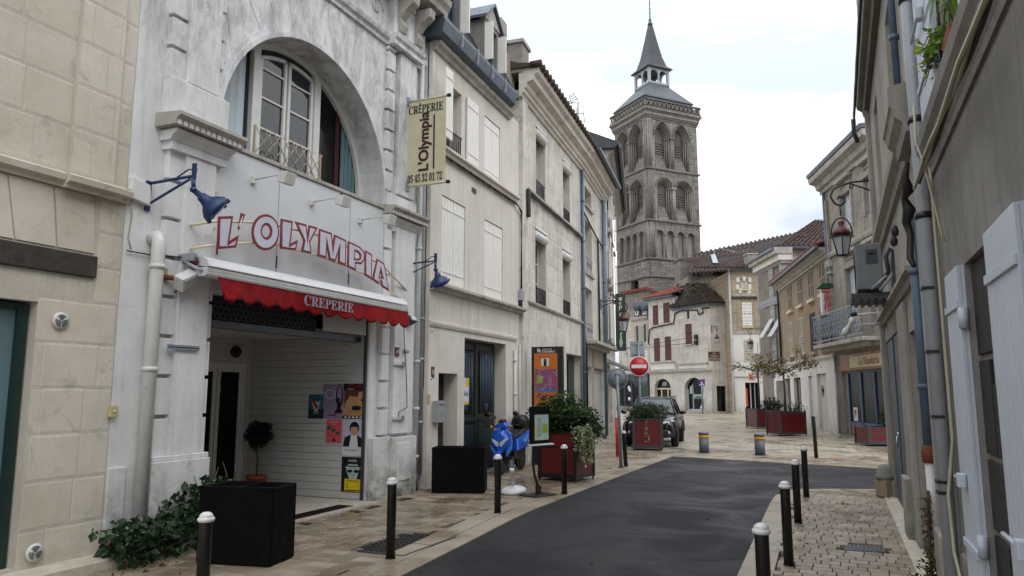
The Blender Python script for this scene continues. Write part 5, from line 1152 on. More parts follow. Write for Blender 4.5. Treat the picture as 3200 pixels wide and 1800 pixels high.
pipe(B4,'pale blue drainpipe with hopper at the end of the row',[(4.7,-.14,8.9),(4.7,-.14,7.7),(4.6,-.12,7.4),(4.6,-.12,3.5)],.055,'zinc_light',(7.2,5.5))
# ================================================================ white house beyond
b5=on(B5,'white_end_house','narrow white house at the street bend with dark curved eaves','house')
MB().wall(0,11,0,11.6,0,.4,rects=[(1.2,2.2,0,2.4),(3,6,.3,2.4)]).obj('wall','far_plaster',b5); shell(b5,'far_plaster',0,11,11.6,7,y=.41)
MB().prismx([(-.5,11.6),(-.7,11.75),(-.7,11.85),(3,13.4),(7,11.6)],-.2,11.3).obj('roof','slate',b5); MB().box(-.2,11.3,-.82,-.7,11.6,11.78).obj('gutter','zinc',b5)
mould(b5,'cornice','dirty_cornice',[(0,0),(.2,0),(.3,.2),(.5,.3),(.5,.4),(0,.4)],0,11,0,11.2)
for x in (1,3.4,5.8,8.2):
    for z in (3.9,6.4,8.9):
        MB().box(x,x+.9,-.03,-.0,z,z+1.7).obj('window_recess','glass_dark',b5); MB().box(x-.5,x-.03,-.28,-.24,z,z+1.7).box(x+.93,x+1.4,-.06,-.02,z,z+1.7).obj('shutter','shutter_white',b5); MB().box(x-.1,x+1,-.2,0,z-.1,z-.02).obj('sill','dirty_cornice',b5)
MB().box(1.2,2.2,.2,.25,0,2.4).box(3,6,.2,.25,.3,2.4).obj('shop_window','glass_dark',b5)
aw=on(B5,'shop_awning','half folded grey shop awning under the green sign','awning',1.0,0,2.75); MB().prismx([(0,.35),(-.9,.0),(-.92,-.08),(-.86,-.1),(0,.25)],0,3).obj('cloth','zinc_light',aw); MB().box(0,3,-.15,0,.2,.42).obj('case','pipe_white',aw); MB().tube([(.2,0,-.1),(.2,-.85,-.04)],.03).tube([(2.8,0,-.1),(2.8,-.85,-.04)],.03).obj('arm','pipe_white',aw)
P_=perp(B5,3.6); q0=P_.uz('H',160,152); q1=P_.uz('H',240,550)
vs_=on(P_,'vertical_shop_sign','tall dark green hanging shop sign reading epicerie fine downwards','shop sign')
MB().box(q0[0],q1[0],-.04,.04,q1[1],q0[1]).obj('board','sign_green',vs_,bevel=.01); cx_=(q0[0]+q1[0])/2
ch_=list('epicerie')+['']+list('fine')
for k,(c_,yy) in enumerate([('é',215),('p',243),('i',265),('c',315-22),('e',318),('r',345),('i',370),('e',395),('f',440),('i',462),('n',485),('e',508)]):
    z=P_.uz('H',200,yy)[1]; text(serif(c_) if c_!='é' else serif('e'),.3,'sign_ivory',vs_,'lettering',(cx_,-.045,z),.002)
MB().lathe([(0,0),(.07,0),(.07,-.01),(0,-.01)],(cx_,-.045,P_.uz('H',200,192)[1]),12,'y').obj('emblem','sign_ivory',vs_); MB().prism([(cx_-.1,P_.uz('H',200,182)[1]),(cx_+.12,P_.uz('H',200,176)[1]),(cx_,P_.uz('H',200,190)[1])],-.055,-.045).obj('emblem','sign_ivory',vs_)
for z in (q0[1]-.2,q1[1]+.25): MB().tube([(0,0,z),(q0[0],0,z)],.02).obj('bracket','iron',vs_)
# ---------------------------------------------------------------- lanterns
def lantern(P_, c, basetop, basebot, lc, ytop, ybot, label, side=1, group='red capped street lanterns on scroll brackets', kind=0):
    """bracket on the wall at x=0 of frame P_, lantern hanging at screen bearing lc"""
    t=on(P_,'street_lantern',label,'street lantern',group=group)
    _,zt=P_.uz(c,*basetop); _,zb=P_.uz(c,*basebot)
    lx,lt=P_.uz(c,lc,ytop); _,lb=P_.uz(c,lc,ybot); h=lt-lb; s=h/.72; sg_=1 if lx>0 else -1
    MB().box(-.0,.03*sg_,-.02,.02,zb-.1,zt+.1).obj('wall_plate','iron',t)
    ar_=MB(); ar_.tube([(0,0,zt),(lx*.55,0,zt+.01),(lx*.85,0,zt-.02*s),(lx*1.0+sg_*.1*s,0,zt-.1*s),(lx+sg_*.17*s,0,zt-.24*s),(lx+sg_*.1*s,0,zt-.4*s),(lx,0,zt-.46*s),(lx-sg_*.1*s,0,zt-.4*s),(lx-sg_*.1*s,0,zt-.3*s),(lx,0,zt-.26*s),(lx+sg_*.04*s,0,zt-.32*s)],.017*s+.004,6)
    ar_.tube([(0,0,zb),(lx*.3,0,zb+(zt-zb)*.45),(lx*.62,0,zt-.03)],.014*s+.003,6); ar_.tube([(lx*.66,0,zt-.02),(lx*.7,0,zt-.1*s),(lx*.62,0,zt-.13*s),(lx*.58,0,zt-.07*s)],.011*s+.002,5)
    ar_.obj('scroll_bracket','iron',t)
    top=zt-.46*s; ln=MB()
    r=.19*s; n=6
    MB().tube([(lx+sg_*.001,0,top),(lx,0,lt+.12*s)],.012*s+.003,6).obj('hanger','iron',t)
    hp=MB().tube([(lx+r*1.05*cos(a),0,lt-.28*s+(.36*s)*sin(a)) for a in [pi*k/14 for k in range(15)]],.013*s+.003,6).obj('hoop','iron',t)
    MB().lathe([(.0,.0),(.06*s,0),(.055*s,-.05*s),(.05*s,-.09*s),(.1*s,-.13*s),(.16*s,-.2*s),(.2*s,-.28*s),(.0,-.28*s)],(lx,0,lt),20).obj('cap','lantern_red',t)
    MB().lathe([(.0,-.275*s),(.24*s,-.31*s),(.24*s,-.325*s),(0,-.325*s)],(lx,0,lt),6).obj('rim','iron',t)
    P0=[(lx+.2*s*cos(pi/6+pi*k/3),.2*s*sin(pi/6+pi*k/3),lt-.325*s) for k in range(6)]; P1=[(lx+.11*s*cos(pi/6+pi*k/3),.11*s*sin(pi/6+pi*k/3),lb+.02*s) for k in range(6)]
    gl=MB(); ir=MB()
    for k in range(6):
        k2=(k+1)%6; gl.quad(P0[k],P0[k2],P1[k2],P1[k]); ir.tube([P0[k],P1[k]],.012*s,5); ir.tube([P0[k],P0[k2]],.012*s,5); ir.tube([P1[k],P1[k2]],.012*s,5)
    gl.obj('glass','lamp_glass',t); ir.obj('cage','iron',t); MB().lathe([(0,0),(.06*s,.0),(.11*s,.02*s),(0,.02*s)],(lx,0,lb),6).obj('base','iron',t)
    return t
lantern(perp(B4,3.9),'H',(97,203),(97,245),217,280,418,'red capped lantern in front of the green epicerie sign')
def perpR(fr,u): q=fr.w(u,0); return Fr(q[0],q[1],degrees(fr.a)+90)
# ================================================================ right-hand house with garage door
r2=on(RR,'garage_house','beige rendered house on the right with a tall blue grey double garage door','house')
U0,U1=-.3,6.05
MB().wall(U0,U1,0,11,0,.4,rects=[(.05,3.38,0,2.58),(4.5,5.55,0,2.42),(1.1,2.0,4.36,6.3),(4.3,5.25,4.3,6.3),(1.1,2.0,8.2,9.8),(4.3,5.25,8.2,9.8)]).obj('wall','right_stone',r2)
shell(r2,'right_stone',U0,U1,11,7,y=.41)
MB().box(U0-.02,.02,-.07,0,0,10.9).obj('corner_pilaster','right_stone',r2,bevel=.01); MB().box(3.42,4.44,-.05,0,0,2.8).obj('pilaster','right_stone',r2,bevel=.01)
MB().box(3.40,3.9,-.12,-.0,0,.72).obj('plinth','right_stone',r2,bevel=.015)
mould(r2,'door_cornice','right_stone',[(0,0),(.04,0),(.06,.06),(.12,.08),(.12,.12),(0,.15)],-.4,6.0,0,2.86)
mould(r2,'string_course','right_stone',[(0,0),(.05,0),(.07,.08),(.14,.12),(.15,.2),(0,.26)],.5,U1,0,4.02)
mould(r2,'upper_cornice','right_stone_dark',[(0,0),(.08,0),(.1,.1),(.18,.16),(.2,.3),(0,.34)],U0-.1,U1,0,6.75)
mould(r2,'upper_string','right_stone_dark',[(0,0),(.06,0),(.08,.1),(.14,.13),(.14,.2),(0,.24)],U0-.08,U1,0,7.45)
blocks(r2,'right_stone',coursing(.1,U1,4.3,6.7,.42,1.0,[(1.08,2.02,4.36,6.3),(4.28,5.27,4.3,6.3)],rs=23),.002,thick=.01,joint=.003)
for (x0,x1) in ((1.1,2.0),(4.3,5.25)):
    shutter(r2,'shutter_pale',x0+.02,x1-.02,4.38,6.28,.2); shutter(r2,'shutter_pale',x0+.02,x1-.02,8.22,9.78,.2)
gd=MB().box(.05,3.38,.045,.12,0,2.58).obj('garage_door','grey_door',r2)
for i in range(20):
    x=.07+.165*i; MB().box(x,x+.158,.015,.045,.03,2.56).obj('door_board','grey_door',gd)
MB().box(1.68,1.74,-.005,.015,.03,2.56).obj('meeting_bar','grey_door',gd); MB().lathe([(0,0),(.04,0),(.04,-.03),(0,-.03)],(1.6,.01,1.12),12,'y').obj('lock','chrome',gd); MB().tube([(1.6,-.02,1.1),(1.6,-.04,1.0),(1.62,-.02,.94)],.012,6).obj('padlock','chrome',gd)
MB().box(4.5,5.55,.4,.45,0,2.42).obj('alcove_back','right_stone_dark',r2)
MB().box(.05,3.38,-.1,.01,-.03,.03).box(-.3,6.0,-.18,0,-.03,.012).obj('foot_kerb','old_stone',r2,bevel=.01)
gs=thing('corner_guard_stone',(6.3,12.78,0),.2,'squat weathered guard stone at the corner of the beige house','guard stone')
MB().box(-.13,.13,-.14,.14,0,.3).obj('block','sandstone',gs,bevel=.03); MB().lathe([(.16,.3),(.165,.35),(.145,.38),(.14,.46),(.09,.53),(0,.55)],(0,0,0),14).obj('cap','cement',gs)
# air conditioner on brackets
AP=perpR(RR,3.1); ac=on(AP,'air_conditioner','grey outdoor air conditioning unit on wall brackets under the red lantern','air conditioner')
MB().box(-.47,-.14,0,.85,3.13,3.76).obj('case','ac_grey',ac,bevel=.015)
MB().box(-.34,-.2,-.012,.0,3.48,3.68).obj('handle_recess','anthracite',ac,bevel=.004); MB().box(-.31,-.23,-.016,-.012,3.60,3.63).obj('slot','dark_gap',ac)
fan=MB()
for k in range(7): fan.lathe([(.05+.035*k,0),(.056+.035*k,0),(.056+.035*k,.003),(.05+.035*k,0)],(0,0,0),24,'x')
fan.xf(Matrix.Translation((-.475,.42,3.45))).obj('fan_grille','dark_gap',ac)
for i in range(16): MB().box(-.474,-.47,.62+.012*i,.625+.012*i,3.16,3.72).obj('fin','dark_gap',ac)
for y in (.8,.08): MB().box(-.55,.0,y-.025,y+.025,3.04,3.09).obj('bracket','anthracite',ac,bevel=.004)
MB().box(-.55,-.0,-.04,.85,3.0,3.03).obj('shelf','anthracite',ac,bevel=.004)
for i in range(6): MB().box(-.5+.09*i,-.46+.09*i,-.05,.86,2.97,3.0).obj('shelf_bar','anthracite',ac)
MB().tube([(-.2,-.03,3.1),(-.05,-.03,3.28),(.0,-.03,3.4)],.022,6).obj('strut','zinc_light',ac); MB().tube([(-.3,-.04,3.12),(-.1,-.04,3.3)],.018,6).obj('strut','zinc_light',ac)
MB().tube([(-.14,.02,3.25),(-.08,-.05,3.35),(-.1,-.08,3.55),(-.05,-.1,3.65),(.0,-.08,3.6),(-.01,-.06,3.4),(.0,-.05,3.1),(.0,-.05,2.95)],.028,8).obj('pipe','anthracite',ac); MB().box(-.03,.0,-.06,.1,3.1,3.72).obj('back_plate','zinc_light',ac)
c_=on(RR,'wall_cable','knotted black cable bundle between the grey unit and the pilaster','cable')
P=[RR.uz('J',x,y,-.14) for x,y in ((512,820),(515,900),(520,960),(512,1000),(525,1060),(522,1120),(530,1180),(540,1300),(548,1340))]
MB().tube([(p[0],-.1-.02*(i%2),p[1]) for i,p in enumerate(P)],[.02,.035,.05,.03,.055,.04,.03,.03,.02],8).obj('cable','cable_black',c_)
for (x,y) in ((500,1160),(495,1210)): 
    p=RR.uz('J',x,y,-.16); MB().lathe([(0,-.06),(.03,-.04),(.035,0),(.02,.05),(0,.06)],(p[0],-.2,p[1]),8).obj('connector','cable_black',c_)
# two arm lamp beside the balcony
LP=perpR(RR,.6); al=on(LP,'arm_lamp','white bulb shaped sign lamp on two thin arms before the balcony','sign lamp')
a=LP.uz('I',705,655); b=LP.uz('I',695,708)
MB().tube([(0,0,3.05),(a[0],0,a[1])],.016,6).obj('arm','pipe_white',al); MB().tube([(0,.0,2.87),(b[0],0,b[1])],.012,6).obj('arm','pipe_white',al)
MB().box(-.02,.0,-.03,.03,2.98,3.12).box(-.02,0,-.03,.03,2.8,2.94).obj('wall_plate','iron',al)
d=MB().lathe([(.0,0),(.05,.0),(.055,.1),(.03,.18),(.035,.24),(.055,.28),(.05,.33),(0,.34)],(0,0,0),12); q=LP.uz('I',655,765); d.xf(Matrix.Translation((q[0],0,q[1]))@Matrix.Rotation(radians(32),4,'Y')).obj('lamp','pipe_white',al); MB().lathe([(0,0),(.055,0),(.05,.06),(0,.07)],(a[0]+.02,0,a[1]-.02),10).obj('cap','black_metal',al)
# ================================================================ near right house
r1=on(RR,'near_right_house','close grey rendered house wall at the right edge with open pale shutters','house')
V0,V1=6.05,14.5
MB().wall(V0,V1,0,9,0,.45,rects=[(8.70,9.62,.25,2.56),(8.62,9.62,3.8,5.9),(11.2,12.0,3.8,5.9)]).obj('wall','grey_render',r1)
shell(r1,'grey_render',V0,V1,9,6,y=.46)
MB().box(6.3,7.05,-.03,0,0,4.05).obj('pilaster','right_stone',r1,bevel=.012)
mould(r1,'pilaster_cap','right_stone',[(0,0),(.12,0),(.14,.08),(.2,.14),(.22,.22),(.24,.24),(.24,.42),(0,.46)],6.15,7.1,0,4.0); MB().box(6.3,6.9,-.03,0,4.46,9).obj('pilaster_shaft','right_stone',r1,bevel=.01)
MB().box(6.28,7.1,-.07,-.0,0,.55).obj('plinth','right_stone',r1,bevel=.02); MB().box(7.75,8.3,-.04,0,0,.6).obj('plinth','grey_render',r1,bevel=.01)
mould(r1,'string_course','grey_render',[(0,0),(.02,0),(.03,.04),(.06,.08),(.07,.16),(.10,.2),(.11,.28),(.08,.3),(0,.32)],7.1,V1,0,3.44)
for (a,b,c,d) in ((8.62,9.03,.25,.9),(9.04,9.45,.25,.8),(8.62,9.2,.92,1.35),(9.22,9.45,.82,1.35),(8.62,8.95,1.37,1.95),(8.97,9.45,1.37,1.8),(8.62,9.1,1.97,2.56),(9.12,9.45,1.82,2.56)):
    a=8.70+(a-8.62)*1.1; b=8.70+(b-8.62)*1.1; MB().box(a+.008,b-.008,.03,.12,c+.008,d-.008).obj('blocking_stone','smoke_black',r1,bevel=.008)
MB().box(8.68,9.64,.05,.15,.22,2.6).obj('blocking_mortar','mortar_pale',r1)
MB().box(8.66,9.66,-.05,.3,.14,.25).obj('sill','grey_render',r1,bevel=.01)
def leaf_shutter(u0,u1,z0,z1,y,label=None,panels=7):
    s=MB().box(u0,u1,y-.02,y,z0,z1).obj('shutter','shutter_pale',r1,label=label)
    n=panels
    for i in range(n): MB().box(u0+(u1-u0)*i/n+.003,u0+(u1-u0)*(i+1)/n-.003,y-.045,y-.02,z0+.002,z1-.002).obj('board','shutter_pale',s,bevel=.004)
    for z in (z0+.25,z1-.25): MB().box(u0+.01,u1-.01,y-.06,y-.045,z-.025,z+.025).obj('hinge_strap','shutter_pale',s,bevel=.003)
    zm=(z0+z1)/2-.35
    MB().tube([(u0+.05,y-.08,zm),(u1-.3,y-.08,zm)],.012,6).obj('espagnolette','shutter_pale',s); MB().box(u1-.34,u1-.26,y-.1,y-.05,zm-.05,zm+.04).obj('catch','shutter_pale',s,bevel=.008)
    return s
leaf_shutter(8.1,8.68,.5,2.56,-.002,'folded flat against the wall left of the dark window')
leaf_shutter(9.66,10.4,.25,2.57,-.002,'wide pale shutter at the right edge')
for z in (.75,2.15): MB().lathe([(.03,0),(.03,.13)],(8.70,-.03,z),10).obj('hinge_pin','shutter_pale',r1)
leaf_shutter(7.72,8.58,3.84,5.85,-.02,'pale shutter beside the grey drainpipe'); leaf_shutter(9.66,10.4,3.84,5.85,-.02)
for i in range(1): MB().box(8.64,9.6,.32,.36,3.82,5.9).obj('pane','glass_dark',r1); 
MB().box(8.64,9.6,.26,.31,4.7,5.9).obj('roller_box','cement',r1); MB().box(8.6,9.66,-.04,.3,3.78,3.84).obj('sill','grey_render',r1)
pipe(RR,'large grey drainpipe down the pilaster of the near right house',[(7.5,-.075,8.8),(7.5,-.075,.05)],.055,'pipe_grey',(5.0,3.95,3.15),brmat='black_metal')
for z in (2.45,2.0,1.55,1.1,.85): pass
for z in (2.55,2.05,1.55,1.06,.98): MB().box(7.435,7.565,-.14,-.05,z,z+.022).obj('pipe_clip','black_metal',[o for o in SC.objects if o.get('label','').startswith('large grey drainpipe')][0])
pipe(RR,'narrow blue pipe rising from the alcove of the beige house',[(5.9,-.05,8.5),(5.9,-.05,4.6)],.035,'pipe_blue',(7,5.4))
pipe(RR,'dark blue drainpipe ending above a rusty iron shoe',[(6.12,-.035,3.5),(6.12,-.035,1.2)],.05,'pipe_blue',(2.9,1.8))
sp_=pipe(RR,'old peeling pale iron pipe near the rusty dried creeper',[(6.14,-.04,1.2),(6.14,-.04,.15)],.045,'pipe_white',(),name='downpipe_shoe'); MB().lathe([(.06,0),(.07,.08),(.06,.16)],(6.14,-.04,1.1),12).obj('rusty_joint','rust',sp_)
c_=on(RR,'wall_wire','pale electric wire falling beside the large grey drainpipe','wire'); MB().tube([(7.68,-.03,4.0),(7.7,-.03,3.2),(7.72,-.03,2.2),(7.73,-.03,1.4),(7.68,-.08,1.0),(7.75,-.08,.6),(7.95,-.05,.28),(8.15,-.06,.3)],.013,6).obj('wire','cable_pale',c_)
c_=on(RR,'string_course_cables','bundle of old pale cables under the ledge of the near right house','cable')
for k in range(3): MB().tube([(7.6+.4*i,-.10-.02*k,3.40-.015*k+.02*sin(i*1.7+k*2)) for i in range(18)],.013,5).obj('cable','cable_pale' if k else 'cable_black',c_)
MB().tube([(8.0,-.14,3.9),(8.05,-.15,3.6),(8.15,-.12,3.4),(8.1,-.04,2.9),(8.12,-.03,2.82)],.01,5).obj('cable','cable_pale',c_)
c_=on(RR,'upper_cable_bundle','black cables along the high cornice of the beige house','cable')
for k in range(3): MB().tube([(U0-.12+.4*i,-.24,6.72+.05*k+.02*sin(i*2+k)) for i in range(15)],.02,5).obj('cable','cable_black',c_)
MB().tube([(-.42,-.25,6.75),(-.45,-.25,6.5),(-.4,-.2,6.3)],.04,6).obj('cable_end','cable_black',c_)
dp=on(RR,'dried_creeper','rusty brown dried creeper standing in the corner by the old pipe','creeper',6.2,-.1,0)
MB().tube([(0,0,0),(.02,0,.4),(-.02,.02,.85)],.014,5).obj('stem','bark',dp); leaves('foliage','leaf_dry',dp,[(rnd.gauss(0,.02),rnd.gauss(0,.018),rnd.random()*.8) for _ in range(380)],.035,1,.01,.6,.6,rs=7); leaves('moss_tuft','leaf_dark',dp,[(rnd.gauss(-.05,.06),rnd.gauss(0,.05),rnd.random()*.25) for _ in range(160)],.04,1,.01,.6,.6,rs=8)
# potted plants on the upper window sill
_q=RR.uz('J',748,395,-.17); WBP=(9.02,.02,3.84); PQ=perpR(RR,8.35); wb=on(RR,'window_box','terracotta window box with trailing ivy geranium and spiky grass plant on the high sill','window box',*WBP)
MB().prismx([(-.05,0),(.05,0),(.07,.14),(-.07,.14)],-.16,.16).obj('trough','terracotta',wb,bevel=.01); MB().box(-.14,.14,-.05,.05,.12,.13).obj('soil','soil',wb)
g=MB(); R_=random.Random(5)
for i in range(80):
    a=R_.uniform(0,2*pi); l=R_.uniform(.2,.36); bx=R_.uniform(-.05,.12); sx=cos(a)*l*.8; sy=sin(a)*l*.55
    p=[Vector((bx,0,.2)),Vector((bx+sx*.35,sy*.35,.2+l*.75)),Vector((bx+sx*.8,sy*.8,.2+l*.7)),Vector((bx+sx*1.1,sy*1.1,.2+l*.15))]
    wv=Vector((-sin(a),cos(a),0))*.009
    for k in range(3): ww=wv*(1-.25*k); w2=wv*(1-.3*(k+1)); g.quad(tuple(p[k]-ww),tuple(p[k]+ww),tuple(p[k+1]+w2),tuple(p[k+1]-w2))
g.obj('grass_blades','leaf_fresh',wb,kind='stuff')
pts=[]; st=MB()
for k in range(9):
    a=R_.uniform(-.5,.9); L_=R_.uniform(.2,.5); q=[(-.1,0,.13),(-.16-.2*L_,-.06,.2+.1*a),(-.2-.5*L_,-.10,.18+.4*a*L_),(-.24-.9*L_,-.13,.1+.5*a*L_)]
    st.tube(q,[.008,.006,.004,.003],4)
    for t in range(12): s=t/12*2.99; i=int(s); f=s-i; pts.append([q[i][j]+(q[i+1][j]-q[i][j])*f for j in range(3)])
st.obj('stems','bark',wb,kind='stuff'); leaves('ivy_leaves','leaf_fresh',wb,pts,.045,2,.025,.2,.9,rs=9)
leaves('flowers','flower',wb,pts[::9],.03,2,.02,0,.9,rs=12)
# ================================================================ restaurant building across the side street
rm=on(RM,'restaurant_building','stone restaurant building with iron balcony and brown shop front, right of centre','building')
MW=6.2
WM=[(2.1,3.3,4.1,6.6),(2.0,3.15,8.2,9.6),(4.6,5.6,4.1,6.6),(4.6,5.6,8.2,9.6)]
MB().wall(0,MW,0,10.4,0,.4,rects=WM+[(.75,5.8,.05,3.25)]).obj('wall','ashlar_dark',rm); shell(rm,'ashlar_dark',0,MW,10.4,9,y=.41)
blocks(rm,'ashlar_dark',coursing(.5,MW,4.2,9.9,.42,.95,[(a-.2,b+.2,c,d+.4) for a,b,c,d in WM],rs=33),.003,thick=.01,joint=.006)
MB().box(0,.42,-.12,0,3.6,9.9).obj('pilaster','ashlar_dark',rm,bevel=.01); MB().box(-.02,.5,-.17,0,7.0,7.3).box(-.02,.5,-.17,0,6.7,6.8).obj('pilaster_cap','dirty_cornice',rm,bevel=.01)
mould(rm,'roof_cornice','dirty_cornice',[(0,0),(.1,0),(.12,.15),(.25,.2),(.3,.4),(.55,.5),(.58,.7),(0,.75)],-.3,MW,0,10.3)
MB().prismx([(-.6,11.05),(-.64,11.2),(-.1,11.25),(5,12.4),(9,10.4)],-.35,MW).obj('roof','zinc',rm)
mould(rm,'string_course','dirty_cornice',[(0,0),(.1,0),(.14,.1),(.14,.18),(0,.2)],0,MW,0,7.4)
for (x0,x1,z0,z1) in WM:
    shutter(rm,'shutter_pale',x0+.02,(x0+x1)/2-.01,z0+.02,z1-.02,.15,slats=False); shutter(rm,'shutter_pale',(x0+x1)/2+.01,x1-.02,z0+.02,z1-.02,.15,slats=False)
    for a,b in ((x0-.15,x0),(x1,x1+.15)): MB().box(a,b,-.06,0,z0,z1).obj('window_jamb','ashlar_dark',rm,bevel=.01)
    MB().box(x0-.15,x1+.15,-.07,0,z1,z1+.2).obj('window_lintel','ashlar_dark',rm,bevel=.01)
    MB().box(x0-.25,x1+.25,-.2,0,z1+.55,z1+.68).obj('window_hood','dirty_cornice',rm,bevel=.01)
    for i in range(6): MB().lathe([(0,0),(.08,0),(.05,-.05),(0,-.05)],(x0+.05+.21*i,-.0,z1+.38),8,'y').obj('carved_rosette','dirty_cornice',rm)
MB().box(-.3,5.4,-.75,0,3.55,3.7).obj('balcony_slab','dirty_cornice',rm,bevel=.02); MB().box(-.1,5.2,-.5,0,3.4,3.55).obj('balcony_bed','dirty_cornice',rm,bevel=.02)
rail=MB().box(-.28,5.38,-.74,-.70,4.86,4.91).box(-.28,5.38,-.74,-.70,3.8,3.84).obj('balcony_railing','iron_grey',rm)
sc=MB()
for i in range(16):
    x=-.22+.35*i
    sc.tube([(x,-.72,3.84),(x,-.72,4.86)],.012,5)
    for zc in (4.1,4.6):
        for s in (1,-1): sc.tube([(x+.17+s*.13*cos(t*.75)*(1-t/10),-.72,zc+s*.2*sin(t*.75)*(1-t/10)) for t in range(9)],.014,4)
    sc.lathe([(.05,-.01),(.075,-.01),(.075,.01),(.05,.01),(.05,-.01)],(x+.17,-.72,4.35),10,'y')
for x in (-.26,): 
    for j in range(5): sc.tube([(x,-.7+.16*j,3.84),(x,-.7+.16*j,4.86)],.012,5)
sc.obj('scrollwork','iron_grey',rail,kind='stuff')
sf=MB().box(.75,1.2,.12,.3,.05,2.6).obj('shop_front','cement',rm)
fas=MB().box(.72,5.8,-.04,.05,2.58,3.24).obj('fascia','brown_frame',rm,bevel=.01)
MB().box(2.0,5.4,-.07,-.04,2.68,3.12).obj('name_board','sign_cream',fas,bevel=.01)
q0=RM.uz('I',736,900,-.08); q1=RM.uz('I',862,890,-.08); 
text(serif('Le Mandarin'),.42,'brown_frame',fas,'lettering',(q0[0]+.0,-.078,2.89),.002,.86,align='LEFT')
fr_=MB()
for x in (1.22,2.55,2.62,4.0,5.3,5.72): fr_.box(x-.045,x+.045,.08,.16,.05,2.58)
fr_.box(1.2,5.78,.08,.16,2.5,2.58).box(1.2,5.78,.08,.16,.5,.58).obj('window_frame','blue_frame',rm)
MB().box(1.27,2.5,.13,.14,.58,2.5).obj('pane','shop_glass',rm); MB().box(2.66,3.95,.13,.14,.05,2.5).obj('door_pane','shop_glass',rm); MB().box(4.05,5.7,.13,.14,.58,2.5).obj('pane','shop_glass',rm)
MB().box(1.26,2.5,.1,.13,.08,.5).obj('panel','brown_frame',rm); MB().box(1.55,2.0,.115,.125,.62,1.15).obj('menu_card','sign_white',rm); MB().prism([(1.62,1.05),(1.9,1.05),(1.76,.72)],.108,.115).obj('menu_motif','brown_frame',rm)
for k,x in enumerate((1.8,4.5)): 
    lm=MB().tube([(x,-.02,3.2),(x,-.2,3.3)],.02,6).obj('fascia_lamp','zinc_light',rm)
pipe(RM,'grey drainpipe at the left edge of the restaurant front',[(.2,-.12,10.3),(.22,-.12,7.2),(.3,-.16,3.8)],.06,'pipe_blue',(9,8,6.5,5,4.2)); pipe(RM,'lower grey pipes beside the restaurant shop front',[(.35,-.1,3.2),(.42,-.1,.05)],.055,'zinc_light',(2.6,1.4,.8)); 
PS=perpR(RM,.25)
a=PS.uz('R',685,815); b=PS.uz('R',815,1075)
cs=on(PS,'restaurant_sign','white hanging restaurant sign with red Chinese characters and green top','restaurant sign')
MB().box(a[0],b[0],-.1,.1,b[1],a[1]).obj('box','sign_white',cs,bevel=.01); cx_=(a[0]+b[0])/2; wv=abs(b[0]-a[0])
MB().prism([(a[0]-.16,a[1]+.02),(b[0]+.16,a[1]+.02),(b[0]-.05,a[1]+.22),(a[0]+.05,a[1]+.22)],-.18,.18).obj('top','green_awning',cs); MB().box(a[0],b[0],-.12,-.1,a[1]-.16,a[1]).obj('red_band','sign_red',cs)
text('RESTAURANT',.13,'sign_white',cs,'lettering',(cx_,-.125,a[1]-.08),.002,.9)
for ch,yy in (('富',878),('貴',948),('楼',1015)): text(ch,.36,'sign_red',cs,'lettering',(cx_,-.115,PS.uz('R',745,yy)[1]),.002,1.0,bold=.0)
text('Le Mandarin',.17,'sign_red',cs,'lettering',(cx_,-.115,PS.uz('R',750,1058)[1]),.002,.95)
MB().tube([(0,0,a[1]+.15),(b[0],0,a[1]+.15)],.03).obj('bracket','iron',cs)
# ================================================================ ochre house
ro=on(RB,'ochre_house','ochre rendered house with louvred shutters over a white ground floor','house')
OW=11.75
MB().wall(0,OW,3.3,7.75,0,.4,rects=[]).obj('upper_wall','ochre_render',ro)
OPS=[(2.85,4.6,0,2.5),(6.4,7.3,0,2.52),(8.15,9.95,0,2.57),(.4,1.9,0,2.5)]
MB().wall(0,OW,0,3.24,0,.4,rects=OPS).obj('ground_floor_wall','shop_plaster',ro); shell(ro,'ochre_render',0,OW,7.75,8,y=.41)
mould(ro,'ground_cornice','shop_plaster',[(0,0),(.08,0),(.12,.06),(.14,.12),(0,.16)],0,OW,0,3.2)
mould(ro,'eave_cornice','dirty_cornice',[(0,0),(.08,0),(.1,.1),(.2,.15),(.22,.25),(.4,.32),(.4,.4),(0,.42)],0,OW,0,7.5)
MB().box(-.1,OW,-.58,-.42,7.86,8.0).obj('gutter','zinc',ro,bevel=.03)
tiles('roof_tiles','roof_red',ro,(-.1,-.55,8.0),(OW,-.55,8.0),(OW,4,9.6),(-.1,4,9.6),.24,.5,.08)
for k,(c0,c1,c2,c3) in enumerate(((358,785,405,1000),(458,725,503,950),(562,665,610,890),(677,600,727,785))):
    a=RB.uz('R',c0,c1); b=RB.uz('R',c2,c3); shutter(ro,'shutter_grey',a[0],a[0]+.48,6.1,7.45,-.0); shutter(ro,'shutter_grey',a[0]+.5,a[0]+.98,6.1,7.45,-.0); MB().box(a[0]-.1,a[0]+1.08,-.14,0,5.95,6.08).obj('sill','sign_cream',ro)
for k,(c0,c1,mt_) in enumerate(((370,1155,'shutter_cream'),(472,1110,'shutter_cream'),(580,1065,'shutter_dark'),(697,1080,'shutter_dark'))):
    a=RB.uz('R',c0,c1); shutter(ro,mt_,a[0],a[0]+.5,3.62,5.45,-.0); shutter(ro,mt_,a[0]+.52,a[0]+1.02,3.62,5.45,-.0); MB().box(a[0]-.1,a[0]+1.12,-.14,0,3.48,3.6).obj('sill','sandstone',ro)
MB().box(2.9,4.55,.15,.2,.5,2.45).obj('shop_window','shop_glass',ro); MB().box(3.7,3.78,.1,.16,.1,2.45).box(2.85,4.6,.1,.16,.42,.52).obj('window_frame','pipe_grey',ro); MB().box(.4,1.9,.15,.2,.1,2.5).obj('shop_window','glass_blue',ro)
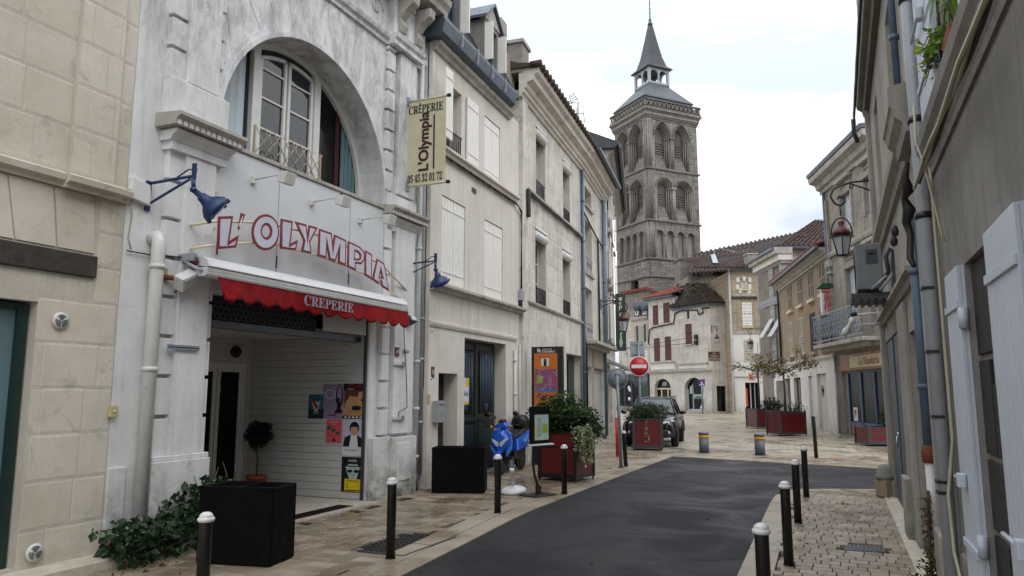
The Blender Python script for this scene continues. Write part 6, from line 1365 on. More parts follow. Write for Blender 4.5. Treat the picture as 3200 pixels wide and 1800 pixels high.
MB().box(6.42,7.28,.1,.14,.02,2.5).obj('roller_door','white_board',ro)
for i in range(23): MB().box(6.43,7.27,.09,.1,.05+.106*i,.14+.106*i).obj('roller_slat','white_board',ro)
for a,b in ((8.17,9.04),(9.06,9.93)): MB().box(a,b,.12,.17,.02,2.55).obj('cream_door','door_cream',ro,bevel=.01)
def squiggle(fr,par,pts,y,r=.014,m='black_matt'): MB().tube([(p[0],y,p[1]) for p in pts],r,5).obj('graffiti',m,par)
for (ox,oz,sc_) in ((8.5,1.75,1),(9.5,.85,.55)):
    squiggle(RB,ro,[(ox+.0,oz+.3*sc_),(ox+.05,oz-.2*sc_),(ox+.15,oz+.25*sc_),(ox+.1,oz),(ox+.25,oz+.1*sc_),(ox+.2,oz-.25*sc_),(ox+.32*sc_,oz+.3*sc_),(ox+.4*sc_,oz-.1*sc_),(ox+.45*sc_,oz+.15*sc_)],.115)
pipe(RB,'dark drainpipe at the left corner of the ochre house',[(-.05,-.1,7.8),(.1,-.1,7.2),(.3,-.1,3.3)],.06,'iron',(6,4.5)); 
# ================================================================ concrete and brick building
rc=on(RC,'brick_panel_building','modern building with concrete grid, buff brick panels and tilted blinds','building')
CW=4.35
MB().box(-.5,CW,.5,6,0,9.6).obj('body','concrete_frame',rc)
for (a,b) in ((-.45,.1),(1.9,2.7),(3.85,4.25)): MB().box(a,b,-.05,.6,3.0,9.35).obj('column','concrete_frame',rc,bevel=.015)
for (z0,z1) in ((2.95,3.3),(6.95,7.4),(9.2,9.4)): MB().box(-.45,CW,-.09,.6,z0,z1).obj('floor_beam','concrete_frame',rc,bevel=.015)
MB().box(-.6,CW+.1,-.5,.6,9.75,10.15).obj('cornice','dirty_cornice',rc,bevel=.03); MB().box(-.5,CW+.05,-.25,.6,9.4,9.75).obj('cornice_bed','shop_plaster',rc,bevel=.02); MB().box(-.6,CW+.1,-.62,-.5,10.0,10.15).obj('gutter','zinc',rc)
for (x0,x1) in ((.1,.95),(1.2,1.9),(2.7,3.05)):
    for (z0,z1) in ((3.3,6.95),(7.4,9.2)): MB().box(x0,x1,.08,.5,z0,z1).obj('brick_panel','brick_buff',rc)
for (x0,x1) in ((.95,1.2),(3.05,3.85)):
    for (z0,z1) in ((3.3,6.95),(7.4,9.2)): MB().box(x0,x1,.4,.48,z0,z1).obj('window','glass_dark',rc); MB().box(x0,x1,.3,.4,z0+.9,z0+.97).obj('window_rail','pipe_white',rc)
for k,(c0,c1,c2,c3) in enumerate(((200,1080,165,1300),(295,1055,245,1290))):
    p=RC.uz('R',c0,c1); t=MB(); zt=p[1]; zb=zt-1.35
    t.add([(p[0]-.42,.1,zt),(p[0]+.42,.1,zt),(p[0]+.42,-.75,zb),(p[0]-.42,-.75,zb),(p[0]-.42,.12,zt-.05),(p[0]+.42,.12,zt-.05),(p[0]+.42,-.73,zb-.05),(p[0]-.42,-.73,zb-.05)],[(0,1,2,3),(7,6,5,4),(0,3,7,4),(1,5,6,2),(3,2,6,7)]); t.obj('tilted_blind','white_board',rc)
    MB().tube([(p[0]-.4,.1,zb+.5),(p[0]-.4,-.74,zb)],.02,5).obj('blind_arm','iron',rc)
MB().wall(-.5,CW,0,2.95,-.0,.5,rects=[(.3,1.6,0,2.4),(2.2,3.6,.4,2.4)]).obj('ground_floor_wall','shop_plaster',rc)
text('ARTISANS',.32,'sign_blue',rc,'lettering',(1.6,-.02,2.68),.01,.8)
gw=on(RC,'tiled_gable_house','grey rendered gable with red tile roof rising above the ochre house','house')
# gable side wall of the concrete building, facing down the street, with a tiled roof over it
Xc=RC.w(CW,.6); 
GF=Fr(15.6,42.55,2)
gl_=GF.uz('R',315,340); gr_=GF.uz('R',800,320)
gw.location=(16.05,42.8,0); gw.rotation_euler=(0,0,radians(2))
MB().box(-.1,12,0,4.2,0,10.1).obj('gable_wall','gable_render',gw); MB().box(-.4,12.2,-.22,-.08,10.1,10.25).obj('gutter','zinc',gw)
tiles('roof_tiles','roof_tile',gw,(-.5,-.2,10.2),(12.2,-.2,10.2),(12.2,4.6,12.9),(4.0,4.6,12.9),.3,.5,.1)
MB().prism([(0,0),(0,0.01),(.01,0)],0,.001) if False else None
lt=lantern(perpR(RR,-.25),'J',(330,912),(335,970),205,1115,1290,'large red capped lantern nearest the camera above the air conditioner')
# ================================================================ white corner shop house and its neighbours at the bend
ch=on(CLf,'white_corner_house','white house with maroon shutters and two arched shop openings at the street bend','house')
def cz(c,x,y,d=0): return CLf.uz(c,x,y,d)
xa,xb,xc_=1.85,5.6,9.95
A1=arc(3.65,2.05,1.13,.88,180,0,14); A2=arc(7.75,1.95,1.15,1.02,180,0,14)
MB().wall(xa,xb,3.45,10.25,0,.4).obj('wall','far_plaster',ch)
MB().wall(xb,xc_,3.5,9.0,-.0,.4,rects=[(7.12,7.45,8.05,8.75)]).obj('wall','far_plaster',ch)
MB().wall(xa,xc_,0,3.45,-.06,.4,arches=[(2.52,4.78,.3,[(2.52,2.05)]+A1[1:-1]+[(4.78,2.05)]),(6.6,8.9,.15,[(6.6,1.95)]+A2[1:-1]+[(8.9,1.95)])]).obj('shop_wall','far_plaster',ch)
CF2=Fr(*CLf.w(xc_,0)[:2],8)
c2=on(CF2,'corner_house_return','plain white wall with red lantern and street name plate beside the arched shops','house wall')
b_=CF2.uz('T',660,925)[0]
MB().wall(0,b_,0,9.0,0,.4,rects=[(CF2.uz('O',1228,565)[0],CF2.uz('O',1335,565)[0],.15,CF2.uz('O',1228,565)[1])]).obj('wall','far_plaster',c2)
MB().box(.45*b_,b_*.8,.25,.3,.1,2.3).obj('door','glass_dark',c2)
MB().box(0,b_,3,8,0,8.8).obj('body','far_plaster',c2); MB().box(xa,xc_-.3,2.2,7,0,8.6).obj('body','far_plaster',ch); MB().box(xa,xb,.4,7,3.5,10.1).obj('upper_body','far_plaster',ch)
mould(ch,'shop_cornice','dirty_cornice',[(0,0),(.1,0),(.14,.08),(.22,.12),(.22,.2),(0,.22)],xa-.1,xc_+.05,-.06,3.42)
for (a,b,z) in ((2.0,5.45,4.45),(5.85,9.6,4.2)): MB().box(a,b,-.2,-.0,z-.1,z+.02).obj('panel_ledge','dirty_cornice',ch); MB().box(a+.1,b-.1,-.05,0,3.75,z-.12).obj('sign_panel','shop_plaster',ch,bevel=.01)
MB().box(xb-.12,xb,-.08,0,3.65,4.5).obj('pier','far_plaster',ch)
for c0,c1 in ((('Q',552,262),('Q',612,465)),(('Q',665,235),('Q',735,440)),(('Q',565,612),('Q',632,858)),(('Q',682,595),('Q',752,845)),(('T',150,1135),('T',228,1355))):
    a=cz(*c0); b=cz(*c1); z0=b[1] if c0[0]=='T' else b[1]; m=(a[0]+b[0])/2
    shutter(ch,'shutter_maroon',a[0],m-.01,z0,a[1],-.0,step=.12); shutter(ch,'shutter_maroon',m+.01,b[0],z0,a[1],-.0,step=.12); MB().box(a[0]-.1,b[0]+.1,-.12,0,z0-.14,z0-.02).obj('sill','dirty_cornice',ch)
MB().box(7.12,7.45,.1,.15,8.05,8.75).obj('small_window','dark_red_room',ch)
# shop glazing
s1=MB().box(2.5,4.8,.22,.3,.3,.38).box(2.5,4.8,.22,.3,1.98,2.1).box(3.1,3.22,.22,.3,.38,2.0).box(4.0,4.12,.22,.3,.38,2.0).obj('shop_door_frame','sign_cream',ch); MB().box(2.5,4.8,.28,.29,.3,3.0).obj('pane','glass_dark',s1); MB().box(3.3,3.9,.24,.27,2.3,2.65).obj('transom_sign','sign_back',s1)
s2=MB().box(6.6,8.9,.22,.3,.15,.3).box(6.6,6.75,.22,.3,.3,2.0).box(8.7,8.9,.22,.3,.3,2.0).box(7.3,7.38,.22,.3,.3,2.4).obj('shop_window_frame','pipe_grey',ch); MB().box(6.6,8.9,.28,.29,.15,3.0).obj('pane','glass_dark',s2)
for k in range(5): MB().lathe([(.0,-.01),(.22,-.01),(.2,.0),(0,0)],(7.55+.22*k,.265,1.35),10,'y').obj('white_display','poster_mint',s2)
MB().prism([(8.1,.35),(8.5,.35),(8.45,.9)],.24,.27).obj('display','sign_white',s2); MB().prism([(6.9,1.6),(7.2,1.6),(7.2,2.3),(6.95,2.2)],.24,.27).obj('display','poster_mint',s2)
MB().box(xb-.4,xc_+.2,-.25,.2,8.98,9.12).obj('gutter','zinc',ch); MB().box(xa-.3,xb+.05,-.4,.1,10.2,10.36).obj('gutter','zinc',ch)
tiles('roof_tiles','roof_red',ch,(xa-.3,-.45,10.38),(xb+.1,-.45,10.38),(xb+.1,4,11.9),(xa-.3,4,11.9),.26,.5,.1)
# mossy hipped roof over the corner
cz0=CLf.w(xb-.35,-.35,9.14); cz1=CLf.w(xc_+.1,-.4,9.14); cz2=CF2.w(b_+.1,-.3,9.14); rt_=at_=(16.2,65.5,11.6); rl_=(14.6,70,11.3)
mr_=thing('mossy_roof',(0,0,0),0,'mossy dark tiled hipped roof over the white corner house','roof')
mr_.location=(0,0,0)
tiles('roof_tiles','roof_tile_dark',mr_,cz0,cz1,(16.2,65.5,11.5),(14.8,69.5,11.2),.26,.5,.12)
tiles('roof_tiles','roof_tile_dark',mr_,cz1,cz2,(17.4,66,11.2),(16.2,65.5,11.5),.26,.5,.12)
R_=random.Random(2); ms=MB()
for i in range(60):
    t=R_.random(); s=R_.random(); p=Vector(cz1).lerp(Vector((16.2,65.5,11.5)),.35+.65*t)+Vector((R_.gauss(0,.7),R_.gauss(0,.2),-.12)); 
    ms.lathe([(0,.1),(.1,.07),(.14,0),(.08,-.05)],tuple(p+Vector((0,0,.0))),6)
ms.obj('moss','moss',mr_,kind='stuff')
MB().box(0,b_+.1,-.35,-.2,8.98,9.12).obj('gutter','zinc',c2)
plate(CF2,'O',1200,228,1.0,.75,'poster_brown','dark red street name plate on the white corner house','street plate',None)
sp_=[o for o in SC.objects if o.get('label','').startswith('dark red street name')][0]
for k,s in enumerate(('RUE','AUGUSTE','GRANDE RUE')): text(s,.19,'sign_white',sp_,'lettering',(0,-.02,.22-.22*k),.001,.8)
lantern(perp(CF2,.12),'T',(430,1165),(430,1230),505,1255,1350,'distant red capped lantern on the white corner house')
pc=on(CLf,'facade_cable','thick grey cable pipe stepping under the eaves of the white corner house','cable')
P=[cz('Q',510,672),cz('Q',520,520),cz('Q',560,495),cz('Q',780,450),cz('Q',797,345),cz('Q',850,318),cz('T',200,975),cz('T',290,975),cz('T',310,1025),cz('T',360,1000),cz('T',345,955),cz('T',430,945)]
MB().tube([(p[0],-.08,p[1]) for p in P],.06,6).obj('cable','cable_black',pc)
for k in range(2):
    w1=on(CLf,'overhead_wire','%s overhead wire crossing in front of the white corner house'%('upper','lower')[k],'wire')
    q=cz('O',1010,(12,75)[k]); pts=[]
    for i in range(13): t=i/12; y_=(12,75)[k]+((148,150)[k]-(12,75)[k])*(t**1.2); x_=1010-620*t; p=cz('O',x_,y_+ (14*sin(pi*t))); pts.append((p[0],-.3-2*t,p[1]))
    MB().tube(pts,.022,4).obj('wire','cable_black',w1); MB().box(q[0]-.1,q[0]+.1,-.3,0,q[1]-.2,q[1]+.2).obj('insulator','black_metal',w1)
# small dormer house left of it
DH=Fr(*CLf.w(-3.2,.6)[:2],-55)
dh=on(DH,'dormer_house','small white house with slate mansard dormers and open shutters behind the signs','house')
l0=DH.uz('Q',330,410); r0=DH.uz('Q',505,370); LW=DH.uz('Q',505,500)[0]; X0=DH.uz('Q',190,900)[0]
MB().wall(X0,LW,0,DH.uz('Q',420,400)[1],0,.4,rects=[]).obj('wall','far_plaster',dh); MB().box(X0,LW,.4,5,0,8).obj('body','far_plaster',dh)
ez=DH.uz('Q',420,392)[1]; mz=DH.uz('Q',420,245)[1]; xl=l0[0]
mould(dh,'cornice','dirty_cornice',[(0,0),(.2,0),(.3,.2),(.3,.3),(0,.3)],xl,LW,0,ez-.2); MB().prismx([(-.1,ez+.1),(.5,mz),(3,mz+.6),(3,ez)],xl+.3,LW).obj('mansard','slate',dh)
for c0 in ((370,398),(452,485)):
    a=DH.uz('Q',c0[0],285)[0]; b=DH.uz('Q',c0[1],285)[0]; z1=DH.uz('Q',c0[0],270)[1]; dm=MB().box(a-.15,b+.15,-.05,1,ez+.2,z1).obj('dormer','slate_light',dh); MB().lathe([(0,0),((b-a)/2+.3,0),((b-a)/2+.3,.2),(0,.2)],((a+b)/2,-.15,z1),12,'y').obj('dormer_hood','zinc',dm); MB().box(a,b,-.12,-.05,ez+.3,z1-.1).obj('window','white_paint',dm); MB().box(a+.1,b-.1,-.14,-.12,ez+.4,z1-.2).obj('pane','glass_blue',dm)
for (x0_,x1_,y0,y1) in ((343,363,485,645),(372,398,480,640),(402,425,475,640),(428,447,472,640),(455,480,460,645),(483,500,455,640)):
    a=DH.uz('Q',x0_,y0); b=DH.uz('Q',x1_,y1); 
    if x0_ in (372,455): MB().box(a[0],b[0],-.04,0,b[1],a[1]).obj('window','glass_blue',dh)
    else: shutter(dh,'shutter_cream',a[0],b[0],b[1],a[1],-.02,step=.15)
a=DH.uz('Q',462,750); b=DH.uz('Q',500,955); shutter(dh,'shutter_white',a[0],b[0],b[1],a[1],0,step=.15)
# dark green shop front
f0=DH.uz('Q',195,1010); MB().box(DH.uz('Q',425,1000)[0],LW,-.2,0,0,DH.uz('Q',450,970)[1]).obj('shop_pilaster','sign_green',dh); MB().box(X0,LW,-.15,0,DH.uz('Q',250,1070)[1],DH.uz('Q',250,1000)[1]).obj('shop_fascia','anthracite',dh)
sw_=MB().box(X0,DH.uz('Q',425,1000)[0],-.05,0,.4,DH.uz('Q',250,1070)[1]).obj('shop_window','glass_dark',dh)
for (x,y) in ((310,1170),(300,1145),(305,1265)): p=DH.uz('Q',x,y); MB().lathe([(0,0),(.2,0),(.15,-.05),(0,-.06)],(p[0],-.06,p[1]),8,'y').obj('display_lamp','sign_white',sw_)
for x in (255,330): p=DH.uz('Q',x,1100)[0]; MB().box(p-.08,p+.08,-.1,-.02,.3,DH.uz('Q',250,1070)[1]).obj('shop_mullion','anthracite',dh)
MB().box(X0-1,LW,-.25,0,0,.4).obj('shop_plinth','cement',dh)
# grey stone gable behind between
sg_=thing('stone_outbuilding',(11.2,79,0),radians(-20),'rough grey rubble wall of the church outbuilding behind the dormers','outbuilding')
SG=Fr(11.2,79,-20)
pl_=[SG.uz('Q',245,140),SG.uz('Q',490,88),SG.uz('Q',620,165)]
MB().prism([(pl_[0][0]-1,0),(pl_[2][0]+1,0),(pl_[2][0]+1,pl_[2][1]-.3),(pl_[1][0],pl_[1][1]),(pl_[0][0]-.3,pl_[0][1])],0,2).obj('wall','church_stone',sg_)
MB().prism([(pl_[0][0]-.4,pl_[0][1]),(pl_[1][0],pl_[1][1]),(pl_[2][0]+1,pl_[2][1]-.3),(pl_[2][0]+1,pl_[2][1]-.05),(pl_[1][0],pl_[1][1]+.3),(pl_[0][0]-.4,pl_[0][1]+.28)],-.3,2.2).obj('roof_edge','roof_red',sg_)
MB().box(DH.uz('Q',100,1000)[0],X0,2,4,0,6).obj('rear_wall','church_stone',dh)
# ================================================================ sandstone house
DF=Fr(18.2,60,0)
sh=on(DF,'sandstone_house','tall sandstone house with a small square window and white louvred shutters','house')
sxa,sxb=-.32,2.9
ZE=11.6
MB().wall(sxa,sxb,6.5,ZE,0,.5,rects=[(.53,1.2,10.12,10.9)]).obj('wall','sandstone',sh); a=DF.uz('I',133,1015); b=DF.uz('I',210,1018)
MB().wall(sxa,sxb,0,6.5,-.0,.5,rects=[(a[0],b[0],.1,a[1])]).obj('lower_wall','shop_plaster',sh); MB().box(sxa,sxb,.5,8,0,ZE).obj('body','sandstone',sh)
MB().box(sxa,sxb,-.08,0,6.45,6.6).box(sxa,sxb,-.06,0,DF.uz('T',700,800)[1]-.1,DF.uz('T',700,800)[1]+.02).box(sxa,sxb,-.05,0,2.9,3.0).obj('string_course','dirty_cornice',sh)
for i,(x,z) in enumerate(((.33,10.9),(.85,11.0),(1.3,10.9),(.28,10.3),(1.28,10.35),(.5,10.0),(1.2,9.95))): MB().box(x-.12,x+.14,-.02,0,z-.22,z+.16).obj('pale_repair_stone','shop_plaster',sh)
MB().box(.5,1.25,-.1,0,9.98,10.08).box(.5,1.4,-.1,0,6.92,7.03).obj('sill','sign_cream',sh)
MB().box(.56,.85,.1,.14,10.14,10.86).obj('shutter','door_cream',sh); MB().box(.88,1.18,.1,.14,10.14,10.86).obj('shutter','door_cream',sh)
shutter(sh,'shutter_white',.58,.95,7.1,8.98,-.0,step=.12); shutter(sh,'shutter_white',.98,1.35,7.1,8.98,-.0,step=.12)
shutter(sh,'shutter_cream',.58,.95,4.2,5.9,-.0,step=.12); shutter(sh,'shutter_cream',.98,1.35,4.2,5.9,-.0,step=.12)
MB().box(a[0],b[0],.3,.35,.1,a[1]).obj('shop_door','glass_dark',sh); MB().box(1.0,1.08,.2,.3,.1,a[1]).box(1.35,1.4,.2,.3,.1,a[1]).obj('door_frame','pipe_grey',sh)
MB().prism([(.6,.6),(.8,.6),(.78,2.0),(.66,2.1),(.58,1.6)],.2,.28).obj('orange_garment','orange_sign',sh)
MB().prism([(.9,2.75),(.98,2.75),(.98,2.95),(1.2,2.75),(1.3,2.75),(1.08,3.02),(1.3,3.25),(1.2,3.25),(.98,3.08),(.98,3.25),(.9,3.25)],-.08,-.02).obj('shop_emblem','orange_sign',sh)
MB().box(sxa-.1,sxb,-.4,0,ZE,ZE+.15).obj('gutter','zinc',sh)
MB().box(-.3,sxb,-.12,-.02,DF.uz('T',800,845)[1],DF.uz('T',800,830)[1]).obj('cable_tray','cable_black',sh)
bal=MB().box(1.4,2.6,-.8,0,DF.uz('I',150,870)[1],DF.uz('I',150,860)[1]).obj('balcony','dirty_cornice',sh)
for i in range(7): MB().box(1.42+.19*i,1.45+.19*i,-.8,-.77,DF.uz('I',150,860)[1],DF.uz('I',150,805)[1]).obj('baluster','iron',bal)
pipe(DF,'grey drainpipe between corner house and sandstone house',[(-.4,-.1,ZE),(-.4,-.1,3.0),(-.38,-.12,.2)],.08,'pipe_grey',(9,6,3))
tiles('roof_tiles','roof_tile',sh,(-3.4,-.5,11.75),(3.4,-.5,11.75),(3.4,4.2,14.0),(-3.2,4.2,13.3),.28,.55,.12)
MB().box(-1.35,-.95,.5,.9,11.9,13.1).obj('roof_flashing','slate_light',sh) if False else None
MB().add([(-1.6,.25,12.32),(-1.15,.25,12.32),(-.35,3.9,13.75),(-.75,3.9,13.7)],[(0,1,2,3)]).obj('roof_flashing','zinc_light',sh)
ck=MB().box(1.15,1.95,-.2,.8,12.1,12.95).obj('chimney','ashlar_dark',sh,bevel=.02); MB().box(1.08,2.02,-.27,.87,12.95,13.05).obj('chimney_cap','dirty_cornice',ck)
RP=perpR(RC,1.3)
lantern(perpR(RC,1.1),'T',(1010,1180),(1010,1240),885,1305,1420,'distant red capped lantern on the brick panelled building')
# far roof behind
fr2=thing('far_tiled_roof',(20,66,0),0,'long dark red tiled roof rising behind the sandstone house','roof')
tiles('roof_tiles','roof_tile',fr2,(-4,0,12.3),(8,0,13.2),(14,9,19.0),(-2,7,15.4),.35,.7,.14); MB().box(-4,8,.5,6,0,12.2).obj('wall','church_stone',fr2)
# ================================================================ church
ct=thing('church_nave',(0,0,0),0,'dark weathered stone church wall with buttresses below the tower','church wall')
CHF=Fr(13.5,74,0); ct.location=(13.5,74,0)
def bx(c,x0,x1,yt,d,dep,zb=0,m='church_stone',name='buttress',cap=True):
    a=CHF.uz(c,x0,yt,d); b=CHF.uz(c,x1,yt,d); o=MB().box(a[0],b[0],d,d+dep,zb,a[1]).obj(name,m,ct,bevel=.03)
    if cap: MB().box(a[0]-.12,b[0]+.12,d-.15,d+dep,a[1]-.05,a[1]+.18).obj('coping','tower_dark',ct,bevel=.03)
bx('T',300,660,490,1.0,3,name='nave_wall',cap=False); bx('T',85,222,400,-1.5,2.5,m='tower_stone'); bx('T',222,300,520,.3,3,name='nave_wall',cap=False); bx('T',355,460,400,-.6,2.2); bx('T',365,470,700,-1.3,2.0); bx('T',540,600,500,.6,1.5); bx('T',628,662,520,-.5,1.5,cap=False)
a=CHF.uz('T',300,400,.2); b=CHF.uz('T',680,500,.2)
tiles('roof_tiles','roof_tile',ct,(CHF.uz('T',215,450,0)[0],-.2,CHF.uz('T',215,440,-.2)[1]),(CHF.uz('T',650,505,-.2)[0],-.2,CHF.uz('T',650,500,-.2)[1]),(CHF.uz('T',620,350,5)[0],5,CHF.uz('T',620,352,5)[1]),(CHF.uz('T',335,330,5)[0],5,CHF.uz('T',335,328,5)[1]),.35,.7,.14)
# low sloped wall joining the corner roof
wl=[CHF.uz('T',10,780,-3),CHF.uz('T',295,660,-3),CHF.uz('T',300,900,-3),CHF.uz('T',20,900,-3)]
MB().prism([(wl[0][0],0),(wl[1][0],0),wl[1],wl[0]],-3,-1).obj('sloped_wall','church_stone',ct)
MB().prism([wl[0],wl[1],(wl[1][0],wl[1][1]+.3),(wl[0][0],wl[0][1]+.3)],-3.2,-1).obj('sloped_coping','roof_tile_dark',ct)
# ================================================================ bell tower
TRo=(15.57,82.37); TR=Fr(*TRo,25.5); TL=Fr(*TRo,-64.5)
tw=on(TR,'bell_tower','tall square weathered stone church bell tower with paired pointed arches and slate spire','bell tower')
WR,WL=7.35,6.6
zR=[0,14.6,16.7,21.15,27.3,33.45]
ins=[.0,.0,.05,.12,.22,.3]   # batter
class Side:
    def __init__(s,fr,x0,x1): s.fr=fr; s.x0=x0; s.x1=x1
# faces are built in local frames: right face uses the tower root, left face its own empty-free transform baked in
def toL(mb):   # left-face coordinates -> tower root coordinates
    mb.v=[(p[1],-p[0],p[2]) for p in mb.v]; return mb
# left face frame: x_left runs towards the corner (ends at 0); into the wall = +x of root.  (xl, yl) -> root (yl, -xl)
def uzc(fr,c,x,y): return fr.uz(c,x,y)
def face(fr,left,x0,x1):
    T=toL if left else (lambda m:m)
    def put(mb,name,mat='tower_stone',kind=None): return T(mb).obj(name,mat,tw,fixn=True,kind=kind)
    W_=x1-x0
    def X(t): return x0+W_*t
    # openings (fractions of the face width)
    tops=[(.145,.445),(.525,.825)] if not left else [(.09,.455),(.50,.885)]
    mids=[(.17,.46),(.53,.84)] if not left else [(.18,.46),(.5,.86)]
    # lower stages
    low=[]
    MBw=MB()
    win=[]
    ax0,ax1=(X(.58),X(.76)) if not left else (X(.42),X(.66))
    MBw.wall(x0,x1,0,16.7,0,.8,arches=[(ax0,ax1,11.5,[(ax0,14.0)]+arc((ax0+ax1)/2,14.0,(ax1-ax0)/2,(ax1-ax0)/2,180,0,10)[1:-1]+[(ax1,14.0)])]); put(MBw,'wall')
    put(MB().box(ax0,ax1,.55,.6,11.5,15),'window_bay','glass_dark')
    gm=MB()
    for i in range(1,4): xx=ax0+(ax1-ax0)*i/4; gm.box(xx-.03,xx+.03,.45,.55,11.5,15)
    for i in range(5): gm.box(ax0,ax1,.46,.54,11.6+.6*i,11.66+.6*i)
    put(gm,'window_tracery','iron',kind='stuff')
    # blind arcade 16.7-21.15
    n=4; ars=[]
    for i in range(n):
        a=X(.10+.2*i+.03); b=X(.10+.2*i+.17); r=(b-a)/2; ars.append((a,b,17.0,[(a,19.6)]+arc((a+b)/2,19.6,r,r,180,0,8)[1:-1]+[(b,19.6)]))
        m=MB(); A=arc((a+b)/2,19.6,r+.02,r+.02,180,0,10); Bq=arc((a+b)/2,19.6,r+.22,r+.22,180,0,10)
        for j in range(10): m.prism([A[j],A[j+1],Bq[j+1],Bq[j]],-.14,0)
        put(m,'arch_ring'); put(MB().box(a-.26,a+.04,-.1,.0,19.5,19.7),'capital'); put(MB().tube([(a-.12,-.02,17),(a-.12,-.02,19.5)],.09,8),'colonnette')
        if i==n-1: put(MB().box(b-.04,b+.26,-.1,0,19.5,19.7),'capital'); put(MB().tube([(b+.12,-.02,17),(b+.12,-.02,19.5)],.09,8),'colonnette')
    put(MB().wall(x0,x1,16.7,21.15,0,.6,arches=ars),'arcade_wall'); put(MB().box(x0,x1,.35,.6,16.8,21),'arcade_back')
    # belfry stage 1 (round) and 2 (pointed)
    def stage(z0,z1,ops,zb,zs,point,h,ring=3):
        ars=[]
        for (fa,fb) in ops:
            a,b=X(fa),X(fb); P=pointed(a,b,zs,h) if point else arc((a+b)/2,zs,(b-a)/2,h,180,0,12)
            ars.append((a,b,zb,P))
        put(MB().wall(x0,x1,z0,z1,0,.5,arches=ars),'belfry_wall')
        for (fa,fb) in ops:
            a,b=X(fa),X(fb)
            for k in range(ring):   # stepped orders going in
                e=.13*k; y0=.0+.22*k
                aa,bb=a+e,b-e; P=pointed(aa,bb,zs,h-e) if point else arc((aa+bb)/2,zs,(bb-aa)/2,h-e,180,0,12)
                e2=.13*(k+1); Q=pointed(a+e2,b-e2,zs,h-e2) if point else arc((a+b)/2,zs,(b-a)/2-e2,h-e2,180,0,12)
                m=MB()
                for j in range(len(P)-1): m.prism([P[j],P[j+1],Q[j+1],Q[j]],y0+.1,y0+.3)
                put(m,'arch_order')
                for xx in (aa+.065,bb-.065): put(MB().tube([(xx,y0+.14,zb+.1),(xx,y0+.14,zs-.15)],.085,8),'colonnette')
                for xx in (aa,bb-.13): put(MB().box(xx-.03,xx+.16,y0+.02,y0+.28,zs-.2,zs+.04),'capital')
            # hood
            P=pointed(a-.02,b+.02,zs,h+.02) if point else arc((a+b)/2,zs,(b-a)/2,h,180,0,12); Q=pointed(a-.2,b+.2,zs,h+.22) if point else arc((a+b)/2,zs,(b-a)/2+.2,h+.2,180,0,12)
            m=MB()
            for j in range(len(P)-1): m.prism([P[j],P[j+1],Q[j+1],Q[j]],-.14,.0)
            put(m,'hood_mould','tower_dark')
            # sloping sill courses
            for j in range(7): zz=zb+.26*j; put(MB().box(a+.35,b-.35,.25+.1*j,1.2,zz,zz+.26),'sloped_sill_stone')
            for j in range(5): zz=zb+1.9+.3*j; put(MB().prismx([(.7,zz),(.95,zz+.22),(.95,zz+.26),(.7,zz+.05)],a+.36,b-.36),'louvre_board','tower_dark')
            put(MB().box(a+.3,b-.3,1.15,1.3,zb+1.5,zb+3.4 if point else zb+5),'louvre_back','dark_gap')
        a=X(ops[0][1]); b=X(ops[1][0]); put(MB().tube([((a+b)/2-.1,-.05,zb+.1),((a+b)/2-.1,-.05,zs-.2)],.11,8),'colonnette'); put(MB().tube([((a+b)/2+.1,-.05,zb+.1),((a+b)/2+.1,-.05,zs-.2)],.11,8),'colonnette'); put(MB().box(a-.1,b+.1,-.22,0,zs-.2,zs+.05),'capital')
    stage(21.15,27.3,mids,21.5,25.3,False,1.0,3)
    stage(27.3,33.45,tops,27.6,31.4,True,1.75,3)
    # angle shafts near the corners
    for fx in ((.02,.05,.08) if not left else (.93,.96,.985)):
        for (z0,z1) in ((16.8,21),(21.4,27.1),(27.5,33.3)): put(MB().tube([(X(fx),-.03,z0),(X(fx),-.03,z1)],.1,8),'angle_shaft')
    # stones, as one joined skin per face (thousands)
    H_=[]
    for ops,zb,zt in ((mids,21.4,26.5),(tops,27.5,33.3)):
        for (fa,fb) in ops: H_.append((X(fa)-.25,X(fb)+.25,zb,zt))
    for i in range(4): H_.append((X(.10+.2*i+.03)-.24,X(.10+.2*i+.17)+.24,16.9,20.6))
    H_.append((ax0-.1,ax1+.1,11.4,15.0))
    for z0,z1 in ((6,14.55),(14.85,16.6),(16.85,21.0),(21.45,27.1),(27.55,33.2)):
        cells=coursing(x0+.02,x1-.02,z0,z1,.33,.62,H_,rs=int(z0*3)+left); R=random.Random(3); mb=MB()
        for (a,b,c,d) in cells:
            if b-a<.06: continue
            p=R.uniform(.012,.045); j=.014; mb.add([(a+j,.0,c+j),(b-j,0,c+j),(b-j,0,d-j),(a+j,0,d-j),(a+.03,-p,c+.03),(b-.03,-p,c+.03),(b-.03,-p,d-.03),(a+.03,-p,d-.03)],[(4,5,6,7),(0,1,5,4),(1,2,6,5),(2,3,7,6),(3,0,4,7)])
        put(mb,'stonework',kind='stuff')
face(TR,False,0,WR); face(TL,True,-WL,0)
